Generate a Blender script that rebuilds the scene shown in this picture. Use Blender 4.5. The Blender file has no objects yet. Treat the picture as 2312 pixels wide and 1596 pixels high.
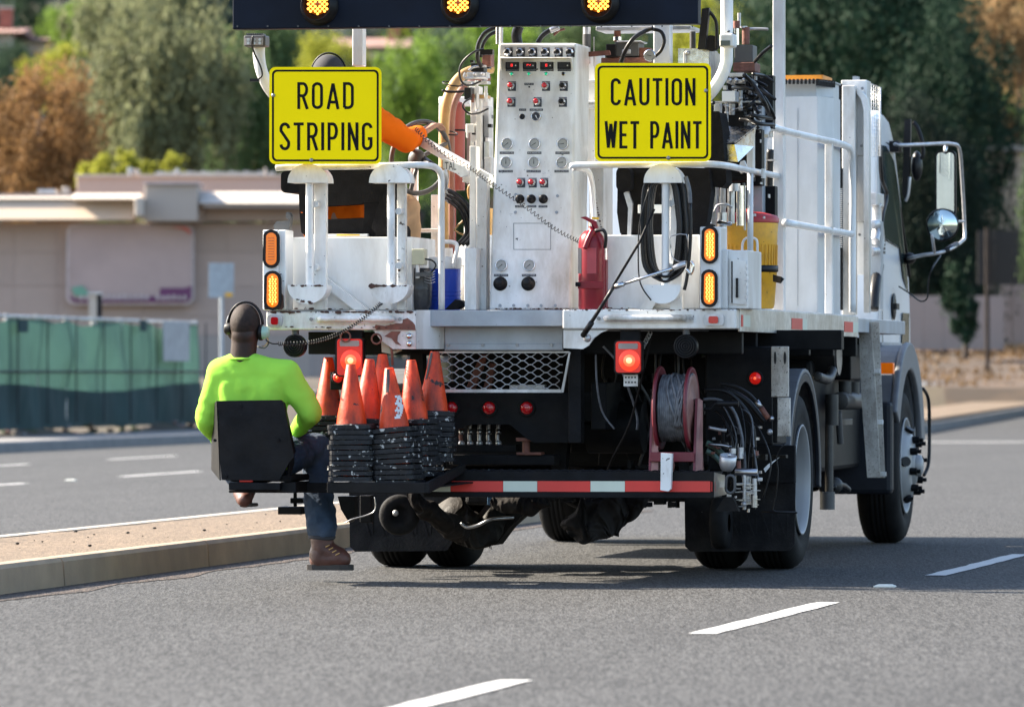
import bpy, bmesh, math, random
import numpy as np
from math import sin, cos, pi, radians, atan2, sqrt
from mathutils import Vector, Matrix, noise
random.seed(7); RNG = np.random.default_rng(7)
SC = bpy.context.scene
COL = SC.collection

# ------------------------------------------------------------------ camera
# focal length, principal point and horizon in the units of a 2312 px wide view
F, CX, HY, HC = 12947.0, 1156.0, 842.0, 1.10
cd = bpy.data.cameras.new('camera'); cam = bpy.data.objects.new('camera', cd); COL.objects.link(cam)
SC.camera = cam
cam.location = (0, 0, HC); cam.rotation_euler = (radians(90), 0, 0)
cd.sensor_width = 36; cd.lens = 36 * F / 2312; cd.shift_y = (HY - 798) / 2312
cd.clip_start = 1; cd.clip_end = 3000
cd.dof.use_dof = True; cd.dof.focus_distance = 30.6; cd.dof.aperture_fstop = 4.8

# ------------------------------------------------------------------ light
SUN_EL, SUN_AZ = radians(36), atan2(-1.0, 0.36)      # azimuth measured from +Y towards +X
W = bpy.data.worlds.new('World'); SC.world = W; W.use_nodes = True
nt = W.node_tree; nt.nodes.clear()
sky = nt.nodes.new('ShaderNodeTexSky'); sky.sky_type = 'NISHITA'; sky.sun_disc = False
sky.sun_elevation = SUN_EL; sky.sun_rotation = SUN_AZ; sky.air_density = 1.0; sky.dust_density = 1.5
bg = nt.nodes.new('ShaderNodeBackground'); bg.inputs[1].default_value = 0.105
wo = nt.nodes.new('ShaderNodeOutputWorld')
nt.links.new(sky.outputs[0], bg.inputs[0]); nt.links.new(bg.outputs[0], wo.inputs[0])
sd = bpy.data.lights.new('sun', 'SUN'); sd.energy = 5.0; sd.angle = radians(0.53); sd.color = (1, 0.89, 0.73)
sun = bpy.data.objects.new('sun', sd); COL.objects.link(sun)
tosun = Vector((sin(SUN_AZ) * cos(SUN_EL), cos(SUN_AZ) * cos(SUN_EL), sin(SUN_EL)))
sun.rotation_euler = tosun.to_track_quat('Z', 'Y').to_euler()
SC.view_settings.view_transform = 'Standard'; SC.view_settings.look = 'None'
SC.view_settings.gamma = 1; SC.view_settings.use_curve_mapping = False
SC.view_settings.exposure = 2.1

# ------------------------------------------------------------------ frames
X0, Y0, TH = -0.06, 30.0, radians(11.1)
CT, ST = cos(TH), sin(TH)
PX = 30.0 / F                                        # metres per view pixel at the truck's tail
def T(x, y, v=0.0):                                  # view pixel -> truck frame, on the plane v = const
    k = (x - CX) / F
    u = (k * (Y0 + v * CT) - X0 - v * ST) / (CT + k * ST)
    return Vector((u, v, HC - (y - HY) / F * (Y0 - u * ST + v * CT)))
def S(x, y, u):                                      # ... on the plane u = const
    k = (x - CX) / F
    v = (k * (Y0 - u * ST) - X0 - u * CT) / (ST - k * CT)
    return Vector((u, v, HC - (y - HY) / F * (Y0 - u * ST + v * CT)))
def WP(x, y, Y): return Vector(((x - CX) / F * Y, Y, HC - (y - HY) / F * Y))   # world point at depth Y
def GT(x, y):                                        # ground point in truck frame
    Y = F * HC / (y - HY); X = (x - CX) / F * Y
    return Vector(((X - X0) * CT - (Y - Y0) * ST, (X - X0) * ST + (Y - Y0) * CT, 0))
def to_truck(p): return Vector(((p[0] - X0) * CT - (p[1] - Y0) * ST, (p[0] - X0) * ST + (p[1] - Y0) * CT, p[2]))
def to_world(p): return Vector((X0 + p[0] * CT + p[1] * ST, Y0 - p[0] * ST + p[1] * CT, p[2]))

# ------------------------------------------------------------------ materials
M = {}
def mk(name, col, rough=0.5, metal=0.0, var=0.12, vs=6.0, grime=None, chips=None, bump=None, coat=0.0,
       emit=None, trans=0.0, streak=1.0, spec=0.5, rnd=0.0, isl=0.0, transl=0.0, gs=3.0, rvar=0.0, alpha=None):
    m = bpy.data.materials.new(name); m.use_nodes = True; M[name] = m
    n = m.node_tree.nodes; L = m.node_tree.links
    b = n['Principled BSDF']; out = n['Material Output']
    tc = n.new('ShaderNodeTexCoord'); mp = n.new('ShaderNodeMapping'); L.new(tc.outputs['Object'], mp.inputs[0])
    src = mp.outputs[0]
    if rnd:
        oi = n.new('ShaderNodeObjectInfo'); vm = n.new('ShaderNodeVectorMath'); vm.operation = 'MULTIPLY_ADD'
        L.new(oi.outputs['Random'], vm.inputs[0]); vm.inputs[1].default_value = (37, 11, 5); L.new(src, vm.inputs[2]); src = vm.outputs[0]
    def noi(scale, detail=4, vec=None, rgh=0.55):
        t = n.new('ShaderNodeTexNoise'); t.inputs['Scale'].default_value = scale; t.inputs['Detail'].default_value = detail
        t.inputs['Roughness'].default_value = rgh
        L.new(vec or src, t.inputs['Vector']); return t.outputs['Fac']
    def ramp(f, a, b2, lo=0.0, hi=1.0):
        r = n.new('ShaderNodeMapRange'); L.new(f, r.inputs[0]); r.inputs[1].default_value = a; r.inputs[2].default_value = b2
        r.inputs[3].default_value = lo; r.inputs[4].default_value = hi; return r.outputs[0]
    def mix(fac, a, c):
        x = n.new('ShaderNodeMix'); x.data_type = 'RGBA'
        L.new(fac, x.inputs[0])
        for i, q in ((6, a), (7, c)):
            if isinstance(q, tuple): x.inputs[i].default_value = (*q, 1)
            else: L.new(q, x.inputs[i])
        return x.outputs[2]
    lo = tuple(max(0, c * (1 - var)) for c in col); hi = tuple(min(1, c * (1 + var)) for c in col)
    c = mix(ramp(noi(vs), 0.35, 0.65), lo, hi)
    if isl:
        g = n.new('ShaderNodeNewGeometry'); c2 = tuple(min(1, q * (1 + isl)) for q in col)
        c3 = tuple(q * (1 - isl * .6) for q in col)
        ic = mix(g.outputs['Random Per Island'], c3, c2)
        x = n.new('ShaderNodeMix'); x.data_type = 'RGBA'; x.inputs[0].default_value = .6
        L.new(c, x.inputs[6]); L.new(ic, x.inputs[7]); c = x.outputs[2]
    mp2 = n.new('ShaderNodeMapping'); L.new(src, mp2.inputs[0]); mp2.inputs['Scale'].default_value = (1, 1, streak)
    if grime:
        gc, ga = grime; c = mix(ramp(noi(gs, 6, mp2.outputs[0], 0.65), 0.42, 0.72, 0, ga), c, gc)
    rv = None
    if chips:
        cc, th, cs = chips; f = ramp(noi(cs, 5, None, 0.6), th, th + 0.03); c = mix(f, c, cc); rv = f
    L.new(c, b.inputs['Base Color'])
    b.inputs['Metallic'].default_value = metal; b.inputs['Roughness'].default_value = rough
    if rvar: L.new(ramp(noi(vs * 2.3), 0.3, 0.7, max(.02, rough - rvar), min(1, rough + rvar)), b.inputs['Roughness'])
    b.inputs['Specular IOR Level'].default_value = spec
    if coat: b.inputs['Coat Weight'].default_value = coat; b.inputs['Coat Roughness'].default_value = 0.08
    if emit: b.inputs['Emission Color'].default_value = (*emit[0], 1); b.inputs['Emission Strength'].default_value = emit[1]
    if trans: b.inputs['Transmission Weight'].default_value = trans
    if alpha is not None: b.inputs['Alpha'].default_value = alpha
    if bump:
        st, bs = bump; bn = n.new('ShaderNodeBump'); bn.inputs['Strength'].default_value = st; bn.inputs['Distance'].default_value = 0.02
        L.new(noi(bs, 5), bn.inputs['Height']); L.new(bn.outputs[0], b.inputs['Normal'])
    if transl:
        tr = n.new('ShaderNodeBsdfTranslucent'); L.new(c, tr.inputs[0]); ms = n.new('ShaderNodeMixShader'); ms.inputs[0].default_value = transl
        L.new(b.outputs[0], ms.inputs[1]); L.new(tr.outputs[0], ms.inputs[2]); L.new(ms.outputs[0], out.inputs[0])
    return m
WH = (0.72, 0.72, 0.70)
RUST = (0.055, 0.022, 0.014)
mk('white_paint', WH, 0.35, var=0.05, vs=3, grime=((0.29, 0.24, 0.18), 0.95), chips=((0.05, 0.04, 0.035), 0.68, 44), streak=.35, bump=(.04, 30), coat=.15)
mk('white_worn', WH, 0.45, var=0.08, vs=5, grime=((0.28, 0.23, 0.17), 0.9), chips=((0.045, 0.03, 0.025), 0.645, 30), streak=.4, bump=(.08, 30), gs=6)
mk('white_clean', (0.74, 0.75, 0.75), 0.3, var=0.04, vs=2, grime=((0.34, 0.31, 0.27), 0.75), streak=.3, coat=.15, chips=((.08, .07, .06), .71, 46))
mk('tank_white', (0.50, 0.52, 0.53), 0.4, var=0.06, vs=3, grime=((0.28, 0.28, 0.27), 0.6), streak=.25, chips=((.08, .07, .06), .71, 45))
mk('grey_paint', (0.33, 0.36, 0.39), 0.4, var=0.1, vs=7, grime=((0.22, 0.22, 0.21), 0.6), chips=((0.1, 0.1, 0.1), 0.70, 50), streak=.4, bump=(.06, 60))
mk('rust', RUST, 0.75, var=0.3, vs=30)
mk('rust_brown', (0.16, 0.06, 0.04), 0.7, var=0.3, vs=20, bump=(.2, 60))
mk('black_steel', (0.006, 0.0065, 0.008), 0.55, var=0.35, vs=10, grime=((0.018, 0.015, 0.013), 0.7), chips=((0.12, 0.12, 0.11), 0.72, 60), bump=(.1, 50), spec=.12)
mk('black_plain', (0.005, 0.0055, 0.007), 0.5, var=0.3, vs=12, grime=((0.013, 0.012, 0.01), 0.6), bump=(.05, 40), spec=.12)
mk('black_rubber', (0.009, 0.009, 0.010), 0.75, var=0.3, vs=14, grime=((0.022, 0.02, 0.018), 0.6), bump=(.15, 60), spec=.15)
mk('rubber_speck', (0.011, 0.011, 0.013), 0.7, var=0.3, vs=12, grime=((0.03, 0.027, 0.024), 0.7), chips=((0.16, 0.16, 0.15), 0.70, 80), bump=(.3, 60), spec=.15)
mk('hose_black', (0.007, 0.007, 0.008), 0.4, var=0.2, vs=12, grime=((0.03, 0.027, 0.024), 0.5), spec=.3)
mk('grease', (0.008, 0.007, 0.006), 0.6, var=0.5, vs=9, grime=((0.025, 0.018, 0.012), 0.7), bump=(.4, 25), spec=.2)
mk('fabric_dark', (0.010, 0.0095, 0.010), 0.9, var=0.2, vs=20, bump=(.3, 200), spec=.1)
mk('plastic_grey', (0.06, 0.06, 0.06), 0.5)
mk('pipe_dark', (0.035, 0.033, 0.03), 0.5, metal=.2, var=.3, vs=14, grime=((.015, .012, .01), .6))
mk('bolt_grey', (0.25, 0.25, 0.25), 0.4, metal=.7)
mk('chrome', (0.6, 0.6, 0.6), 0.12, metal=1, var=.1)
mk('steel', (0.45, 0.45, 0.46), 0.3, metal=1, var=.2, vs=15, grime=((.2, .18, .15), .5))
mk('stainless', (0.55, 0.55, 0.56), 0.27, metal=1, var=.12, vs=12, bump=(.08, 12), rvar=.12)
mk('alu_plate', (0.55, 0.54, 0.52), 0.42, metal=.9, var=.15, vs=20, grime=((.25, .2, .14), .6), bump=(.1, 90))
mk('alu_dirty', (0.50, 0.47, 0.42), 0.6, metal=.3, var=.15, vs=15, grime=((.16, .13, .10), .9), chips=((.10, .085, .07), .61, 110), streak=.5, bump=(.15, 60), gs=7)
mk('galv', (0.5, 0.5, 0.51), 0.4, metal=.6, var=.15, vs=20, grime=((.2, .18, .15), .7))
mk('maroon', (0.15, 0.012, 0.022), 0.45, var=.2, vs=12, grime=((.06, .02, .02), .6), chips=((.45, .42, .4), .74, 50))
mk('maroon_light', (0.26, 0.12, 0.10), 0.5, var=.2, vs=14, grime=((.14, .06, .05), .7))
mk('cable_grey', (0.10, 0.105, 0.115), 0.6, var=.3, vs=30)
mk('red_ext', (0.19, 0.003, 0.012), 0.35, var=.15, vs=8, grime=((.12, .02, .02), .4), spec=.35)
mk('red_label', (0.40, 0.05, 0.06), 0.5)
mk('yellow_tag', (0.75, 0.42, 0.02), 0.5)
mk('tank_red', (0.30, 0.06, 0.04), 0.55, var=.15, vs=6, grime=((.15, .05, .04), .5))
mk('red_lid', (0.38, 0.02, 0.02), 0.45, var=.1)
mk('cooler_yellow', (0.80, 0.40, 0.025), 0.45, var=.08, vs=5, grime=((.40, .20, .05), .6), chips=((.12, .06, .02), .70, 30), gs=8)
mk('cooler_blue', (0.02, 0.075, 0.55), 0.4, var=.08)
mk('cooler_white', (0.74, 0.74, 0.73), 0.45, var=.03)
mk('cyan_label', (0.02, 0.35, 0.55), 0.5)
mk('hose_cream', (0.45, 0.27, 0.09), 0.5, var=.15, vs=8, grime=((.22, .11, .04), .6))
mk('hose_brown', (0.22, 0.10, 0.07), 0.6, var=.2)
mk('hose_green', (0.08, 0.14, 0.11), 0.5, var=.2)
mk('cream_box', (0.42, 0.41, 0.29), 0.5, grime=((.2, .19, .14), .4))
mk('orange_lid', (0.75, 0.25, 0.01), 0.5)
mk('sign_yellow', (0.95, 0.72, 0.0), 0.6, var=.02, vs=3, spec=.08)
mk('sign_black', (0.008, 0.008, 0.008), 0.7, spec=.1)
mk('board_black', (0.003, 0.006, 0.014), 0.55, var=.25, vs=4, spec=.15)
mk('lamp_black', (0.006, 0.0055, 0.006), 0.45, spec=.25)
mk('amber_lens', (0.75, 0.16, 0.0), 0.15, var=.1, emit=((1, .2, 0), .12), coat=.5)
mk('amber_dim', (0.70, 0.15, 0.0), 0.25, var=.1, emit=((1, .18, 0), .06), coat=.5)
mk('amber_led', (1, .5, .05), .4, emit=((1, .42, .07), .85))
mk('amber_dark', (0.10, 0.025, 0.0), 0.3, emit=((1, .2, 0), .06))
mk('red_lens', (0.45, 0.006, 0.01), 0.18, var=.1, coat=.6)
mk('red_lit', (0.36, 0.004, 0.004), 0.2, emit=((1, .02, .01), .07), coat=.2)
mk('red_hot', (1, .3, .1), .3, emit=((1, .08, .03), .22))
mk('red_core', (1, .6, .4), .3, emit=((1, .30, .10), .5))
mk('red_led', (.8, .02, .02), .4, emit=((1, .03, .03), .4))
mk('green_led', (.0, .22, .10), .2, emit=((0, .6, .3), .15), coat=.6)
mk('red_glow', (.6, .02, .01), .3, emit=((1, .06, .02), .22))
mk('clear_lens', (0.22, 0.19, 0.19), 0.12, var=.2, coat=.6)
mk('tape_red', (0.62, 0.035, 0.025), 0.45, var=.08, grime=((.25, .03, .02), .4))
mk('tape_white', (0.55, 0.60, 0.50), 0.45, var=.06, grime=((.3, .3, .25), .4), chips=((.2, .2, .17), .7, 40))
mk('label_black', (0.015, 0.015, 0.02), 0.4)
mk('label_text', (0.55, 0.55, 0.55), 0.6)
mk('gauge_face', (0.34, 0.34, 0.32), 0.7, spec=.2, var=.04)
mk('gauge_dark', (0.03, 0.03, 0.035), 0.5, spec=.3)
mk('rim_white', (0.28, 0.28, 0.28), 0.45, var=.06, grime=((.25, .24, .22), .5), chips=((.1, .08, .06), .73, 40), metal=.1)
mk('tyre', (0.008, 0.008, 0.0085), 0.75, var=.25, vs=8, grime=((.022, .021, .019), .6), bump=(.1, 60), spec=.15)
mk('fender_grey', (0.115, 0.12, 0.13), 0.5, var=.1, vs=14, grime=((.12, .12, .12), .5), bump=(.1, 150))
mk('fender_dark', (0.012, 0.014, 0.019), 0.5, var=.15, bump=(.1, 100), spec=.2)
mk('cab_white', (0.72, 0.74, 0.76), 0.3, var=.02, coat=.25, grime=((.45, .43, .4), .3))
mk('glass_dark', (0.03, 0.045, 0.045), 0.06, spec=.5)
mk('glass_mirror', (0.55, 0.62, 0.60), 0.02, metal=1, var=.02)
mk('wood_grey', (.2, .2, .2), .7)
mk('cone_orange', (0.80, 0.07, 0.010), 0.5, var=.15, vs=9, grime=((.07, .018, .014), .95), chips=((.03, .018, .015), .64, 24), rnd=1, transl=.25, gs=8, bump=(.15, 30), streak=.4)
mk('cone_soot', (0.03, 0.03, 0.035), 0.6, var=.2)
mk('cone_paint', (0.62, 0.62, 0.62), 0.6, var=.05, chips=((.25, .08, .06), .62, 45))
mk('cone_base', (0.011, 0.012, 0.015), 0.5, var=.3, vs=20, grime=((.02, .02, .02), .5), chips=((.42, .42, .40), .605, 30), rnd=1, bump=(.4, 25), spec=.25)  # pale flecks are glints painted into the base colour
mk('skin_dark', (0.026, 0.013, 0.0095), 0.5, var=.2, vs=22, bump=(.12, 160), spec=.35)
mk('skin_tan', (0.34, 0.19, 0.13), 0.5, var=.1)
mk('shirt_green', (0.35, 0.72, 0.085), 0.9, var=.05, vs=3, bump=(.25, 260), transl=.15, spec=.05)
mk('shirt_orange', (0.85, 0.17, 0.008), 0.85, var=.04, vs=6, transl=.2, spec=.1)
mk('denim', (0.034, 0.055, 0.092), 0.85, var=.35, vs=10, grime=((.12, .14, .17), .6), chips=((.3, .16, .06), .77, 18), bump=(.4, 260), spec=.15)
mk('denim_dark', (0.020, 0.026, 0.04), 0.85, var=.3, vs=10, bump=(.4, 260), spec=.15)
mk('leather', (0.085, 0.028, 0.018), 0.5, var=.25, vs=12, grime=((.08, .05, .04), .6), bump=(.15, 60))
mk('sole', (0.045, 0.038, 0.033), 0.8, var=.2)
mk('hair_dark', (0.020, 0.0118, 0.009), 0.65, var=.35, vs=40, bump=(.3, 300), spec=.25)
mk('khaki', (0.40, 0.27, 0.16), 0.8, var=.15)
mk('headset_green', (0.28, 0.42, 0.33), 0.35, coat=.3)
mk('cap_dark', (0.03, 0.03, 0.035), 0.9, var=.15)
mk('bag_dark', (0.035, 0.034, 0.036), 0.35, var=.3, vs=9, bump=(.5, 9))
mk('rag', (0.017, 0.015, 0.014), 0.85, var=.4, vs=7, bump=(.6, 10), spec=.1)
mk('blue_steel', (0.01, 0.05, 0.10), 0.5)

# ------------------------------------------------------------------ mesh builder
class B:
    def __init__(s): s.v = []; s.f = []; s.m = []; s.s = []; s.mats = []
    def mi(s, m):
        if m not in s.mats: s.mats.append(m)
        return s.mats.index(m)
    def add(s, vs, fs, m, smooth=False):
        o = len(s.v); k = s.mi(m); s.v.extend([tuple(p) for p in vs])
        for f in fs: s.f.append(tuple(i + o for i in f)); s.m.append(k); s.s.append(smooth)
    def box(s, a, b, m, rot=None, piv=None):
        x0, y0, z0 = a; x1, y1, z1 = b
        vs = [Vector(p) for p in ((x0,y0,z0),(x1,y0,z0),(x1,y1,z0),(x0,y1,z0),(x0,y0,z1),(x1,y0,z1),(x1,y1,z1),(x0,y1,z1))]
        if rot is not None:
            c = Vector(piv) if piv is not None else (Vector(a) + Vector(b)) / 2
            vs = [c + rot @ (p - c) for p in vs]
        s.add(vs, [(0,3,2,1),(4,5,6,7),(0,1,5,4),(1,2,6,5),(2,3,7,6),(3,0,4,7)], m)
    def fb(s, x0, y0, x1, y1, v, dv, m):             # box given by its rear face in view pixels
        a = T(x0, y1, v); b = T(x1, y0, v)
        s.box((a.x, v, a.z), (b.x, v + dv, b.z), m)
    def poly(s, pts, d, m, smooth=False):            # prism: planar loop pts extruded by vector d
        n = len(pts); d = Vector(d); p = [Vector(q) for q in pts]
        s.add(p, [tuple(range(n))], m); s.add([q + d for q in p], [tuple(reversed(range(n)))], m)
        s.add(p + [q + d for q in p], [(i, i + n, (i + 1) % n + n, (i + 1) % n) for i in range(n)], m, smooth)
    def fp(s, pts, v, dv, m, smooth=False): s.poly([T(x, y, v) for x, y in pts], (0, dv, 0), m, smooth)
    def cyl(s, p0, p1, r0, m, r1=None, seg=16, cap=True):
        p0 = Vector(p0); p1 = Vector(p1); r1 = r0 if r1 is None else r1
        a = (p1 - p0).normalized(); q = a.orthogonal().normalized(); w = a.cross(q)
        A = [p0 + (q * cos(2*pi*i/seg) + w * sin(2*pi*i/seg)) * r0 for i in range(seg)]
        C = [p1 + (q * cos(2*pi*i/seg) + w * sin(2*pi*i/seg)) * r1 for i in range(seg)]
        s.add(A + C, [(i, (i+1) % seg, (i+1) % seg + seg, i + seg) for i in range(seg)], m, True)
        if cap:
            s.add(A, [tuple(reversed(range(seg)))], m)
            if r1 > 1e-5: s.add(C, [tuple(range(seg))], m)
    def tube(s, pts, r, m, seg=8, sub=5, closed=False, rr=None):
        P = [Vector(p) for p in pts]
        if sub > 1 and len(P) > 2:
            Q = []; R = []; n = len(P); rng = range(n if closed else n - 1)
            for i in rng:
                a = P[(i-1) % n] if (closed or i > 0) else P[0]; b = P[i]; c = P[(i+1) % n]; d = P[(i+2) % n] if (closed or i < n-2) else P[n-1]
                for j in range(sub):
                    t = j / sub
                    Q.append(0.5 * ((2*b) + (c-a)*t + (2*a-5*b+4*c-d)*t*t + (3*b-a-3*c+d)*t**3))
                    if rr: R.append(rr[i] * (1-t) + rr[(i+1) % n] * t)
            if not closed:
                Q.append(P[-1])
                if rr: R.append(rr[-1])
            P = Q; rr = R if rr else None
        n = len(P); tg = []
        for i in range(n):
            if closed: t = P[(i+1) % n] - P[i-1]
            else: t = P[min(i+1, n-1)] - P[max(i-1, 0)]
            tg.append(t.normalized() if t.length > 1e-9 else Vector((0, 0, 1)))
        q = tg[0].orthogonal().normalized(); vs = []
        for i in range(n):
            q = (q - tg[i] * q.dot(tg[i])); q = q.normalized() if q.length > 1e-6 else tg[i].orthogonal().normalized()
            w = tg[i].cross(q); ri = rr[i] if rr else r
            for j in range(seg): vs.append(P[i] + (q * cos(2*pi*j/seg) + w * sin(2*pi*j/seg)) * ri)
        fs = []
        for i in range(n if closed else n - 1):
            for j in range(seg):
                a = i*seg + j; b = i*seg + (j+1) % seg; c = ((i+1) % n)*seg + (j+1) % seg; d = ((i+1) % n)*seg + j
                fs.append((a, b, c, d))
        if not closed: fs.append(tuple(reversed(range(seg)))); fs.append(tuple(range((n-1)*seg, n*seg)))
        s.add(vs, fs, m, True)
    def tb(s, pts, rpx, m, **k): s.tube([T(*p) for p in pts], rpx * PX, m, **k)   # pts (x, y, v) in view pixels
    def lathe(s, prof, o, ax, m, seg=24, ref=None, smooth=True, cap=False):   # prof [(radius, along)]
        o = Vector(o); a = Vector(ax).normalized(); q = (Vector(ref) if ref else a.orthogonal()).normalized(); w = a.cross(q)
        vs = []; n = len(prof)
        for r, h in prof:
            for j in range(seg): vs.append(o + a*h + (q*cos(2*pi*j/seg) + w*sin(2*pi*j/seg))*r)
        fs = [(i*seg+j, i*seg+(j+1) % seg, (i+1)*seg+(j+1) % seg, (i+1)*seg+j) for i in range(n-1) for j in range(seg)]
        s.add(vs, fs, m, smooth)
        for i, e in ((0, True), (n-1, False)):
            if cap and prof[i][0] > 1e-4:
                ring = [vs[i*seg+j] for j in range(seg)]
                s.add(ring, [tuple(reversed(range(seg))) if e else tuple(range(seg))], m)
    def ball(s, c, r, m, seg=12, rings=8):           # r scalar or 3 radii
        r = (r, r, r) if not hasattr(r, '__len__') else r
        vs = []; fs = []
        for i in range(rings+1):
            a = pi * i / rings
            for j in range(seg):
                b = 2*pi*j/seg; vs.append((c[0]+r[0]*sin(a)*cos(b), c[1]+r[1]*sin(a)*sin(b), c[2]+r[2]*cos(a)))
        for i in range(rings):
            for j in range(seg): fs.append((i*seg+j, (i+1)*seg+j, (i+1)*seg+(j+1) % seg, i*seg+(j+1) % seg))
        s.add(vs, fs, m, True)
    def bolt(s, x, y, v, rpx=4, m='bolt_grey', h=.008):
        p = T(x, y, v); s.cyl(p, p + Vector((0, -h, 0)), rpx*PX, m, seg=6)
    def build(s, name, parent=None, bevel=0.0, **kw):
        me = bpy.data.meshes.new(name)
        off = BASE.get(parent.name, Vector()) if parent is not None else kw.get('base', Vector())
        o_ = tuple(off)
        me.from_pydata([(p[0]-o_[0], p[1]-o_[1], p[2]-o_[2]) for p in s.v], [], s.f)
        for m in s.mats: me.materials.append(M[m])
        me.polygons.foreach_set('material_index', s.m); me.polygons.foreach_set('use_smooth', s.s); me.update()
        ob = bpy.data.objects.new(name, me); COL.objects.link(ob)
        if parent is not None: ob.parent = parent; BASE[ob.name] = off
        if bevel:
            bv = ob.modifiers.new('bevel', 'BEVEL'); bv.width = bevel; bv.segments = 2; bv.limit_method = 'ANGLE'; bv.angle_limit = radians(50)
        for k in ('label', 'kind'):
            if k in kw: ob[k] = kw[k]
        return ob
def islands(b):
    idx = {}; par = []
    def find(i):
        while par[i] != i: par[i] = par[par[i]]; i = par[i]
        return i
    ids = []
    for p in b.v:
        k = (round(p[0], 5), round(p[1], 5), round(p[2], 5))
        if k not in idx: idx[k] = len(par); par.append(len(par))
        ids.append(idx[k])
    for f in b.f:
        r = find(ids[f[0]])
        for i in f[1:]: par[find(ids[i])] = r
    out = {}
    for q, f in enumerate(b.f): out.setdefault(find(ids[f[0]]), []).append(q)
    res = []
    for fl in out.values():
        n = B(); mp = {}
        for q in fl:
            t = []
            for i in b.f[q]:
                if i not in mp: mp[i] = len(n.v); n.v.append(b.v[i])
                t.append(mp[i])
            n.f.append(tuple(t)); n.m.append(n.mi(b.mats[b.m[q]])); n.s.append(b.s[q])
        res.append(n)
    return res
BASE = {}
def put(ob, base, frame, label, cat, group=None):
    if frame == 'T': ob.location = to_world(base); ob.rotation_euler = (0, 0, -TH)
    else: ob.location = base
    ob['label'] = label; ob['category'] = cat
    if group: ob['group'] = group
def thing(name, label, cat, base=(0, 0, 0), frame='T', group=None):
    o = bpy.data.objects.new(name, None); COL.objects.link(o); o.empty_display_size = .1
    put(o, Vector(base), frame, label, cat, group); BASE[o.name] = Vector(base); return o
def solo(b, name, label, cat, base=(0, 0, 0), frame='T', group=None, bevel=0, kind=None):
    o = b.build(name, None, bevel, base=Vector(base)); put(o, Vector(base), frame, label, cat, group)
    if kind: o['kind'] = kind
    return o
def struct(b, name, frame='W', bevel=0, kind='structure'):
    o = b.build(name, None, bevel); o['kind'] = kind
    if frame == 'T': o.location = to_world((0, 0, 0)); o.rotation_euler = (0, 0, -TH)
    BASE[o.name] = Vector()
    return o
def copy_tree(root, label=None, group=None):
    r = root.copy(); COL.objects.link(r)
    if label: r['label'] = label
    if group: r['group'] = group
    for ch in root.children:
        c = ch.copy(); COL.objects.link(c); c.parent = r
    return r
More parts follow.
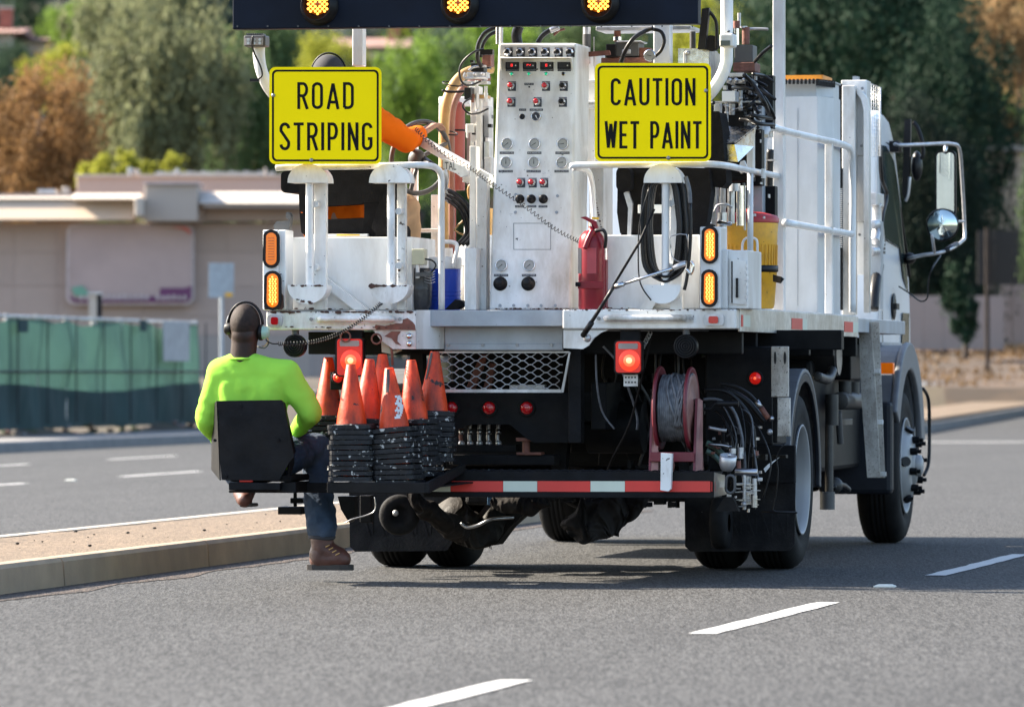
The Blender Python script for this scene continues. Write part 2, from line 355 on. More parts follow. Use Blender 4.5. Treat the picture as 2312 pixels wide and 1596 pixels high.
# ------------------------------------------------------------------ ground materials
def asphalt(name, base, patch, seed=0.0, gr=1.0):
    m = bpy.data.materials.new(name); m.use_nodes = True; M[name] = m
    n = m.node_tree.nodes; L = m.node_tree.links; b = n['Principled BSDF']
    tc = n.new('ShaderNodeTexCoord'); mp = n.new('ShaderNodeMapping'); L.new(tc.outputs['Object'], mp.inputs[0]); mp.inputs['Location'].default_value = (seed, seed, 0)
    def noi(sc, d=3, r=.6):
        t = n.new('ShaderNodeTexNoise'); t.inputs['Scale'].default_value = sc; t.inputs['Detail'].default_value = d; t.inputs['Roughness'].default_value = r
        L.new(mp.outputs[0], t.inputs['Vector']); return t.outputs['Fac']
    def rg(f, a, c, lo, hi):
        r = n.new('ShaderNodeMapRange'); L.new(f, r.inputs[0]); r.inputs[1].default_value = a; r.inputs[2].default_value = c
        r.inputs[3].default_value = lo; r.inputs[4].default_value = hi; return r.outputs[0]
    def mul(a, c):
        x = n.new('ShaderNodeMath'); x.operation = 'MULTIPLY'; L.new(a, x.inputs[0]); L.new(c, x.inputs[1]); return x.outputs[0]
    # aggregate grain: stone relief shading put into tone flecks, stretched along the view
    r1 = n.new('ShaderNodeMapping'); L.new(mp.outputs[0], r1.inputs[0]); r1.inputs['Rotation'].default_value = (0, 0, -TH)
    r2 = n.new('ShaderNodeMapping'); L.new(r1.outputs[0], r2.inputs[0]); r2.inputs['Scale'].default_value = (1, .085, 1)
    vo = n.new('ShaderNodeTexVoronoi'); vo.inputs['Scale'].default_value = 135; L.new(r2.outputs[0], vo.inputs['Vector'])
    sep = n.new('ShaderNodeSeparateColor'); L.new(vo.outputs['Color'], sep.inputs[0])
    grain = rg(sep.outputs[0], 0, 1, 1 - .85*gr, 1 + .85*gr)
    vo2 = n.new('ShaderNodeTexVoronoi'); vo2.inputs['Scale'].default_value = 40; L.new(r2.outputs[0], vo2.inputs['Vector'])
    sep2 = n.new('ShaderNodeSeparateColor'); L.new(vo2.outputs['Color'], sep2.inputs[0])
    g2 = rg(sep2.outputs[1], 0, 1, .93, 1.07)
    big = rg(noi(.35, 5), .3, .7, 1 - patch, 1 + patch)
    mid = rg(noi(6, 4), .3, .7, .95, 1.05)
    # tar cracks: thin dark lines along distorted cell borders, only in places
    wv = n.new('ShaderNodeTexVoronoi'); wv.feature = 'DISTANCE_TO_EDGE'; wv.inputs['Scale'].default_value = .45
    nz = n.new('ShaderNodeTexNoise'); nz.inputs['Scale'].default_value = 1.4; nz.inputs['Detail'].default_value = 5; L.new(mp.outputs[0], nz.inputs['Vector'])
    ad = n.new('ShaderNodeVectorMath'); ad.operation = 'MULTIPLY_ADD'; L.new(nz.outputs['Color'], ad.inputs[0]); ad.inputs[1].default_value = (1.2, 1.2, 0); L.new(mp.outputs[0], ad.inputs[2])
    L.new(ad.outputs[0], wv.inputs['Vector'])
    cr = rg(wv.outputs['Distance'], .001, .007, 1, 0); cm = rg(noi(.45, 3), .54, .60, 0, .6)
    k = mul(cr, cm); inv = rg(k, 0, 1, 1, .3)
    m3 = n.new('ShaderNodeMapping'); L.new(tc.outputs['Object'], m3.inputs[0]); m3.inputs['Scale'].default_value = (1.3, .035, 1)
    n3 = n.new('ShaderNodeTexNoise'); n3.inputs['Scale'].default_value = 1.0; n3.inputs['Detail'].default_value = 4; L.new(m3.outputs[0], n3.inputs['Vector'])
    inv = mul(inv, rg(n3.outputs['Fac'], .3, .7, .90, 1.10))
    sp = rg(noi(38, 2, .4), .66, .72, 1, .45); inv = mul(inv, sp)
    lt = rg(noi(46, 2, .4), .64, .72, 1, 1.7); inv = mul(inv, lt)
    vl = mul(mul(mul(grain, g2), mul(big, mid)), inv)
    cx = n.new('ShaderNodeMix'); cx.data_type = 'RGBA'; cx.blend_type = 'MULTIPLY'; cx.inputs[0].default_value = 1
    cx.inputs[6].default_value = (*base, 1); cc = n.new('ShaderNodeCombineColor')
    for i in range(3): L.new(vl, cc.inputs[i])
    L.new(cc.outputs[0], cx.inputs[7]); L.new(cx.outputs[2], b.inputs['Base Color'])
    b.inputs['Roughness'].default_value = .85; b.inputs['Specular IOR Level'].default_value = .3
    bn = n.new('ShaderNodeBump'); bn.inputs['Strength'].default_value = .35; bn.inputs['Distance'].default_value = .006
    L.new(vo.outputs['Distance'], bn.inputs['Height']); L.new(bn.outputs[0], b.inputs['Normal'])
asphalt('asphalt', (0.0335, 0.0335, 0.0335), .10)
asphalt('gravel_top', (0.125, 0.092, 0.062), .08, 7.0, .4)
mk('kerb_concrete', (0.27, 0.205, 0.135), 0.8, var=.12, vs=4, grime=((.16, .13, .10), .5), bump=(.15, 90), gs=2.5, rnd=1)
mk('kerb_sunlit', (0.34, 0.31, 0.26), 0.8, var=.1, vs=4, rnd=1)  # sunlit brightness of the far kerb put into its colour
mk('kerb_grey', (0.15, 0.15, 0.15), 0.8, var=.12, vs=3, grime=((.16, .15, .14), .5), bump=(.1, 90), rnd=1)
mk('sidewalk', (0.14, 0.135, 0.13), 0.85, var=.15, vs=1.2, grime=((.2, .17, .14), .5), rnd=1)
mk('road_white', (0.45, 0.45, 0.44), 0.6, var=.05, vs=6, grime=((.35, .34, .32), .4), chips=((.10, .10, .10), .655, 34), bump=(.15, 120))
mk('marker_white', (0.5, 0.5, 0.44), 0.45)
mk('soil', (0.05, 0.037, 0.025), 0.95, var=.35, vs=.6, grime=((.07, .06, .03), .8), gs=.9, bump=(.3, 12))
mk('litter', (0.055, 0.032, 0.017), 0.95, var=.5, vs=1.0, grime=((.03, .022, .014), .95), gs=.35, bump=(.4, 14))
mk('weed', (0.03, 0.045, 0.015), 0.9)
mk('hill_ground', (0.035, 0.038, 0.018), 0.95, var=.4, vs=.12, grime=((.06, .045, .028), .7), gs=.08)

# ------------------------------------------------------------------ road, median, kerbs (truck frame: v runs along the road)
b = B(); b.add([(-16.2, -45, 0), (34, -45, 0), (34, 74, 0), (-16.2, 74, 0)], [(0, 1, 2, 3)], 'asphalt')
road = struct(b, 'road', 'T')
def stripe(uc, v0, v1, w=.11, sl=0.0):
    b = B(); n = 14; L_ = []; R_ = []
    for i in range(n + 1):
        v = v0 + (v1 - v0) * i / n; u = uc + sl * v
        L_.append((u - w/2 + random.uniform(-.009, .009), v + random.uniform(-.03, .03), .004)); R_.append((u + w/2 + random.uniform(-.006, .006), v + random.uniform(-.02, .02), .004))
    b.add(L_ + R_, [(i, i + n + 1, i + n + 2, i + 1) for i in range(n)], 'road_white')
    return b.build('lane_stripe', road)
for k in range(-6, 9): stripe(2.075, -5.55 + 7.1 * k, (-2.2 if k != 1 else -1.85) + 7.1 * k, .115, .0185)
for k in range(-3, 6): stripe(-9.93, 29.4 + 7.1 * k, 32.8 + 7.1 * k); stripe(-13.2, 26.8 + 7.1 * k, 30.2 + 7.1 * k)
b = B(); b.add([(-5.4, 61.0, .004), (16, 61.0 + 21.4*.196, .004), (16, 61.6 + 21.4*.196, .004), (-5.4, 61.6, .004)], [(0, 1, 2, 3)], 'road_white'); b.build('stop_line', road)
def marker(u, v, label):
    b = B(); b.lathe([(.058, 0), (.056, .006), (.036, .014), (0, .0145)], (0, 0, 0), (0, 0, 1), 'marker_white', seg=4, ref=(1, 1, 0), smooth=False)
    o = solo(b, 'road_marker', 'W', 'marker', (0, 0, 0), 'T', bevel=.003); o.scale = (1.35, 1, 1); o.location = to_world((u, v, .001)); o['label'] = label; o['category'] = 'road marker'; return o
g = GT(1998, 1325); marker(g.x, g.y, 'small white raised road marker in the shadow between two lane stripes')
g = GT(160, 1085); marker(g.x, g.y, 'small pale raised road marker on the far carriageway beyond the median')

asphalt('gutter_dirt', (0.043, 0.033, 0.027), .2, 3.0)
b = B(); E_ = []
for i in range(120):
    v = -14 + i*.25; E_ += [(-2.125, v, .003), (-1.86 + .10*noise.noise(Vector((v*.9, 0, 0))) + random.uniform(-.03, .03), v, .003)]
b.add(E_, [(2*i, 2*i+1, 2*i+3, 2*i+2) for i in range(119)], 'gutter_dirt'); b.build('gutter_dirt', road)
b = B(); ua, ub = -3.62, -2.12; v0, v1 = -14, 15.5
n = 90
top = []
for i in range(n + 1):
    v = v0 + (v1 - v0) * i / n
    for u in (ua + .13, ua + .5, ua + .9, ub - .13): top.append((u, v, .143 + .006 * noise.noise(Vector((u * 2, v * 1.5, 0)))))
b.add(top, [(i*4+j, i*4+j+1, (i+1)*4+j+1, (i+1)*4+j) for i in range(n) for j in range(3)], 'gravel_top')
med = struct(b, 'median', 'T')
def kerb_piece(u0, u1, va, vb, parent, m, face, z=.15, zb=0.0):  # face +1: vertical side towards +u
    b = B()
    if face > 0: prof = [(u0, -.03), (u1, -.03), (u1 - .012, z - .022), (u1 - .03, z), (u0, z)]
    else: prof = [(u0, -.03), (u1, -.03), (u1, z), (u0 + .03, z), (u0 + .012, z - .022)]
    b.poly([(p, va, q + zb) for p, q in prof], (0, vb - va, 0), m)
    return b.build('kerb_stone', parent, .004)
v = v0
while v < v1:
    d = 3.05 if v > -12 else 2.0; e = min(v + d, v1)
    kerb_piece(ub - .135, ub, v + .012, e - .012, med, 'kerb_concrete', 1); kerb_piece(ua, ua + .135, v + .003, e - .003, med, 'kerb_sunlit', -1); v = e
b = B()
for i in range(70):
    u = random.uniform(ua + .2, ub - .2); vv = random.uniform(-8, 13); r = random.choice((.004, .006, .008, .013))
    b.ball((u, vv, .15), (r, r, r * .5), 'grease', 6, 4)
b.build('pebbles', med, kind='stuff')

# left far kerb, pavement and planted strip with rubble
b = B(); b.box((-18.3, -40, -.05), (-16.36, 110, .135), 'sidewalk'); swk = struct(b, 'sidewalk', 'T')
v = 10
while v < 110: kerb_piece(-16.35, -16.2, v + .006, v + 5.994, swk, 'kerb_grey', 1, .15); v += 6
# far side of the junction, where the road bends left and climbs a little
def far_strip(name, u0, u1, va, vb, z0, z1, m, th=.16):
    b = B(); N = 24; vs = []
    for i in range(N + 1):
        t = i / N; v = va + (vb - va) * t; sh = -.0011 * (v - 60) ** 2 * 0
        z = z0 + (z1 - z0) * t
        vs += [(u0 + sh, v, z), (u1 + sh, v, z), (u1 + sh, v, z - th), (u0 + sh, v, z - th)]
    fs = []
    for i in range(N):
        a = i*4; c = a + 4
        fs += [(a, a+1, c+1, c), (a+1, a+2, c+2, c+1), (a+3, a, c, c+3)]
    fs += [(0, 3, 2, 1), (N*4, N*4+1, N*4+2, N*4+3)]
    b.add(vs, fs, m); return b
b = B(); b.add([(-16, 74, 0), (34, 74, 0), (34, 128, .62), (-16, 128, .62)], [(0, 1, 2, 3)], 'asphalt'); far_road = struct(b, 'far_road', 'T')
b = far_strip('x', -8.6, -7.0, 66, 128, .15, .77, 'gravel_top', .12); b_ = b; fm = struct(b, 'far_median', 'T')
for q in range(10):
    va = 66 + q * 6.2; z = max(0, (va - 74) / 54 * .62)
    b = B(); z2 = max(0, (va + 6.2 - 74) / 54 * .62)
    b.add([(-7.0, va, z-.05), (-6.86, va, z-.05), (-6.87, va, z+.155), (-7.0, va, z+.155), (-7.0, va+6.18, z2-.05), (-6.86, va+6.18, z2-.05), (-6.87, va+6.18, z2+.155), (-7.0, va+6.18, z2+.155)],
          [(0,1,2,3), (7,6,5,4), (1,5,6,2), (3,2,6,7), (0,4,5,1), (4,0,3,7)], 'kerb_grey'); b.build('kerb_stone', fm)

def hgt(X, Y):
    p = to_truck((X, Y, 0)); u, v = p.x, p.y
    sm = lambda a, b_, t: (lambda q: q*q*(3-2*q))(min(1, max(0, (t-a)/(b_-a))))
    z = -.12
    z += sm(-18.2, -19.4, u) * .50 if u < -18.2 and v < 110 else 0
    z += sm(100, 112, Y) * (.9 if X > 0 else .6)
    z += sm(132, 150, Y) * .95
    if Y > 165: z += .0007 * (Y - 165) ** 2
    return z + (.05 * noise.noise(Vector((X*.4, Y*.4, 0))) if (u < -18.5 or Y > 126) else 0) + (.9 * noise.noise(Vector((X*.03, Y*.03, 3))) if Y > 190 else 0)
b = B(); xs = [-140 + 5*i for i in range(12)] + [-80 + 1.6*i for i in range(72)] + [36 + 6*i for i in range(24)]
ys = [14 + 4*i for i in range(22)] + [102 + 1.5*i for i in range(42)] + [166 + 8*i for i in range(46)]
vs = [(x, y, hgt(x, y) if not (to_truck((x, y, 0)).x > -17 and to_truck((x, y, 0)).y < 97) else -.15) for y in ys for x in xs]
nx = len(xs); fs = [(j*nx+i, j*nx+i+1, (j+1)*nx+i+1, (j+1)*nx+i) for j in range(len(ys)-1) for i in range(nx-1)]
b.add(vs, fs, 'soil', True)
b.mi('hill_ground'); b.mi('litter')
for q, f in enumerate(fs):
    y = vs[f[0]][1]; x = vs[f[0]][0]
    if y > 175: b.m[q] = 1
    elif y > 120 and x > 8: b.m[q] = 2
struct(b, 'terrain', 'W')
# base ground under everything, out to the horizon
b = B(); b.add([(-1500, -600, -.6), (1500, -600, -.6), (1500, 520, -.6), (-1500, 520, -.6)], [(0, 1, 2, 3)], 'hill_ground'); struct(b, 'ground', 'W')
b = B(); b.box((-60, -60, -.3), (-18.35, 12, .1), 'soil'); struct(b, 'verge', 'T')
b = B(); b.add([(-16.2, -120, -.01), (34, -120, -.01), (34, -45, -.01), (-16.2, -45, -.01)], [(0, 1, 2, 3)], 'asphalt'); struct(b, 'near_road', 'T')

# far kerb at the foot of the right bank
kb = B()
for q in range(9):
    x = 2000 + q * 60; a = WP(x + 2, 903 - q*.8, 130 + q*1.4); c = WP(x + 58, 903 - (q+1)*.8, 130 + (q+1)*1.4)
    kb = B(); kb.add([a + Vector((0, 0, -.3)), c + Vector((0, 0, -.3)), c + Vector((0, 0, .16)), a + Vector((0, 0, .16)), a + Vector((0, 1.9, .42)), c + Vector((0, 1.9, .42))], [(0, 1, 2, 3), (3, 2, 5, 4)], 'kerb_grey')
    if q == 0: bank = struct(kb, 'bank_kerb', 'W')
    else: kb.build('kerb_stone', bank)
dg = B(); mk('dry_grass', (0.16, 0.095, 0.04), 0.9, var=.4, vs=.5, isl=.5, transl=.3)
for i in range(5200):
    X = random.uniform(7, 30); Y = random.uniform(133, 152); 
    if noise.noise(Vector((X*.35, Y*.55, 2))) < -.05: continue
    z = hgt(X, Y); h = random.uniform(.05, .16)
    for k in range(2): a = random.uniform(0, 6.28); dx, dy = cos(a)*.05, sin(a)*.05; dg.add([(X-dx, Y-dy, z-.02), (X+dx, Y+dy, z-.02), (X + random.uniform(-.08, .08), Y + random.uniform(-.05, .05), z+h)], [(0, 1, 2)], 'dry_grass')
o = struct(dg, 'dry_grass', 'W', kind='stuff'); o['label'] = 'dry brown grass and leaf litter on the bank beyond the junction'; o['category'] = 'grass'
# rubble and weeds under the screened fence
rb = B()
for i in range(420):
    v = random.uniform(52, 92); u = -18.5 - random.random() * .5; w = to_world((u, v, 0)); r = random.uniform(.025, .085)
    z = hgt(w.x, w.y) + .02
    rb.ball((w.x, w.y, z), (r * random.uniform(.6, 1.8), r, r * .6), random.choice(['soil', 'rust_brown', 'kerb_grey', 'grease', 'soil', 'weed', 'weed']), 6, 4)
struct(rb, 'rubble', 'W', kind='stuff')['category'] = 'rubble'
bpy.data.objects['rubble']['label'] = 'loose rubble and dry litter at the foot of the green screen'

# ------------------------------------------------------------------ foliage
def leafmat(name, col, sat=.5, tl=.35):
    mk(name, col, 0.7, var=.6, vs=.38, isl=.75, transl=tl, spec=.12, rnd=1)
leafmat('leaf_dark', (0.034, 0.060, 0.034)); leafmat('leaf_mid', (0.078, 0.118, 0.048)); leafmat('leaf_olive', (0.145, 0.155, 0.080), tl=.35)
leafmat('leaf_bright', (0.135, 0.21, 0.035), tl=.42); leafmat('leaf_yellow', (0.24, 0.25, 0.035), tl=.45); leafmat('leaf_orange', (0.19, 0.108, 0.045), tl=.35)
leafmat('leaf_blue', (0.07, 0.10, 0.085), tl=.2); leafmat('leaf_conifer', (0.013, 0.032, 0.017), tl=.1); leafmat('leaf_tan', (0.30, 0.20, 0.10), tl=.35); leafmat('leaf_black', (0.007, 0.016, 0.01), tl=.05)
mk('bark', (0.05, 0.036, 0.028), 0.9, var=.3, vs=3, bump=(.3, 8))
def leaf_proto(name, kind, n, size, seed):
    R = np.random.default_rng(seed)
    nc = {'broad': 110, 'droop': 170, 'dense': 260, 'shrub': 50}[kind]
    d = R.normal(size=(nc, 3)); d /= np.linalg.norm(d, axis=1)[:, None]
    rad = R.random(nc) ** .38
    c = d * rad[:, None]
    if kind == 'cone':
        h = R.random(nc); a = R.random(nc) * 2 * np.pi; rr = (1 - h) ** .6 * (.35 + .65 * R.random(nc) ** .5)
        c = np.stack([rr * np.cos(a), rr * np.sin(a), h * 2 - 1], 1)
    bump = 1 + .22 * np.sin(c[:, 0:1] * 5 + seed) * np.cos(c[:, 1:2] * 4) ; c = c * bump
    ci = R.integers(0, nc, n); csz = ((.05 if kind == 'dense' else .07) + .10 * R.random(nc))[ci][:, None]
    o = R.normal(size=(n, 3)) * csz
    if kind == 'droop': o *= np.array([.45, .45, 1.7]); o[:, 2] -= .10
    if kind == 'cone': o *= np.array([1.2, 1.2, .7])
    p = c[ci] + o
    t = R.normal(size=(n, 3)); t /= np.linalg.norm(t, axis=1)[:, None]
    if kind == 'droop': t = t * .4 + np.array([0, 0, 1.0]); t /= np.linalg.norm(t, axis=1)[:, None]
    q = np.cross(t, R.normal(size=(n, 3))); q /= np.linalg.norm(q, axis=1)[:, None]
    s = size * (.6 + .8 * R.random(n))[:, None]
    asp = 2.6 if kind == 'droop' else 1.35
    v = np.stack([p - t*s*asp/2, p + q*s/2, p + t*s*asp/2, p - q*s/2], 1).reshape(-1, 3)
    me = bpy.data.meshes.new(name); me.vertices.add(4*n); me.vertices.foreach_set('co', v.ravel().astype(np.float32))
    me.loops.add(4*n); me.loops.foreach_set('vertex_index', np.arange(4*n, dtype=np.int32))
    me.polygons.add(n); me.polygons.foreach_set('loop_start', np.arange(0, 4*n, 4, dtype=np.int32)); me.polygons.foreach_set('loop_total', np.full(n, 4, dtype=np.int32))
    me.update(calc_edges=True); me.materials.append(M['leaf_mid']); return me, v
PROTO = {k: leaf_proto('crown_' + k, k.split('_')[0], n, s, i)[0] for i, (k, n, s) in enumerate([
    ('broad_a', 22000, .040), ('broad_b', 20000, .042), ('droop_a', 24000, .032), ('dense_a', 46000, .026), ('shrub_a', 4000, .11)])}
def trunk_mesh(h, spread, r, fork=4, seed=0):        # base at origin, reaching height h
    R = random.Random(seed); b = B()
    b.tube([(0, 0, -.6), (R.uniform(-.1, .1), 0, h*.3), (R.uniform(-.3, .3), 0, h*.55)], r, 'bark', seg=8, rr=[r*1.2, r, r*.75])
    for i in range(fork):
        a = 2*pi*i/fork + R.random(); e = (cos(a)*spread*.6, sin(a)*spread*.6, h*R.uniform(.8, 1.0))
        b.tube([(0, 0, h*.42), (cos(a)*spread*.2, sin(a)*spread*.2, h*.65), e], r*.5, 'bark', seg=6, rr=[r*.6, r*.4, r*.15])
    return b
def tree(name, label, x, ytop, ybot, w, Y, kind, mat, group=None, cat='tree', trunk_r=None, rot=None, depth=None):
    # crown spans view pixels ytop..ybot and w wide, standing at distance Y
    c = WP(x, (ytop + ybot)/2, Y); rz = (ybot - ytop)/2/F*Y; rx = w/2/F*Y; gz = hgt(c.x, Y)
    o = thing(name, label, cat, (c.x, Y, gz), 'W', group)
    cr = bpy.data.objects.new('crown', PROTO[kind]); COL.objects.link(cr); cr.parent = o
    cr.location = (0, 0, c.z - gz); cr.scale = (rx, depth or rx, rz); cr.rotation_euler = (0, 0, random.uniform(0, 6.28) if rot is None else rot)
    cr.material_slots[0].link = 'OBJECT'; cr.material_slots[0].material = M[mat]
    if cat == 'tree':
        h = max(1.0, c.z - gz + rz*.3); tb_ = trunk_mesh(h, rx, trunk_r or max(.12, rx*.07), 5, int(x + Y)); 
        me = tb_.build('trunk', o); me.location = (0, 0, 0)
        me.data.transform(Matrix.Translation(BASE[o.name]))
    return o
# left side, in front of the hill and behind the store
tree('autumn_tree', 'brown and orange autumn tree at the far left behind the store', 95, 150, 560, 280, 150, 'broad_a', 'leaf_orange')
tree('pepper_tree', 'large drooping olive green tree with dark trunk behind the store roof', 360, 40, 420, 400, 165, 'droop_a', 'leaf_olive', trunk_r=.55, rot=.4)
tree('pepper_tree', 'drooping olive green tree close to the left end of the arrow board', 545, 110, 440, 200, 172, 'droop_a', 'leaf_mid', rot=2.0)
tree('pepper_tree', 'tall grey green tree rising above the large drooping tree', 330, -40, 180, 330, 190, 'droop_a', 'leaf_olive', rot=4)
tree('leafy_tree', 'dark green tree at the left edge above the autumn tree', 20, 95, 300, 130, 175, 'broad_b', 'leaf_dark')
tree('leafy_tree', 'yellow green tree behind the top of the autumn tree', 130, 100, 260, 150, 170, 'broad_b', 'leaf_yellow')
tree('leafy_tree', 'bright green tree at upper left beside the brick chimney', 185, 0, 125, 170, 215, 'broad_a', 'leaf_bright')
tree('leafy_tree', 'yellowish green round tree behind the head of the seated worker in the dark cap', 745, 75, 300, 190, 185, 'broad_b', 'leaf_yellow')
tree('leafy_tree', 'pale green tree behind the left end of the arrow board', 610, 40, 280, 150, 190, 'droop_a', 'leaf_mid', rot=1)
tree('leafy_tree', 'glossy bright green tree right of the ROAD STRIPING sign', 925, 85, 420, 190, 150, 'broad_a', 'leaf_bright', rot=1.0)
tree('leafy_tree', 'pale green tree behind the steering wheel', 1010, 70, 640, 170, 160, 'broad_b', 'leaf_mid', rot=2.2)
tree('leafy_tree', 'yellow green tree behind the top of the control panel', 1120, 30, 400, 240, 175, 'broad_a', 'leaf_bright', rot=3)
tree('leafy_tree', 'mid green tree behind the hoses right of the control panel', 1350, 20, 500, 300, 180, 'broad_b', 'leaf_mid', rot=4)
tree('leafy_tree', 'yellowish tree behind the mast right of the arrow board', 1600, -20, 420, 240, 185, 'broad_a', 'leaf_yellow', rot=5)
tree('leafy_tree', 'dark green tree low behind the middle of the truck', 900, 380, 800, 260, 158, 'broad_b', 'leaf_dark', rot=5)
for i, (x, yt, w) in enumerate([(225, 352, 90), (290, 345, 90), (375, 350, 90)]):
    tree('shrub', ['round yellow green shrub at left end of the store roofline', 'yellow green shrub behind the roof vents of the store', 'small yellow green shrub right of the roof vents'][i], x, yt, 440, w, 143, 'shrub_a', 'leaf_yellow', cat='shrub', group=None)
# right side
tree('conifer', 'huge dark evergreen tree right behind the truck cab', 1950, -160, 790, 560, 165, 'dense_a', 'leaf_conifer', trunk_r=.7, rot=0)
tree('conifer', 'dark evergreen tree just right of the truck mirrors', 2145, 40, 800, 310, 155, 'dense_a', 'leaf_conifer', rot=1)
tree('conifer', 'deep green tree behind the white tank lid', 1800, -60, 560, 330, 180, 'dense_a', 'leaf_dark', rot=2)
tree('conifer', 'tall dark tree at the top right between two autumn trees', 2130, -180, 330, 260, 175, 'dense_a', 'leaf_dark', rot=3)
tree('autumn_tree', 'pale brown autumn tree in the top right corner', 2300, -60, 190, 230, 168, 'broad_b', 'leaf_tan', rot=1)
tree('leafy_tree', 'green tree under the brown tree at the right edge', 2270, 150, 360, 160, 172, 'broad_a', 'leaf_mid', rot=2)
tree('leafy_tree', 'bright green branchy tree cut by the right edge of the photo', 2350, 215, 700, 100, 132, 'broad_b', 'leaf_mid', rot=3)
tree('shrub', 'orange and green shrub on top of the tan building at right', 2240, 262, 340, 110, 166, 'shrub_a', 'leaf_orange', cat='shrub')
tree('small_tree', 'small dark tree before the tan wall at right', 2172, 600, 762, 84, 143, 'shrub_a', 'leaf_conifer', trunk_r=.07)
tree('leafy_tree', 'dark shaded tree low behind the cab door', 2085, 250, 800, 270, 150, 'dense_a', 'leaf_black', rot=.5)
for i, (x, Y) in enumerate(((2620, 120), (2900, 132), (3150, 118), (3500, 128), (3800, 112), (4300, 118))):  # unseen trees added so the cab glass reflects dark foliage
    tree('conifer', 'unseen dark evergreen added beyond the right edge for cab glass reflections', x, -100, 760, 420, Y, 'dense_a', 'leaf_conifer', group='unseen evergreens added beyond the right edge', rot=i)
# wooded hillside behind
R = random.Random(3)
mats = ['leaf_mid', 'leaf_dark', 'leaf_olive', 'leaf_bright', 'leaf_blue', 'leaf_yellow', 'leaf_dark', 'leaf_mid']
hl_ = ['small %s tree on the hillside behind the %s' % (a, 'houses')for a in ('x',)]
cnt = 0
for row, Y in enumerate((205, 232, 262, 300, 340)):
    x = -760 + row * 37
    while x < 2900:
        w = R.uniform(150, 260) * 205 / Y * 1.15; X = (x - CX)/F*Y; gz = hgt(X, Y)
        hm = R.uniform(4.5, 9) if x < 1700 else R.uniform(9, 15)
        yb = HY - (gz + .8 - HC)/Y*F; yt = HY - (gz + hm - HC)/Y*F
        m_ = 'leaf_dark' if (x > 1650 and R.random() < .8) else ('leaf_blue' if row > 2 and R.random() < .6 else R.choice(mats))  # distance haze put into bluer leaves on the far rows
        house_gap = row == 1 and (x < 330 or 760 < x < 900)
        if not house_gap and not (row == 0 and (x < 90)):
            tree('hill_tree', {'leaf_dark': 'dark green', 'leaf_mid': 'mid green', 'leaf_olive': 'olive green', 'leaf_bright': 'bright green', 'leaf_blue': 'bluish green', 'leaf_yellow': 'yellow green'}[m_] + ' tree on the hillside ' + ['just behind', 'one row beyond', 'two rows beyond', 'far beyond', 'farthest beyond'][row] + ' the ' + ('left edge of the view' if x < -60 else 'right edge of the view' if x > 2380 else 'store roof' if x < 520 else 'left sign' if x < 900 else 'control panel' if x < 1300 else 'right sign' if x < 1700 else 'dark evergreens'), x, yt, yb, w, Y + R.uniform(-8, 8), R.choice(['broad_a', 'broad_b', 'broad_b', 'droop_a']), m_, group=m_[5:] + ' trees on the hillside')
        x += w * .62

# houses on the hill
mk('roof_tile', (0.20, 0.11, 0.085), 0.8, var=.2, vs=3); mk('brick', (0.26, 0.085, 0.06), 0.85, var=.2, vs=4); mk('stucco', (0.42, 0.36, 0.32), 0.85)
mk('window_dark', (0.03, 0.035, 0.04), 0.1)
def house(label, x0, x1, yr, yw, Y, chim):
    a = WP(x0, yw, Y); c = WP(x1, yr, Y); cx_ = (a.x + c.x)/2; w = (c.x - a.x)/2; zr, zw = c.z, a.z; gz = hgt(cx_, Y) - 1
    o = thing('house', label, 'house', (cx_, Y, gz), 'W')
    b = B(); b.box((cx_-w, Y-3, gz), (cx_+w, Y+4, zw), 'stucco'); wl = b.build('wall', o, .02)
    b = B(); b.poly([(cx_-w-.5, Y-3.6, zw), (cx_-w-.5, Y+4.6, zw), (cx_-w-.5, Y+.5, zr)], (2*w+1, 0, 0), 'roof_tile'); rf = b.build('roof', o)
    b = B(); q = WP(chim, yr, Y).x; b.box((q-.24, Y-.3, zw), (q+.24, Y+.3, zr+.7), 'brick'); b.box((q-.28, Y-.34, zr+.7), (q+.28, Y+.34, zr+.78), 'stucco'); b.build('chimney', rf)
    for t in (-.5, .3):
        b = B(); b.box((cx_+w*t-.6, Y-3.03, zw-1.6), (cx_+w*t+.6, Y-2.97, zw-.5), 'window_dark'); b.build('window', o)
house('hillside house with grey roof and brick chimney at upper left', 62, 225, 84, 102, 226, 195)
house('hillside house with tall red brick chimney at the left edge', -70, 40, 62, 86, 224, 14)
house('hillside house with brown roof between the mast and the bright green tree', 775, 905, 85, 118, 228, 890)

# ------------------------------------------------------------------ store building at left
mk('wall_pink', (0.37, 0.285, 0.245), 0.9, var=.05, vs=.4, grime=((.30, .24, .21), .5), gs=.5, rnd=1, bump=(.2, 3))
mk('wall_grey', (0.29, 0.25, 0.225), 0.9, var=.05, vs=.4)
mk('wall_tan', (0.50, 0.39, 0.29), 0.9, var=.06, vs=.5, grime=((.3, .24, .18), .4), gs=.5)
mk('pier_tan', (0.36, 0.31, 0.27), 0.9, var=.05, vs=.5)
mk('ledge_white', (0.44, 0.385, 0.33), 0.8, var=.03)
mk('sign_frame', (0.44, 0.37, 0.36), 0.5); mk('sign_face', (0.36, 0.27, 0.25), 0.6, var=.1, vs=.8); mk('sign_purple', (0.11, 0.02, 0.085), 0.5); mk('sign_green', (0.12, 0.28, 0.20), 0.5); mk('sign_red', (0.5, .12, .10), .5)
YB = 125.0
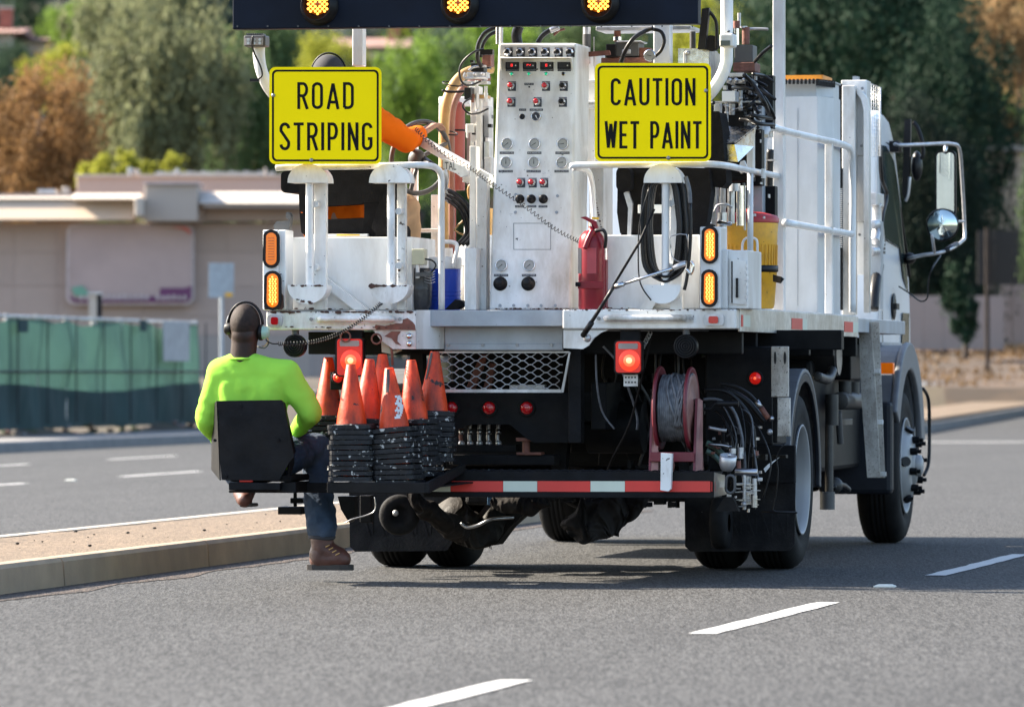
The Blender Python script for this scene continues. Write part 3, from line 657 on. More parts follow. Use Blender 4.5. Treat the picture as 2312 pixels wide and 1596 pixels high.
def slope(b, x0, y0, x1, y1, Y, d, m):            # ledge with a sloping, weathered top that catches the sun
    p = [WP(x0, y1, Y), WP(x1, y1, Y), WP(x1, y0, Y+d), WP(x0, y0, Y+d)]
    b.add(p + [p[0] + Vector((0, d+.3, -.1)), p[1] + Vector((0, d+.3, -.1))], [(0, 1, 2, 3), (0, 4, 5, 1), (1, 5, 2), (0, 3, 4)], m)
def wb(b, x0, y0, x1, y1, Y, d, m):                  # box whose face is given in view pixels, facing the camera
    a = WP(x0, y1, Y); c = WP(x1, y0, Y); b.box((a.x, Y, a.z), (c.x, Y + d, c.z), m)
st = thing('store_building', 'low pinkish beige store with flat roof and stepped parapet at left', 'building', (WP(300, 0, YB).x, YB, .6), 'W')
b = B(); wb(b, -160, 505, 700, 980, YB + .025, 22, 'wall_pink'); b.build('wall', st)
ys_ = [503, 570, 646, 715, 757, 870, 978]
for r in range(3):
    y0, y1 = ys_[r], ys_[r+1]
    for k in range(9):
        x0 = -160 + k * 96; b = B(); wb(b, x0 + .35, y0 + .6, x0 + 95.65, y1 - .6, YB, .03, 'wall_pink'); b.build('wall_panel', st)
b = B(); wb(b, -160, 716, 440, 978, YB, .06, 'wall_pink'); wb(b, 441, 716, 700, 756, YB, .06, 'wall_pink'); b.build('wall_panel', st)
b = B(); wb(b, 441, 757, 700, 978, YB - .12, .2, 'wall_grey'); b.build('wall_base', st)
b = B(); p0, p1, p2, p3 = WP(-160, 496.5, YB-.9), WP(303, 496.5, YB-.9), WP(303, 449, YB-.35), WP(-160, 449, YB-.35); b.add([p0, p1, p2, p3, p0 + Vector((0, .9, 0)), p1 + Vector((0, .9, 0))], [(0, 1, 2, 3), (0, 4, 5, 1), (1, 5, 2)], 'wall_tan'); b.build('fascia', st, .03)
b = B(); slope(b, -160, 444, 303, 448.8, YB - .5, .3, 'ledge_white'); b.build('ledge', st)
b = B(); slope(b, 165, 437, 322, 449, YB - 1.0, .6, 'ledge_white'); wb(b, 303.5, 445, 323, 489, YB - 1.8, .7, 'ledge_white'); b.build('ledge', st, .04)
b = B(); wb(b, 173, 398, 640, 455, YB + 6, 1, 'wall_pink'); b.build('parapet', st, .03)
b = B(); wb(b, 170, 394, 700, 399.6, YB + 5.9, 1.2, 'ledge_white'); b.build('coping', st)
b = B(); wb(b, 326, 416, 447, 500, YB - 1.2, 1.9, 'pier_tan'); b.build('pier', st, .03)
b = B(); wb(b, 323, 411, 450, 415.8, YB - 1.3, 2.1, 'sign_frame'); b.build('coping', st)
b = B(); slope(b, 448.5, 433, 700, 459.5, YB - 1.3, .9, 'ledge_white'); b.build('ledge', st, .04)
b = B(); wb(b, 460, 460, 700, 469, YB - 1.2, 1.2, 'wall_grey'); wb(b, 449, 460, 459.5, 499, YB - .7, .9, 'wall_pink'); wb(b, 460, 469.5, 700, 499, YB - .4, .6, 'wall_pink'); b.build('fascia', st)
b = B(); wb(b, -160, 437, 165, 448, YB + 3, 1, 'wall_grey'); b.build('parapet', st)
def rrect(x0, y0, x1, y1, r, n=6):
    o = []
    for cx_, cy_, a0 in ((x1-r, y0+r, -90), (x1-r, y1-r, 0), (x0+r, y1-r, 90), (x0+r, y0+r, 180)):
        for i in range(n+1): a = radians(a0 + 90*i/n); o.append((cx_ + r*cos(a), cy_ + r*sin(a)))
    return o
sg = B(); sg.poly([WP(x, y, YB - .30) for x, y in rrect(150, 506, 438, 689, 20)], (0, .29, 0), 'sign_frame'); sgo = sg.build('sign_panel', st)
b = B(); b.poly([WP(x, y, YB - .33) for x, y in rrect(156, 511, 432, 683, 15)], (0, .028, 0), 'sign_face'); b.build('sign_face', sgo)
b = B(); b.poly([WP(x, y, YB - .36) for x, y in [(156, 668), (172, 676), (300, 671), (360, 668), (362, 650), (418, 650), (432, 645), (432, 672), (424, 681), (415, 683), (172, 683), (160, 678)]], (0, .028, 0), 'sign_purple'); b.build('sign_strip', sgo)
b = B(); b.poly([WP(x, y, YB - .39) for x, y in [(160, 650), (186, 645), (200, 660), (196, 668), (170, 668)]], (0, .028, 0), 'sign_green'); b.build('sign_mark', sgo)
b = B()
for i in range(20):
    x = 180 + i*12.3
    if not 330 < x < 352: wb(b, x, 668 - (i % 3), x + 7, 677, YB - .40, .03, 'sign_frame')
b.build('sign_mark', sgo)
b = B(); b.poly([WP(x, y, YB - .39) for x, y in [(385, 512), (420, 512), (431, 522), (431, 530), (414, 518)]], (0, .028, 0), 'sign_red'); b.build('sign_mark', sgo)
for i, (x0, y0, x1, y1) in enumerate([(288, 378, 297, 396), (299, 382, 312, 396), (85, 428, 126, 438), (139, 422, 152, 438), (396, 380, 402, 395), (596, 378, 600, 395)]):
    b = B(); wb(b, x0, y0, x1, y1, YB + 4, .8, ['galv', 'ledge_white'][i % 2]); b.build('roof_vent', st, .02)
b = B()
for i in range(34):
    x = 350 + i*8; wb(b, x, 389 - (i*7 % 4), x + 5, 395, YB + 8, .3, 'galv')
b.build('roof_pipes', st, kind='stuff')

# tan building at right behind the evergreens
tbd = thing('tan_building', 'tan building behind the dark evergreens at the right edge', 'building', (14, 158, 1.6), 'W')
YR = 158.0
b = B(); wb(b, 2160, 342, 2700, 800, YR, 14, 'wall_tan'); b.build('wall', tbd)
b = B(); wb(b, 2150, 329, 2700, 341, YR - .3, 14.5, 'ledge_white'); b.build('coping', tbd)
for k in range(6):
    for r, (ya, yb_) in enumerate(((345, 440), (442, 540), (542, 640), (642, 775))):
        b = B(); wb(b, 2162 + k*62, ya, 2222 + k*62, yb_, YR - .05, .06, 'wall_pink' if r == 3 else 'wall_tan'); b.build('wall_panel', tbd)
gw = thing('garden_wall', 'low tan wall below the dark evergreen right of the cab', 'wall', (11, 146, 1.2), 'W')
for k in range(8):
    b = B(); wb(b, 1900 + k*46, 668, 1945.4 + k*46, 790, 146, .3, 'wall_pink'); b.build('wall_panel', gw)
mk('board_brown', (0.028, 0.025, 0.023), 0.7, var=.1, vs=1)
sc_ = thing('screened_fence', 'dark screened fence on posts before the tan building at right', 'fence', (WP(2250, 0, 134).x, 134, 1.2), 'W')
for k in range(4):
    b = B(); wb(b, 2207 + k*40, 521, 2246 + k*40, 643, 134, .06, 'board_brown'); b.build('screen_panel', sc_)
b = B(); wb(b, 2225, 515, 2234, 835, 133.7, .1, 'bark'); b.build('post', sc_)
b = B(); wb(b, 2340, 515, 2349, 835, 133.7, .1, 'bark'); b.build('post', sc_)

# ------------------------------------------------------------------ screened construction fence at left
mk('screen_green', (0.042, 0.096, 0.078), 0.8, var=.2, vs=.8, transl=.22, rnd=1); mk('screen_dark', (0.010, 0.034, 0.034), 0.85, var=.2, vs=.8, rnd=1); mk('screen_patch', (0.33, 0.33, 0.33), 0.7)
UF = -19.0
fence = thing('construction_fence', 'temporary fence with green privacy screen along the far pavement at left', 'fence', (UF, 60, .4))
va, vb = S(-130, 900, UF).y, S(441, 900, UF).y
npan = 9
for k in range(npan + 1):
    v = va + (vb - va) * k / npan; w = to_world((UF, v, 0)); gz = .36
    b = B(); b.cyl((UF, v, gz - .1), (UF, v, 2.02), .035, 'galv', seg=8); b.cyl((UF + .19, v, .3), (UF + .19, v, 1.97), .013, 'fender_dark', seg=6); b.build('post', fence)
b = B(); b.cyl((UF, va, 1.98), (UF, vb, 1.98), .025, 'galv', seg=8); b.build('top_rail', fence)
b = B(); b.cyl((UF + .19, va, 1.12), (UF + .19, vb, 1.12), .02, 'lamp_black', seg=8); b.build('mid_rail', fence)
for k in range(npan):
    v0_, v1_ = va + (vb - va)*k/npan - .01, va + (vb - va)*(k+1)/npan + .01; nu, nz_ = 26, 22; vs = []; fs = []
    zl0 = .84 + .07 * sin(k * .9); zl1 = .84 + .07 * sin((k+1) * .9)
    for part, m_, nm in ((0, 'screen_green', 'screen_panel'), (1, 'screen_dark', 'screen_shade')):  # lower strip: shade on the cloth put into a darker green
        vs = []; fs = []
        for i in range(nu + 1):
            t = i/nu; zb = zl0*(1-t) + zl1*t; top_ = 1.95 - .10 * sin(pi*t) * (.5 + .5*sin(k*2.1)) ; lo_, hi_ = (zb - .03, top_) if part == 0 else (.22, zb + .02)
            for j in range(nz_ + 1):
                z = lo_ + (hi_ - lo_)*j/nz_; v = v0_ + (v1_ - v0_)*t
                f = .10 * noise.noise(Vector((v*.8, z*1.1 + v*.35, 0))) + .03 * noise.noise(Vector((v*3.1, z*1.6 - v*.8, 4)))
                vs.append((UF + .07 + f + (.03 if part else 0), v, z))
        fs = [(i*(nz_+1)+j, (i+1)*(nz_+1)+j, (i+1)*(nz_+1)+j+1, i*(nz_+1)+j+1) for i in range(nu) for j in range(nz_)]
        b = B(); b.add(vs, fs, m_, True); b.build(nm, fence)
for x0, y0, x1, y1, m_ in ((44, 722, 64, 750, 'screen_dark'), (318, 722, 332, 748, 'screen_dark'), (370, 726, 428, 815, 'screen_patch')):
    a = S(x0, y1, UF + .22); c = S(x1, y0, UF + .22); b = B(); b.box((UF + .20, a.y, a.z), (UF + .22, c.y, c.z), m_); b.build('screen_patch', fence)
# utility post and back of the road sign
b = B(); p = WP(214, 0, 108); wb(b, 201, 665, 218, 740, 108, .25, 'ledge_white'); wb(b, 218.3, 662, 229, 740, 108.1, .2, 'fender_dark'); wb(b, 198, 660, 230, 664.6, 107.95, .35, 'galv')
a = WP(209, 740, 108); b.box((a.x-.06, 108.05, .3), (a.x+.06, 108.2, a.z - .003), 'galv')
solo(b, 'utility_post', 'short white utility post sticking up behind the green screen', 'post', (a.x, 108, .3), 'W')
pb = GT(500, 985); sgn = thing('road_sign', 'grey back of a road sign on a thin post before the store', 'road sign', (WP(500, 0, 96).x, 96, .15), 'W')
b = B(); a = WP(500, 595, 96); b.cyl((a.x, 96.05, .13), (a.x, 96.05, a.z), .035, 'grey_paint', seg=10); b.build('post', sgn)
b = B(); wb(b, 471, 594, 528, 672, 96, .01, 'grey_paint'); b.build('plate', sgn, .003)
b = B(); wb(b, 508, 661, 525, 670, 95.985, .008, 'cooler_yellow'); b.build('sticker', sgn)
# ------------------------------------------------------------------ lettering helpers
_fc = {}
def font_mesh(s):
    if s in _fc: return _fc[s]
    c = bpy.data.curves.new('t', 'FONT'); c.body = s; c.resolution_u = 2; o = bpy.data.objects.new('t', c); COL.objects.link(o)
    me = bpy.data.meshes.new_from_object(o); vs = [v.co.copy() for v in me.vertices]; fs = [tuple(p.vertices) for p in me.polygons]
    bpy.data.objects.remove(o); bpy.data.curves.remove(c); bpy.data.meshes.remove(me)
    x0 = min(v.x for v in vs); x1 = max(v.x for v in vs); y0 = min(v.y for v in vs); y1 = max(v.y for v in vs)
    _fc[s] = ([((v.x-x0)/(x1-x0), (v.y-y0)/(y1-y0)) for v in vs], fs); return _fc[s]
def text_on(b, s, x0, y0, x1, y1, fn, m):            # fn(x, y) -> point
    vs, fs = font_mesh(s); b.add([fn(x0 + p[0]*(x1-x0), y1 - p[1]*(y1-y0)) for p in vs], fs, m)
def arc(cx, cy, rx, ry, a0, a1, n=8): return [(cx + rx*cos(radians(a0+(a1-a0)*i/n)), cy + ry*sin(radians(a0+(a1-a0)*i/n))) for i in range(n+1)]
GL = {   # highway style condensed strokes, centre lines in a 0.39 x 1 box
 'R': (.36, [[(.05, 0), (.05, .945), *arc(.19, .72, .12, .225, 90, -90), (.05, .495)], [(.19, .47), (.33, 0)]]),
 'O': (.37, [[*arc(.185, .80, .135, .145, 180, 0), *arc(.185, .20, .135, .145, 0, -180), (.05, .80)]]),
 'A': (.42, [[(.045, 0), (.21, .95)], [(.21, .95), (.375, 0)], [(.10, .26), (.32, .26)]]),
 'D': (.36, [[(.05, .055), (.05, .945), (.16, .945), *arc(.17, .78, .14, .165, 80, 0), *arc(.17, .22, .14, .165, 0, -90), (.05, .055)]]),
 'S': (.36, [[*arc(.18, .79, .13, .155, 0, 180), *arc(.18, .72, .13, .1, 180, 220, 3), *arc(.18, .28, .13, .1, 40, 0, 3), *arc(.18, .21, .13, .155, 0, -180)]]),
 'T': (.34, [[(0, .945), (.34, .945)], [(.17, .945), (.17, 0)]]),
 'I': (.10, [[(.05, 0), (.05, 1)]]),
 'P': (.35, [[(.05, 0), (.05, .945), *arc(.18, .69, .12, .255, 90, -90), (.05, .435)]]),
 'N': (.36, [[(.05, 0), (.05, 1)], [(.05, .93), (.31, .07)], [(.31, 0), (.31, 1)]]),
 'G': (.36, [[*arc(.18, .80, .13, .145, 0, 180), *arc(.18, .20, .13, .145, 180, 360), (.31, .42), (.2, .42)]]),
 'C': (.36, [[*arc(.18, .79, .13, .155, 0, 180), *arc(.18, .21, .13, .155, 180, 360)]]),
 'U': (.36, [[(.05, 1), (.05, .2), *arc(.18, .20, .13, .145, 180, 360), (.31, 1)]]),
 'W': (.46, [[(.04, 1), (.13, .03)], [(.13, .03), (.23, .9)], [(.23, .9), (.33, .03)], [(.33, .03), (.42, 1)]]),
 'E': (.32, [[(.31, .945), (.05, .945), (.05, .055), (.31, .055)], [(.05, .5), (.27, .5)]])}
def ribbon(b, pts, w, fn, m):
    n = len(pts); L_ = []; R_ = []
    for i in range(n):
        a = Vector(pts[max(0, i-1)]); c = Vector(pts[min(n-1, i+1)]); p = Vector(pts[i])
        d1 = (p - a).normalized() if i > 0 and (p - a).length > 1e-6 else None; d2 = (c - p).normalized() if i < n-1 and (c - p).length > 1e-6 else None
        if d1 is None: d1 = d2
        if d2 is None: d2 = d1
        nn = Vector((-(d1+d2).y, (d1+d2).x)).normalized(); k = min(1.5, 1/max(.4, nn.dot(Vector((-d1.y, d1.x)))))
        L_.append(p + nn*w/2*k); R_.append(p - nn*w/2*k)
    b.add([fn(*q) for q in L_] + [fn(*q) for q in R_], [(i, i+1, n+i+1, n+i) for i in range(n-1)], m)
def stroke_text(parent, s, x0, x1, yt, yb, v, m='sign_black', stroke=.112):
    gap = .115; tot = sum(.22 if ch == ' ' else GL[ch][0] for ch in s) + gap*(len(s)-1)
    h = yb - yt; kx = (x1-x0)/tot; x = x0
    for ch in s:
        if ch == ' ': x += (.22+gap)*kx; continue
        w, st_ = GL[ch]; b = B()
        for j, ln in enumerate(st_):
            ribbon(b, [(p*kx/h, q) for p, q in ln], stroke*.95, lambda px, py, x=x, j=j: T(x + px*h, yb - py*h, v - .0006*j), m)
        o = b.build('letter', parent); x += (w+gap)*kx
def stadium(x, y, w, h, n=8):
    r = w/2; return [(x + r*cos(a), y + (h/2-r)*(1 if sin(a) >= 0 else -1) + r*sin(a)) for a in [pi*i/n for i in range(n+1)] + [pi + pi*i/n for i in range(n+1)]]

# ================================================================== THE TRUCK
truck = thing('road_striping_truck', 'white cab-over road striping truck with arrow board and rear control station', 'truck')
SPLIT = {'splash_panel', 'lower_cabinet', 'bumper_leg', 'mast_post', 'metal_plate', 'rear_bulkhead', 'panel_stand', 'tank_frame', 'machinery_frame', 'paint_tank_casing', 'tank_bands', 'black_duct', 'inner_frame', 'headrest', 'hitch_bar', 'lamp_bracket', 'mounting_struts', 'valve_cluster', 'paint_guns', 'frame_bolts', 'hydraulic_ports', 'hydraulic_rams', 'hose_ties', 'cylinder_straps', 'blue_ram', 'seat_bracket', 'foot_rest', 'pump_bracket', 'pump_housing', 'engine_hoses', 'hanging_cables', 'black_hoses', 'hydraulic_hoses', 'side_shroud', 'inner_bracket', 'sensor_cables', 'green_hose', 'spare_beacon_bracket', 'pipework', 'gun_linkage', 'pump_unit', 'step_hanger', 'deck_beam', 'axle_bracket', 'hose_couplings', 'mirror_mount'}
SING = {'hydraulic_hoses': 'hydraulic_hose', 'gun_linkage': 'linkage_bar', 'valve_cluster': 'valve_fitting', 'paint_guns': 'paint_gun_piece', 'frame_bolts': 'bolt', 'hydraulic_ports': 'hydraulic_port', 'hydraulic_rams': 'hydraulic_ram', 'hose_ties': 'hose_tie', 'cylinder_straps': 'cylinder_strap', 'engine_hoses': 'engine_hose', 'hanging_cables': 'hanging_cable', 'black_hoses': 'black_hose', 'sensor_cables': 'sensor_cable', 'tank_bands': 'tank_band', 'mounting_struts': 'mounting_strut', 'pipework': 'pipe_piece'}
def part(b, name, bevel=.004, **k):
    if name in SPLIT:
        for n in islands(b): o = n.build(SING.get(name, name), truck, bevel, **k)
        return o
    return b.build(name, truck, bevel, **k)
uL, uR = T(601, 720).x, 1.25
ZD = 1.43
b = B(); b.box((uL+.01, .13, 1.345), (uR-.016, 7.1, ZD), 'grey_paint'); part(b, 'deck')
b = B(); b.fb(601, 703, 940, 745, 0, .12, 'white_worn'); part(b, 'deck_beam', .008)
b = B(); b.fb(1270, 698, 1662, 743, 0, .12, 'white_paint'); b.fp([(1275, 745), (1374, 745), (1357, 751), (1341, 763), (1329, 780), (1316, 788), (1272, 786), (1272, 745)], .02, .02, 'white_paint'); part(b, 'deck_beam', .008)
b = B(); b.poly([T(940, 700, 0), T(940, 788, 0), T(1003, 788, .26), T(1003, 700, .26)], (0, .015, 0), 'white_paint')
b.fp([(843, 746), (860, 768), (887, 788), (939, 788), (939, 746)], .01, .02, 'white_worn'); part(b, 'gusset')
b = B(); b.fp([(845, 739), (848, 733), (868, 736), (892, 731), (905, 723), (920, 718), (932, 727), (937, 734), (938, 745), (850, 745)], -.003, .0025, 'rust_brown')
b.fp([(868, 759), (884, 748), (905, 748), (898, 758), (897, 770), (906, 780), (893, 776), (884, 764)], .0065, .003, 'rust_brown'); part(b, 'rust_patch', 0)
b = B(); b.fb(1004, 703, 1271, 792, .26, .02, 'grey_paint'); b.fb(1006, 776, 1270, 790, .252, .007, 'grey_paint'); cp_ = part(b, 'rear_plate')
for x in (1012, 1090, 1168, 1245): b = B(); b.bolt(x, 779, .252, 4); b.build('bolt', cp_)
vE = S(1938, 740, 1.25).y
b = B(); b.box((1.236, .13, 1.315), (1.25, vE, 1.438), 'alu_plate'); b.box((1.15, .13, 1.438), (1.236, vE, 1.444), 'alu_plate'); side = part(b, 'deck_side')
for xa, xb, xc in ((1657, 1677, 1693), (1787, 1811, 1822), (1906, 1925, 1937)):
    a, c, d = S(xa, 0, 1.25).y, S(xb, 0, 1.25).y, S(xc, 0, 1.25).y
    b = B(); b.box((1.2505, a if a > .14 else .14, 1.342), (1.253, c, 1.403), 'tape_red'); b.box((1.2505, c + .002, 1.342), (1.253, d, 1.403), 'tape_white'); b.build('reflector', side)
def grab(x0, x1, y):
    b = B(); b.fp(rrect(x0-6, y-9, x1+6, y+9, 3, 2), -.006, .006, 'white_worn'); p = part(b, 'handle_plate', 0)
    b = B(); b.tb([(x0+16, y, -.006), (x0+22, y-1, -.045), (x0+40, y-1, -.05), (x1-40, y-1, -.05), (x1-22, y-1, -.045), (x1-16, y, -.006)], 7, 'white_worn'); b.build('grab_handle', p)
    for x in (x0, x1): b = B(); b.bolt(x, y, -.006, 4.5); b.build('bolt', p)
grab(703, 903, 721); grab(1352, 1560, 719)
def side_marker(x0, y0, x1, y1, v=-.001):
    b = B(); b.fp(rrect(x0, y0, x1, y1, 7, 3), v-.012, .012, 'galv'); o = part(b, 'marker_light', .002)
    b = B(); b.fp(rrect(x0 + (x1-x0)*.25, y0+5, x1 - (x1-x0)*.28, y1-5, 4, 3), v-.026, .013, 'red_lens'); b.build('lens', o)
side_marker(603, 711, 637, 738); side_marker(1588, 709, 1634, 735)
for p in ((924, 759), (924, 776)): b = B(); q = T(p[0], p[1], 0); b.ball(q, .017, 'chrome'); part(b, 'ball_stud', 0)

# light columns with oval amber lamps
def oval_lamp(x, y, w, h, v, lit, parent):
    b = B(); b.fp(stadium(x, y, w, h), v-.012, .012, 'lamp_black'); o = b.build('oval_lamp', parent, .004)
    b = B(); b.fp(stadium(x, y, w-14, h-14), v-.018, .006, 'amber_lens' if lit else 'amber_dim'); b.build('lens', o, .002)
    b = B()
    if lit:
        for r in range(-6, 7):
            for c_ in range(-1, 2):
                xx = x + c_*6 + (3 if r % 2 else 0) - (1.5 if r % 2 else 0); yy = y + r*(h-24)/13
                if abs(xx-x) > 8 or (abs(r) > 5 and c_): continue
                p = T(xx, yy, v-.018); b.lathe([(.0048, 0), (.003, .004), (0, .005)], p, (0, -1, 0), 'amber_led', seg=6)
        b.build('led_cluster', o)
    else:
        for r in range(-4, 5): b.fb(x-7, y + r*6 - .8, x+7, y + r*6 + .8, v-.0195, .0014, 'amber_dark')
        b.build('lens_ribs', o)
b = B(); b.fb(593, 519, 628, 700, -.02, .20, 'white_clean'); b.fb(628.5, 519, 645, 700, .0, .18, 'white_clean'); lc = part(b, 'lamp_column', .006)
oval_lamp(612, 562, 38, 87, -.02, False, lc); oval_lamp(615, 656, 40, 90, -.02, True, lc)
b = B(); b.fp([(596, 690), (634, 660), (640, 668), (641, 694), (636, 699), (598, 699)], -.0235, .003, 'rust'); b.build('rust_patch', lc)
b = B(); b.fb(1580, 512, 1627, 697, -.02, .22, 'white_clean'); rc = part(b, 'lamp_column', .006)
oval_lamp(1602, 553, 38, 86, -.02, True, rc); oval_lamp(1601, 651, 38, 86, -.02, True, rc)

# body boxes below the operator seats
b = B(); b.fb(645, 535, 884, 701, .2, .75, 'white_clean'); b.fb(884.5, 535, 931, 701, .32, .6, 'white_paint'); part(b, 'seat_box', .006)
b = B(); b.fb(1368, 530, 1580, 698, .2, .75, 'white_clean'); part(b, 'seat_box', .006)
b = B(); a = T(1628, 697, .03); c = T(1643, 563, .03)
b.fb(1628, 563, 1643, 697, .03, .5, 'white_clean'); b.fb(1643.5, 565, 1688, 697, .05, .48, 'white_clean'); cb = part(b, 'side_cabinet', .005)
b = B(); b.fp([(1649, 583), (1684, 590), (1684, 688), (1649, 685)], .036, .012, 'white_paint'); dr = b.build('cabinet_door', cb, .003)
b = B(); b.fb(1651, 590, 1654, 684, .033, .003, 'lamp_black'); b.fb(1661, 628, 1666, 672, .024, .01, 'lamp_black'); b.build('latch', cb)
b = B()
for i in range(7): b.cyl(T(1687, 596 + i*14, .03), T(1687, 605 + i*14, .03), .007, 'white_paint', seg=8)
b.build('hinge', cb)
# diagonal struts
b = B(); b.poly([T(730, 622, .14), T(722, 640, .14), T(800, 700, .14), T(832, 700, .14)], (0, .05, 0), 'white_clean'); part(b, 'strut', .006)
b = B(); b.poly([T(1508, 640, .14), T(1494, 640, .14), T(1440, 698, .14), T(1472, 698, .14)], (0, .05, 0), 'white_paint'); part(b, 'strut', .006)

# hose hangers: half discs above and below, between two posts
def half_disc(b, x0, x1, yb, yt, v, dv, m, up=True):
    w = (x1-x0)/2; cx_ = (x0+x1)/2; pts = []
    for i in range(17):
        a = pi*i/16; pts.append((cx_ + w*cos(a), yb - (yb-yt)*sin(a)**.9 if up else yb + (yt-yb)*sin(a)**.9))
    if not up: pts = pts[::-1]
    b.fp(pts, v, dv, m)
def hanger(x0, x1, yb, ybot, tube_x, post_x0, post_x1, m, name_, pins, behind=True):
    b = B(); v = -.06
    half_disc(b, x0, x1, 413, 370, v, .004, m); half_disc(b, x0+1, x1-1, 413, 371.5, v+.004, .14, m); b.build('x', truck) if 0 else None
    o = part(b, 'hanger_hood', .002)
    b = B(); half_disc(b, x0, x1-3, 643, 686, v, .004, m, False); half_disc(b, x0+1, x1-4, 643, 684.5, v+.004, .14, m, False); part(b, 'hanger_cradle', .002)
    b = B(); p0 = T(tube_x, 414, v+.04); p1 = T(tube_x, 644, v+.04); b.cyl(p0, p1, .021, m, seg=14); part(b, 'hanger_tube', 0)
    b = B(); b.fb(post_x0, 410, post_x1, 700, .06, .05, m); po = part(b, 'hanger_post', .004)
    for (x, y) in pins: b = B(); q = T(x, y, .06); b.cyl(q, q + Vector((0, -.06, 0)), .018, m, seg=12); b.build('pin', po, .003)
hanger(649, 741, 0, 0, 699, 709, 736, 'white_paint', 'a', ((717, 462), (716, 604)))
hanger(833, 926, 0, 0, 883, 896, 915, 'white_worn', 'b', ((905, 478), (905, 600)))
hanger(1453, 1540, 0, 0, 1503, 1512, 1540, 'white_clean', 'c', ((1518, 460), (1518, 603)))

# scabs of lost paint along edges
def scabs(name, x0, y0, x1, y1, v, n, m='rust', seed=1, big=3.0, parent=None):
    r = random.Random(seed); b = B()
    for i in range(n):
        t = r.random(); x = x0 + (x1-x0)*t; y = y0 + (y1-y0)*t + r.uniform(-1, 1)*(.6 if abs(y1-y0) < 8 else 2); w = big*r.random()**2 + .8; h = w*r.uniform(.3, .9)
        b.fp([(x + w*cos(a)*r.uniform(.6, 1.3)*1.4, y + h*sin(a)*r.uniform(.6, 1.3)) for a in [2*pi*k/7 for k in range(7)]], v-.0012-.0001*i, .001, m)
    o = b.build(name, parent or truck, 0); o['kind'] = 'stuff'; return o
scabs('paint_chips', 604, 704.5, 936, 704.5, 0, 60, seed=1, big=5); scabs('paint_chips', 640, 738, 935, 741, 0, 30, seed=2, big=3); scabs('paint_chips', 648, 697, 880, 698, .2, 26, seed=3, big=4)
scabs('paint_chips', 652, 645, 728, 645, -.06, 18, seed=4, big=4); scabs('paint_chips', 838, 645, 918, 645, -.06, 20, seed=5, big=6); scabs('paint_chips', 670, 676, 705, 684, -.06, 10, seed=6, big=4)
scabs('paint_chips', 1276, 700, 1655, 700, 0, 40, seed=7, big=2.5); scabs('paint_chips', 1104, 697, 1285, 697, .352, 40, seed=8, big=3); scabs('paint_chips', 1010, 706, 1265, 706, .26, 50, seed=9, big=3)
scabs('paint_chips', 888, 560, 892, 660, .2, 24, seed=10, big=2.2); scabs('paint_chips', 899, 570, 903, 660, .06, 16, seed=11, big=2.5); scabs('paint_chips', 1372, 695, 1440, 696, .2, 8, 'rust_brown', seed=12, big=5)
scabs('paint_chips', 1334, 400, 1358, 520, .9, 46, seed=13, big=2); scabs('paint_chips', 700, 590, 702, 640, .055, 8, seed=14, big=2); scabs('paint_chips', 610, 545, 640, 640, -.02, 8, seed=15, big=1.6)

# guard rails
b = B(); b.tb([(623, 380, -.02), (660, 378, -.02), (800, 376, -.02), (930, 373, .0), (965, 374, .08), (985, 380, .16), (996, 398, .2), (997, 450, .2), (997, 699, .2)], 7.5, 'white_paint', sub=6, seg=12); part(b, 'guard_rail', 0)
b = B(); b.tb([(1293, 378, -.02), (1300, 374, -.02), (1400, 372, -.02), (1560, 371, 0), (1630, 373, .15), (1690, 385, .9), (1757, 398, 2.05)], 7.5, 'white_clean', sub=6, seg=12); part(b, 'guard_rail', 0)
b = B(); b.tb([(1296, 380, .0), (1325, 385, .1), (1336, 410, .2), (1340, 460, .25), (1341, 520, .25), (1341, 699, .25)], 6.5, 'white_clean', sub=6, seg=12); part(b, 'guard_rail', 0)
b = B(); b.tb([(1694, 386, 1.0), (1694, 500, 1.0), (1694, 697, 1.0)], 7, 'white_clean', sub=1, seg=12); part(b, 'rail_post', 0)
b = B(); pts = [S(1721, 388, 1.12), S(1722, 340, 1.14), S(1728, 300, 1.16), S(1742, 288, 1.18), S(1773, 297, 1.2), S(1850, 315, 1.22), S(1905, 328, 1.22), S(1921, 345, 1.22), S(1925, 400, 1.22), S(1925, 550, 1.22), S(1925, 705, 1.22)]
b.tube(pts, .021, 'white_clean', seg=12, sub=5); part(b, 'guard_rail', 0)
b = B(); b.tube([S(1773, 503, 1.21), S(1850, 517, 1.22), S(1922, 529, 1.22)], .021, 'white_clean', seg=12, sub=3); part(b, 'guard_rail', 0)
q = S(1873, 322, 1.22); b = B(); b.box((1.195, q.y-.022, 1.44), (1.24, q.y+.022, q.z), 'white_paint'); part(b, 'rail_post', .004)
q = S(1760, 0, 1.17); b = B(); b.box((1.135, q.y-.03, 1.44), (1.20, q.y+.03, 4.1), 'white_clean'); part(b, 'mast_post', .006)
for x0, x1 in ((795, 819), (1475, 1513)): b = B(); b.fb(x0, -300, x1, 150 if x0 < 1000 else 240, .9, .09, 'white_clean'); part(b, 'mast_post', .006)
# bent lamp masts left and right
b = B(); b.tb([(585, 98, .3), (585, 130, .3), (592, 165, .3), (612, 205, .35), (650, 240, .5), (690, 270, .9)], 14, 'white_clean', sub=6, seg=14); part(b, 'lamp_mast', 0)
b = B(); b.tb([(1641, -300, .5), (1641, -100, .5), (1641, 110, .5), (1638, 150, .5), (1622, 185, .5), (1595, 220, .5), (1560, 250, .6)], 14.5, 'white_clean', sub=6, seg=14); part(b, 'lamp_mast', 0)
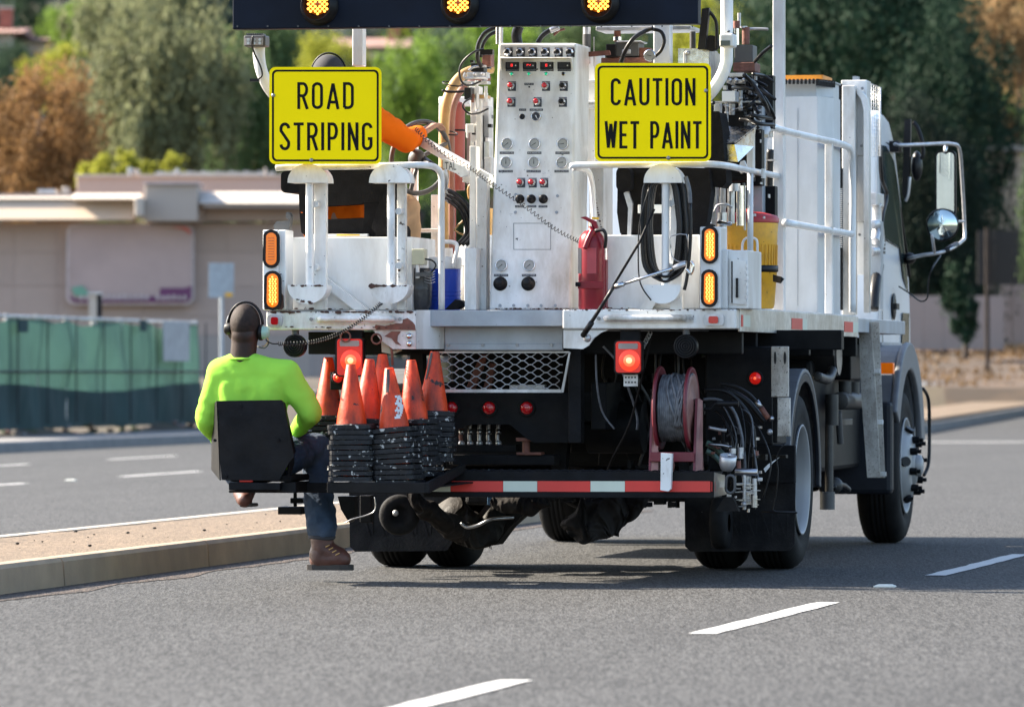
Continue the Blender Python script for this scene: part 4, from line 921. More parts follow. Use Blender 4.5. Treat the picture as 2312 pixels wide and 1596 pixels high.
# work light on the left mast
b = B(); b.fb(550, 80, 599, 106, .2, .1, 'plastic_grey'); wl_ = part(b, 'work_light', .008)
b = B(); b.fb(554, 86, 594, 103, .192, .007, 'clear_lens'); b.build('lens', wl_, .002)
b = B()
for i in range(8): b.fb(556+i*5, 76, 558+i*5, 80, .22, .07, 'plastic_grey')
b.build('cooling_fins', wl_)
b = B()
for i in range(6): p = T(561 + (i % 3)*13, 90 + (i//3)*8, .192); b.cyl(p, p + Vector((0, -.004, 0)), .008, 'steel', seg=8)
b.build('led_cluster', wl_)
b = B(); b.tb([(571, 82, .18), (569, 100, .18), (574, 120, .22), (588, 150, .22), (592, 170, .25), (584, 179, .25)], 2.2, 'hose_black', seg=6); b.fb(564, 178, 584, 185, .24, .02, 'lamp_black'); part(b, 'lamp_cable', 0)
b = B(); b.fb(1624, 76, 1656, 107, .33, .12, 'white_clean'); cm = part(b, 'camera_box', .01)
b = B(); b.fb(1627, 92, 1648, 104, .325, .006, 'glass_dark'); b.build('lens', cm)
b = B(); b.tb([(1643, 72, .45), (1652, 72, .5), (1660, 82, .5), (1662, 98, .6)], 2, 'hose_black', seg=6); part(b, 'camera_cable', 0)

# ------------------------------------------------------------------ arrow board
vA = -.16
b = B(); b.fb(525, -330, 1576, 67, vA, .1, 'board_black'); ab = part(b, 'arrow_board', .006)
for i in range(16):
    b = B(); b.bolt(536 + i*68.5, 60, vA, 2.2, 'plastic_grey', .004); b.build('rivet', ab)
def board_lamp(x, y, lit):
    p = T(x, y, vA); b = B(); a = (0, -1, 0)
    b.lathe([(.100, 0), (.102, .012), (.088, .014), (.080, .10), (.076, .10), (.079, .02), (0, .018)], p, a, 'lamp_black', seg=32); o = b.build('board_lamp', ab)
    c = T(x-5, y-5, vA-.022); b = B(); b.lathe([(.056, 0), (.052, .006), (0, .010)], c, a, 'amber_dark', seg=24); b.build('lens', o)
    if lit:
        b = B()
        for r in range(-4, 5):
            for k in range(-5, 6):
                dx = k*10.5 + (5.2 if r % 2 else 0); dy = r*5.4
                if (dx/24)**2 + (dy/24)**2 > 1 or (abs(dx) < 3 and r == 0): continue
                q = T(x - 5 + dx, y - 5 + dy, vA-.031); b.lathe([(.0078, 0), (.006, .006), (0, .009)], q, a, 'amber_led', seg=7)
        b.build('led_cluster', o)
for i in range(3): board_lamp(722 + 317*i, 15 - 3*i, True)
for i in range(3): board_lamp(722 + 317*i, -280 - 3*i, False)
for i in (0, 2): board_lamp(880 + 158*i, -130, False)

# ------------------------------------------------------------------ warning signs
def warn_sign(x0, y0, x1, y1, v, lines, bolts):
    b = B(); b.fp(rrect(x0, y0, x1, y1, 14, 6), v, .003, 'sign_yellow'); o = part(b, 'warning_sign', 0)
    b = B(); A = rrect(x0+6, y0+6, x1-6, y1-6, 11, 6); C = rrect(x0+10.5, y0+10.5, x1-10.5, y1-10.5, 8, 6); n = len(A)
    b.add([T(*p, v-.0008) for p in A] + [T(*p, v-.0008) for p in C], [(i, (i+1) % n, n+(i+1) % n, n+i) for i in range(n)], 'sign_black'); b.build('sign_border', o)
    for s, xa, xb, ya, yb in lines: stroke_text(o, s, xa, xb, ya, yb, v-.001)
    for x, y in bolts: b = B(); p = T(x, y, v); b.lathe([(.011, 0), (.010, .005), (.004, .007), (0, .007)], p, (0, -1, 0), 'bolt_grey', seg=10); b.build('bolt', o)
    return o
warn_sign(608, 152, 861, 371, -.13, [('ROAD', 671, 799, 186, 247), ('STRIPING', 631, 841, 277, 340)], ((617, 216), (703, 362)))
warn_sign(1343, 143, 1605, 365, -.13, [('CAUTION', 1379, 1570, 177, 239), ('WET PAINT', 1366, 1584, 274, 336)], ((1594, 205), (1509, 357)))

# ------------------------------------------------------------------ control panel (leans forward towards the cab)
LEAN = .24/600
pv = lambda y: .36 + (697 - y)*LEAN
al = atan2(.24, 600*PX); NP = Vector((0, -cos(al), sin(al)))
PP = lambda x, y, o=0.0: T(x, y, pv(y)) + NP*o
b = B(); fr = [PP(1104, 700), PP(1288, 700), PP(1302, 98), PP(1125, 98)]
bk = [p + Vector((0, .34, 0)) for p in fr]; bk[1] += Vector((.02, 0, 0)); bk[2] += Vector((.01, 0, 0))
b.add(fr + bk, [(0, 1, 2, 3), (1, 5, 6, 2), (5, 4, 7, 6), (4, 0, 3, 7), (3, 2, 6, 7), (0, 4, 5, 1)], 'white_paint'); cpn = part(b, 'control_panel', .012, label='tall white control panel full of gauges and push buttons')
def pbox(b, x0, y0, x1, y1, o0, o1, m):
    p = [PP(x0, y1), PP(x1, y1), PP(x1, y0), PP(x0, y0)]; b.add([q + NP*o1 for q in p] + [q + NP*o0 for q in p], [(0, 1, 2, 3), (0, 4, 5, 1), (1, 5, 6, 2), (2, 6, 7, 3), (3, 7, 4, 0)], m)
def plabel(parent, s, x0, y0, x1, y1, o=.002):
    b = B(); pbox(b, x0, y0, x1, y1, 0, o, 'label_black'); text_on(b, s, x0+2, y0+1.5, x1-2, y1-1.5, lambda x, y: PP(x, y, o+.0006), 'label_text'); b.build('label_plate', parent)
def button(x, y, s, col):
    b = B(); pbox(b, x-1, y-6, x+17, y+12, 0, .002, 'label_black'); pbox(b, x-1, y-10, x+17, y-6.4, 0, .002, 'clear_lens'); text_on(b, s, x, y-9.5, x+16, y-7, lambda a, c: PP(a, c, .0026), 'label_black')
    o = b.build('push_button', cpn)
    b = B(); p = PP(x+6, y+1, .001); b.lathe([(.0205, 0), (.0205, .012), (.013, .016), (.013, .020)], p, NP, 'chrome', seg=16); b.lathe([(.0135, .0), (.0135, .024), (.008, .028), (0, .028)], PP(x+5, y+.5, .001), NP, col, seg=14); b.build('button_cap', o)
for i, x in enumerate((1141, 1168.5, 1196.5, 1225, 1254, 1281)): button(x - .5, 118, ['STR LAMP', 'DOM LAMP', 'COMPRESS', 'WRK LAMP', 'DECK LMP', 'TANK LMP'][i], 'lamp_black')
b = B()
pts = [PP(1130, 129), PP(1294, 129), PP(1294, 131), PP(1130, 131)]
b.add([p for p in pts] + [PP(1134, 137, .055), PP(1290, 136, .055)], [(0, 1, 5, 4), (3, 4, 5, 2), (0, 4, 3), (1, 2, 5)], 'white_clean')
for x in (1131, 1291): b.add([PP(x, 130), PP(x, 160), PP(x + (3 if x < 1200 else 0), 137, .055), PP(x+2, 130), PP(x+2, 160), PP(x + 4, 137, .055)], [(0, 1, 2), (3, 5, 4), (0, 2, 5, 3), (1, 4, 5, 2)], 'white_clean')
b.build('sun_hood', cpn)
for i, (x, s) in enumerate(((1142, 'YEL PAINT TEMP'), (1181, 'GLYCOL TEMP'), (1220, 'BLK PAINT TEMP'), (1259, 'WHT PAINT TEMP'))):
    b = B(); pbox(b, x, 141.5, x+30, 157, 0, .008, 'lamp_black'); pbox(b, x+2.5, 143.5, x+27.5, 154.5, .008, .009, 'gauge_dark'); o = b.build('temperature_display', cpn)
    if i < 3:
        b = B()
        for (dx, dy, w, h) in (((12, 2.5, 4, 1), (12, 7, 4, 1), (12, 2.5, 1, 5.5), (15, 2.5, 1, 5.5)) if i != 1 else ((9, 3, 1, 4), (10, 3, 4, 1), (14, 5, 3, 1), (17, 3, 1, 2))): pbox(b, x+dx, 144.5+dy-1, x+dx+w, 144.5+dy+h-1, .009, .0095, 'red_led')
        b.build('digits', o)
    b = B(); p = PP(x+23, 149.5, .009); b.cyl(p, p + NP*.002, .004, 'label_text', seg=8); b.build('key', o)
    plabel(cpn, s, x, 157.5, x+30, 161.5)
    b = B(); p = PP(x+13, 168, 0); b.lathe([(.011, 0), (.011, .005), (.007, .006)], p, NP, 'chrome', seg=14); b.ball(p + NP*.006, .0085, 'green_led' if i < 3 else 'lamp_black', 10, 6); b.build('indicator_light', cpn)
for x, y, s, c in ((1148, 194, 'YEL HEAT', 'red_lens'), (1225, 194, 'BLK HEAT', 'red_lens'), (1265, 194, 'WHT HEAT', 'lamp_black'), (1147, 230, 'YEL AGIT', 'red_lens'), (1206, 230, 'BLK AGIT', 'red_lens'), (1263, 230, 'WHT AGIT', 'lamp_black'),
                   (1169, 412, 'YEL PUMP', 'red_lens'), (1195, 412, 'BLK PUMP', 'red_lens'), (1221, 412, 'WHT PUMP', 'red_lens')): button(x, y, s, c)
plabel(cpn, 'BURNER ON', 1184, 188, 1205, 193); plabel(cpn, '12 VOLTS', 1172, 246, 1188, 251); plabel(cpn, 'VOLT METER', 1196, 246, 1226, 251)
b = B(); p = PP(1195, 197); b.cyl(p, p + NP*.003, .005, 'lamp_black', seg=8); b.build('socket', cpn)
b = B(); p = PP(1179, 264); b.lathe([(.015, 0), (.015, .006), (.011, .008), (.0, .002)], p, NP, 'lamp_black', seg=14); b.build('socket', cpn)
def gauge(x, y, s, r=13.5, needle=40, dark=False, lab=None):
    R_ = r*PX; p = PP(x, y); b = B(); b.lathe([(R_, 0), (R_, .012), (R_*.93, .016), (R_*.86, .013)], p, NP, 'chrome', seg=24); b.lathe([(R_*.88, .011), (0, .0111)], p, NP, 'gauge_dark' if dark else 'gauge_face', seg=24); o = b.build('gauge', cpn)
    ux = Vector((1, 0, 0)); uz = NP.cross(ux) * -1; uz = Vector((0, sin(al), cos(al))); b = B(); d = ux*cos(radians(needle)) + uz*sin(radians(needle)); n_ = ux*-sin(radians(needle)) + uz*cos(radians(needle)); c = p + NP*.0125
    b.add([c - d*R_*.7 - n_*.0006, c - d*R_*.7 + n_*.0006, c + d*R_*.25 + n_*.0028, c + d*R_*.25 - n_*.0028], [(0, 1, 2, 3)], 'label_text' if dark else 'label_black')
    for k in range(13):
        a = radians(-50 + k*280/12); e = ux*cos(a) + uz*sin(a); t_ = ux*-sin(a) + uz*cos(a)
        b.add([c + e*R_*.66 - t_*.0007, c + e*R_*.80 - t_*.0007, c + e*R_*.80 + t_*.0007, c + e*R_*.66 + t_*.0007], [(0, 1, 2, 3)], 'label_text' if dark else 'label_black')
    b.build('needle_and_scale', o)
    if lab: plabel(cpn, s, *lab)
gauge(1211, 264, '', 11.5, 120, True)
for i, (x, s) in enumerate(((1145.5, 'YEL PAINT PSI'), (1207.5, 'BLK PAINT PSI'), (1271, 'WHT PAINT PSI'))): gauge(x, 326, s, 13.8, (38, 33, 8)[i], False, (x-17, 343, x+15, 348.5))
for i, (x, s) in enumerate(((1143, 'YEL HYD PSI'), (1206, 'BLK HYD PSI'), (1269, 'WHT HYD PSI'))): gauge(x, 368, s, 13.8, (-90, -90, 4)[i], False, (x-17, 384.5, x+15, 390))
for x, s in ((1132.5, 'BEAD TANK'), (1195.5, 'FLUSH TANK')): gauge(x, 600, s, 14, 40, False, (x-17, 619, x+15, 624.5))
def knob(x, y, r, d):
    p = PP(x, y); b = B(); b.lathe([(r*PX*1.05, 0), (r*PX*1.05, .008), (r*PX*.72, .010), (r*PX*.66, d), (r*PX*.5, d+.006), (0, d+.006)], p, NP, 'lamp_black', seg=20); b.build('knob', cpn)
for x in (1174, 1200, 1227): knob(x, 450, 10, .045)
for i, x in enumerate((1163, 1191, 1216)): plabel(cpn, ['YEL PRESS', 'BLK PRESS', 'WHT PRESS'][i], x, 464, x+20, 469)
knob(1130, 641, 15.5, .06); knob(1193, 641, 15.5, .06)
for x, y in ((1165, 440), (1259, 443), (1164, 480), (1257, 480), (1093 + 1, 690), (1129, 690), (1160, 690), (1192, 690), (1222, 690), (1254, 690)):
    if x < 1105: continue
    b = B(); p = PP(x, y); b.cyl(p, p + NP*.006, 3.6*PX, 'bolt_grey', seg=8); b.build('bolt', cpn)
b = B()
for r in ((1160, 504, 1244, 505), (1160, 563, 1243, 564), (1159.5, 504, 1160.5, 564), (1243, 504, 1244, 564)): pbox(b, *r, .0, .0015, 'plastic_grey')
b.build('hatch_seam', cpn)
b = B(); rr_ = random.Random(5)
for i in range(26): x = rr_.uniform(1224, 1246); y = rr_.uniform(388, 402); pbox(b, x, y, x + rr_.uniform(1, 4), y + rr_.uniform(.5, 1.3), 0, .0012, 'galv')
b.build('peeled_sticker', cpn)
# post and side flanges left of the panel, white boxes behind
b = B(); b.fb(1049, 560, 1075, 700, .3, .12, 'white_paint'); b.fb(1075.5, 400, 1098, 700, .42, .1, 'white_paint'); b.fb(1060, 330, 1075, 560, .55, .1, 'white_paint'); part(b, 'panel_stand', .004)
b = B(); b.poly([T(938, 300, 1.0), T(938, 325, 1.0), T(1105, 425, .6), T(1105, 395, .6)], (0, .09, 0), 'white_clean'); part(b, 'steering_arm', .006)
b = B(); b.fp([(1000, 358), (1050, 378), (1060, 395), (1040, 400), (1030, 392), (1000, 380)], .6, .1, 'white_paint'); text_on(b, 'TAL', 1004, 366, 1030, 384, lambda x, y: T(x, y, .598), 'label_black'); part(b, 'valve_block', .006)
b = B(); b.fb(1047, 470, 1103, 700, 2.0, .2, 'white_worn'); b.fb(1000, 600, 1047, 700, 2.1, .2, 'white_worn'); b.fb(930, 550, 1050, 601, 2.1, .15, 'white_worn'); part(b, 'rear_bulkhead', .01)
b = B(); b.fb(1330, 366, 1362, 698, .9, .3, 'white_paint'); b.fb(1314, 118, 1345, 366, 1.2, .3, 'white_paint'); part(b, 'paint_tank_casing', .01)
b = B(); b.fb(1307, 180, 1345, 186, 1.12, .07, 'white_clean'); b.fb(1307, 228, 1345, 233, 1.12, .07, 'white_clean'); b.fb(1307, 234, 1345, 246, 1.15, .04, 'cooler_white'); part(b, 'tank_bands', .004)

# ------------------------------------------------------------------ machinery left of the panel
def cylpx(b, x, y0, y1, r, v, m, **k): b.cyl(T(x, y1, v), T(x, y0, v), r*PX, m, **k)
b = B(); b.tb([(1002, 560, 1.3), (1001, 450, 1.3), (1003, 370, 1.3), (1003, 280, 1.3), (1010, 225, 1.3), (1030, 185, 1.35), (1060, 162, 1.4), (1110, 155, 1.5)], 12.5, 'hose_cream', seg=14); part(b, 'cream_hose', 0)
b = B(); b.tb([(1019, 560, 1.45), (1019, 400, 1.45), (1019, 290, 1.45), (1025, 235, 1.45), (1045, 200, 1.5), (1075, 182, 1.55), (1105, 176, 1.6)], 8.5, 'hose_brown', seg=12); part(b, 'brown_hose', 0)
b = B()
for (x, y, r) in ((1012, 300, 15), (1022, 190, 16)):
    p = T(x, y, 1.33); b.tube([p + Vector((cos(a)*r*1.5*PX, sin(a)*r*1.1*PX, sin(a)*.01 + cos(a)*-.01)) for a in [2*pi*i/10 for i in range(10)]], .004, 'lamp_black', closed=True, seg=5, sub=2)
part(b, 'hose_ties', 0)
b = B(); cylpx(b, 1033, 242, 430, 18, 1.6, 'tank_red', seg=20); b.lathe([(18*PX, 0), (16*PX, .02), (5*PX, .03), (0, .03)], T(1033, 242, 1.6), (0, 0, 1), 'tank_red'); cylpx(b, 1033, 224, 240, 5, 1.6, 'red_lens', seg=8); part(b, 'red_cylinder', 0)
b = B(); cylpx(b, 1033, 293, 297, 19.5, 1.6, 'lamp_black', seg=20); cylpx(b, 1033, 388, 392, 19.5, 1.6, 'rust_brown', seg=20); part(b, 'cylinder_straps', 0)
b = B(); cylpx(b, 1026, 430, 600, 4, 1.75, 'tank_red'); part(b, 'red_pipe', 0)
b = B(); b.fb(990, 236, 1003, 620, 1.6, .3, 'white_paint'); b.fb(990, 218, 1060, 236, 1.9, .3, 'white_paint'); b.fb(1053, 300, 1070, 420, 1.7, .2, 'wall_pink'); part(b, 'tank_frame', .006)
b = B(); b.fb(1074, 225, 1086, 395, 1.0, .05, 'white_paint'); b.fb(1051, 280, 1071, 300, 1.0, .05, 'white_paint'); b.fb(1052, 280, 1056, 312, .98, .02, 'white_paint'); part(b, 'pump_bracket', .004)
b = B(); b.fb(1062, 218, 1102, 395, 1.25, .15, 'white_worn'); b.fb(1044, 398, 1108, 412, 1.0, .1, 'white_worn'); part(b, 'pump_housing', .004)
b = B()
for (x0, y0, x1, y1, v, m) in ((1063, 143, 1092, 162, .9, 'lamp_black'), (1054, 163, 1098, 176, .9, 'galv'), (1059, 195, 1082, 213, .95, 'cooler_white'), (1048, 198, 1063, 225, .85, 'lamp_black'), (1088, 120, 1108, 150, .9, 'rust_brown'),
                               (1040, 183, 1100, 190, 1.0, 'galv'), (1066, 215, 1100, 222, 1.0, 'hose_cream'), (1088, 240, 1104, 310, 1.1, 'galv'), (1092, 320, 1104, 360, 1.05, 'steel'), (1083, 260, 1088, 380, 1.05, 'black_steel'), (1094, 355, 1108, 395, .95, 'galv')):
    b.fb(x0, y0, x1, y1, v, .1, m)
cylpx(b, 1077, 212, 245, 5, .9, 'galv'); cylpx(b, 1067, 213, 232, 3.5, .9, 'rust_brown'); cylpx(b, 1076, 182, 197, 4, .85, 'steel'); cylpx(b, 1097, 195, 230, 4, .9, 'galv')
b.tb([(1098, 150, .9), (1070, 152, .85), (1058, 160, .85)], 3, 'galv'); b.tb([(1051, 165, .85), (1048, 175, .85), (1058, 178, .85), (1078, 176, .85), (1100, 178, .9)], 3.4, 'galv', seg=8)
b.ball(T(1072, 168, .84), .012, 'galv'); b.ball(T(1090, 168, .84), .012, 'galv'); b.ball(T(1094, 405, .85), .03, 'galv'); b.ball(T(1068, 190, .84), .010, 'steel'); b.ball(T(1078, 252, .84), .012, 'galv')
part(b, 'valve_cluster', .003)
b = B(); cylpx(b, 1125, 60, 100, 6, .75, 'chrome'); cylpx(b, 1133, 60, 100, 3, .72, 'galv'); part(b, 'chrome_column', 0)
b = B(); b.tb([(1172, 60, .8), (1166, 80, .8), (1170, 105, .8)], 12, 'hose_black', seg=12); part(b, 'suction_hose', 0)
b = B(); b.tb([(1120, 62, .8), (1095, 75, .8), (1080, 100, .8), (1078, 130, .8), (1086, 150, .85)], 5, 'hose_black'); b.tb([(1128, 70, .85), (1105, 80, .85), (1090, 102, .85), (1086, 130, .85)], 4.5, 'hose_black'); part(b, 'hydraulic_hoses', 0)
b = B(); b.tb([(1092, 112, .75), (1070, 118, .7), (1045, 140, .7), (1037, 165, .7), (1045, 188, .7), (1062, 193, .75), (1085, 184, .8)], 2.6, 'hose_black', seg=6); b.tb([(1064, 222, .75), (1048, 232, .7), (1046, 244, .7), (1060, 257, .7), (1080, 256, .75), (1102, 246, .8)], 2.4, 'hose_black', seg=6)
b.fb(1084, 112, 1112, 124, .72, .05, 'lamp_black'); part(b, 'sensor_cables', 0)
b = B(); b.tb([(998, 205, 1.25), (1020, 208, 1.25), (1055, 206, 1.25), (1066, 205, 1.25)], 3, 'lamp_black'); part(b, 'locking_rod', 0)
for i, (dx, dv) in enumerate(((0, 0), (-9, .04), (-18, .08))):
    b = B(); b.tb([(1003+dx*.3, 428-dx*.6, .7+dv), (1030+dx*.6, 440-dx*.9, .65+dv), (1055+dx*.9, 465-dx*.5, .6+dv), (1070+dx, 505, .6+dv), (1071+dx, 530, .6+dv), (1052+dx, 553, .6+dv)], 5.8, 'hose_black'); part(b, 'hydraulic_hose', 0)
    b = B(); b.tb([(1000+dx*.3, 427-dx*.6, .7+dv), (1017+dx*.5, 434-dx*.8, .68+dv)], 7, 'white_worn', sub=1); b.tb([(1017+dx*.5, 434-dx*.8, .68+dv), (1027+dx*.6, 439-dx*.9, .66+dv)], 6.4, 'galv', sub=1); part(b, 'hose_fitting', 0)
b = B(); b.tb([(1004, 385, .6), (1008, 400, .6), (1004, 425, .65)], 6, 'galv'); part(b, 'fitting_stack', 0)
b = B(); b.tb([(1062, 480, 1.1), (1046, 498, 1.1), (1026, 520, 1.1), (1050, 532, 1.1), (1060, 548, 1.1)], 2.2, 'hose_cream', sub=2); b.tb([(1066, 470, 1.1), (1070, 500, 1.1), (1064, 545, 1.1)], 2.6, 'yellow_tag'); part(b, 'yellow_strap', 0)
b = B(); b.tb([(1078, 415, 1.4), (1062, 418, 1.4), (1057, 430, 1.4), (1060, 450, 1.4)], 3, 'hose_cream'); part(b, 'bent_pipe', 0)
b = B(); b.fb(1098, 470, 1107, 530, 1.2, .1, 'cooler_yellow'); part(b, 'yellow_valve', .004)
# inner frame rails left
b = B(); b.fb(927, 310, 941, 598, 1.5, .05, 'white_paint'); b.fb(973, 440, 988, 598, 1.5, .05, 'white_paint'); b.fb(905, 516, 1000, 525, 1.44, .05, 'white_paint'); part(b, 'inner_frame', .004)
# steering wheel and its column
b = B(); cwp = T(949, 356, 1.15); ring = []
for i in range(28):
    a = 2*pi*i/28; ring.append(cwp + Vector((.125*cos(a) + .02*sin(a), .16*cos(a), .195*sin(a))))
b.tube(ring, .014, 'plastic_grey', closed=True, seg=10, sub=2); b.ball(cwp + Vector((-.01, -.04, -.01)), (.05, .04, .055), 'plastic_grey')
for i in (2, 11, 20): b.tube([cwp, cwp + (ring[i]-cwp)*.5 + Vector((0, -.02, 0)), ring[i]], .012, 'plastic_grey')
part(b, 'steering_wheel', 0)
b = B(); b.tube([cwp, T(990, 385, .95)], .022, 'hose_black'); part(b, 'steering_column', 0)

# ------------------------------------------------------------------ operator seats
def pillowed(b, pts, v, dv, m): b.fp(pts, v, dv, m)
b = B(); P1 = [(672, 378), (905, 378), (904, 457), (821, 458), (815, 461), (728, 466), (706, 480), (676, 480)]
b.fp(P1, .40, .12, 'fabric_dark'); b.fp([(676, 480.5), (706, 480.5), (722, 496), (722, 534), (690, 534), (680, 525)], .40, .12, 'fabric_dark')
b.fp([(822, 458.5), (904, 458), (892, 534), (822, 534)], .40, .12, 'fabric_dark'); b.fp([(722.5, 496), (821.5, 492), (821.5, 527), (722.5, 527)], .40, .12, 'fabric_dark'); seat = part(b, 'operator_seat', .012)
b = B(); b.fp(rrect(634, 386, 682, 436, 12, 4), .55, .3, 'fabric_dark'); part(b, 'armrest', .012)
b = B(); b.fp([(838, 515), (850, 470), (868, 436), (882, 430), (890, 470), (886, 528), (850, 532)], .34, .05, 'fabric_dark'); part(b, 'seat_flap', .01)
b = B(); b.box((T(690, 0, .5).x, .5, ZD+.37), (T(890, 0, .5).x, .95, ZD+.47), 'fabric_dark'); part(b, 'seat_cushion', .03)
b = B(); b.fp([(654, 498), (624, 500), (617, 510), (620, 521), (646, 528), (652, 520), (655, 500), (657, 488), (651, 478), (646, 480), (645, 492)], .15, .06, 'plastic_grey'); part(b, 'joystick', .008)
b = B(); b.fp([(1395, 378), (1455, 376), (1600, 380), (1606, 430), (1596, 500), (1580, 527), (1400, 527), (1393, 480)], .40, .14, 'fabric_dark'); part(b, 'operator_seat', .015)
b = B(); b.fp(rrect(1391, 378, 1424, 432, 13, 4), .3, .3, 'fabric_dark'); part(b, 'armrest', .012)
b = B(); b.fp([(1600, 250), (1624, 252), (1632, 300), (1636, 366), (1600, 366)], .5, .25, 'fabric_dark'); b.fp([(1590, 378), (1638, 378), (1640, 412), (1630, 424), (1600, 420)], .48, .2, 'fabric_dark'); part(b, 'headrest', .02)
b = B(); b.box((T(1400, 0, .5).x, .5, ZD+.37), (T(1590, 0, .5).x, .95, ZD+.47), 'fabric_dark'); part(b, 'seat_cushion', .03)
b = B(); b.fb(1440, 462, 1500, 482, .38, .02, 'white_paint'); b.fp([(1408, 436), (1418, 430), (1428, 460), (1424, 530), (1416, 530), (1418, 470)], .35, .03, 'galv'); part(b, 'seat_bracket', .003)
b = B(); b.fb(700, 528, 830, 535, .36, .3, 'white_worn'); b.fb(760, 529, 812, 532.5, .355, .004, 'yellow_tag'); part(b, 'seat_rail', .002)
# light switch box on the left hand side
b = B(); b.fb(930, 562, 958, 598, .28, .08, 'cream_box'); sb_ = part(b, 'junction_box', .004)
b = B(); cylpx(b, 943, 598, 628, 5, .3, 'galv'); b.fb(937, 615, 975, 624, .28, .03, 'plastic_grey'); b.tb([(958, 585, .3), (975, 588, .3), (984, 600, .3), (970, 620, .3)], 2, 'hose_black', seg=6); b.build('conduit', sb_)
# ------------------------------------------------------------------ machinery right of the panel
b = B(); b.fb(1345, 58, 1560, 70, 1.0, .3, 'galv'); part(b, 'pipe_rack', .004)
b = B(); cylpx(b, 1325, 62, 78, 9, 1.0, 'galv'); cylpx(b, 1325, 78, 108, 10, 1.0, 'plastic_grey', seg=8); cylpx(b, 1325, 108, 145, 8.5, 1.0, 'galv'); cylpx(b, 1341, 84, 150, 1.5, 1.0, 'white_worn', seg=6); part(b, 'vent_pipe', 0)
b = B(); b.fb(1388, 95, 1442, 128, 1.0, .18, 'plastic_grey'); b.fb(1392, 92, 1448, 96, .98, .2, 'galv'); b.fb(1404, 112, 1424, 122, .995, .01, 'galv'); part(b, 'valve_actuator', .004)
b = B(); b.fb(1357, 130, 1470, 146, 1.0, .2, 'rust_brown'); cylpx(b, 1394, 62, 95, 8, 1.05, 'rust_brown'); cylpx(b, 1394, 84, 92, 9.5, 1.05, 'chrome'); b.fb(1442, 108, 1468, 132, 1.02, .1, 'rust_brown'); b.poly([T(1322, 118, .9), T(1375, 114, .9), T(1378, 124, .9), T(1324, 129, .9)], (0, .03, 0), 'rust_brown'); b.fb(1368, 100, 1390, 130, .98, .1, 'lamp_black'); part(b, 'valve_manifold', .004)
b = B(); b.tb([(1402, 142, .8), (1412, 115, .75), (1430, 88, .75), (1458, 70, .8), (1475, 64, .8)], 5.2, 'hose_black'); b.tb([(1470, 66, .85), (1492, 72, .85), (1500, 92, .85), (1492, 115, .85), (1478, 128, .85)], 4.2, 'hose_black'); part(b, 'hydraulic_hoses', 0)
b = B(); b.tb([(1214, 98, .8), (1224, 82, .8), (1240, 70, .8), (1250, 66, .8)], 6, 'hose_black'); part(b, 'hydraulic_hose', 0)
b = B(); b.tb([(1243, 70, .78), (1252, 66, .78), (1262, 62, .78)], 7, 'galv', sub=2); b.tb([(1250, 80, .8), (1262, 70, .8), (1275, 66, .8)], 3, 'rust_brown'); part(b, 'hose_clamp', 0)
p = T(1467, 126, .8); b = B(); b.lathe([(.032, 0), (.032, .014), (.028, .018)], p, (0, -1, 0), 'chrome'); b.lathe([(.028, .014), (0, .0141)], p, (0, -1, 0), 'gauge_face'); b.cyl(p + Vector((-.012, -.017, .002)), p + Vector((.012, -.017, -.003)), .0015, 'label_black', seg=6); part(b, 'pressure_gauge', 0)
b = B(); b.fp([(1531, 110), (1601, 110), (1601, 158), (1531, 158)], .7, .3, 'stainless'); b.poly([T(1601.5, 110, .7), T(1634, 128, 1.2), T(1634, 160, 1.2), T(1601.5, 190, .7)], (0, .02, 0), 'alu_plate'); part(b, 'checker_plate_box', .003)
b = B(); cylpx(b, 1546, 119, 145, 3.5, .68, 'galv'); b.ball(T(1551, 120, .68), .012, 'galv'); part(b, 'tap', 0)
b = B(); b.poly([T(1585, 20, .6), T(1601, 18, .6), T(1592, 112, .6), T(1575, 112, .6)], (0, .05, 0), 'hose_black'); b.tb([(1600, 26, .65), (1612, 40, .65), (1618, 60, .65), (1618, 110, .65)], 4, 'lamp_black'); cylpx(b, 1564, 72, 110, 7, .7, 'plastic_grey'); p = T(1606, 98, .68); b.cyl(p, p + Vector((0, .05, 0)), .042, 'lamp_black', seg=20); part(b, 'spare_beacon_bracket', .004)
b = B(); b.fb(1658, 102, 1700, 142, 1.0, .15, 'plastic_grey'); b.fb(1655, 141, 1704, 162, .98, .2, 'rust_brown'); cylpx(b, 1684, 62, 101, 9, 1.05, 'rust_brown'); cylpx(b, 1678, 60, 64, 10, 1.05, 'galv'); cylpx(b, 1663, 48, 65, 8, 1.0, 'rust_brown'); cylpx(b, 1663, 65, 102, 6, 1.0, 'chrome'); cylpx(b, 1669, 30, 62, 4, 1.1, 'galv'); b.tb([(1690, 66, 1.1), (1720, 66, 1.1), (1735, 67, 1.1)], 3.4, 'galv'); part(b, 'valve_actuator', .004)
b = B(); rr_ = random.Random(11)
for pts, r in (([(1664, 178), (1690, 180), (1712, 195), (1735, 215), (1750, 225)], 4.6), ([(1655, 198), (1690, 200), (1720, 215), (1742, 250), (1748, 268)], 4.4), ([(1680, 170), (1700, 190), (1725, 230), (1738, 262)], 5),
               ([(1742, 268), (1700, 262), (1670, 268), (1645, 282), (1620, 280), (1605, 262), (1602, 240), (1612, 232)], 4), ([(1746, 282), (1715, 280), (1690, 272), (1670, 270)], 4.5), ([(1700, 168), (1725, 172), (1745, 185)], 4), ([(1662, 248), (1690, 240), (1708, 224), (1716, 212)], 4.2), ([(1704, 140), (1722, 120), (1742, 104)], 4), ([(1716, 215), (1735, 235), (1745, 262)], 4)):
    b.tb([(x, y, .75 + rr_.random()*.35) for x, y in pts], r, 'hose_black')
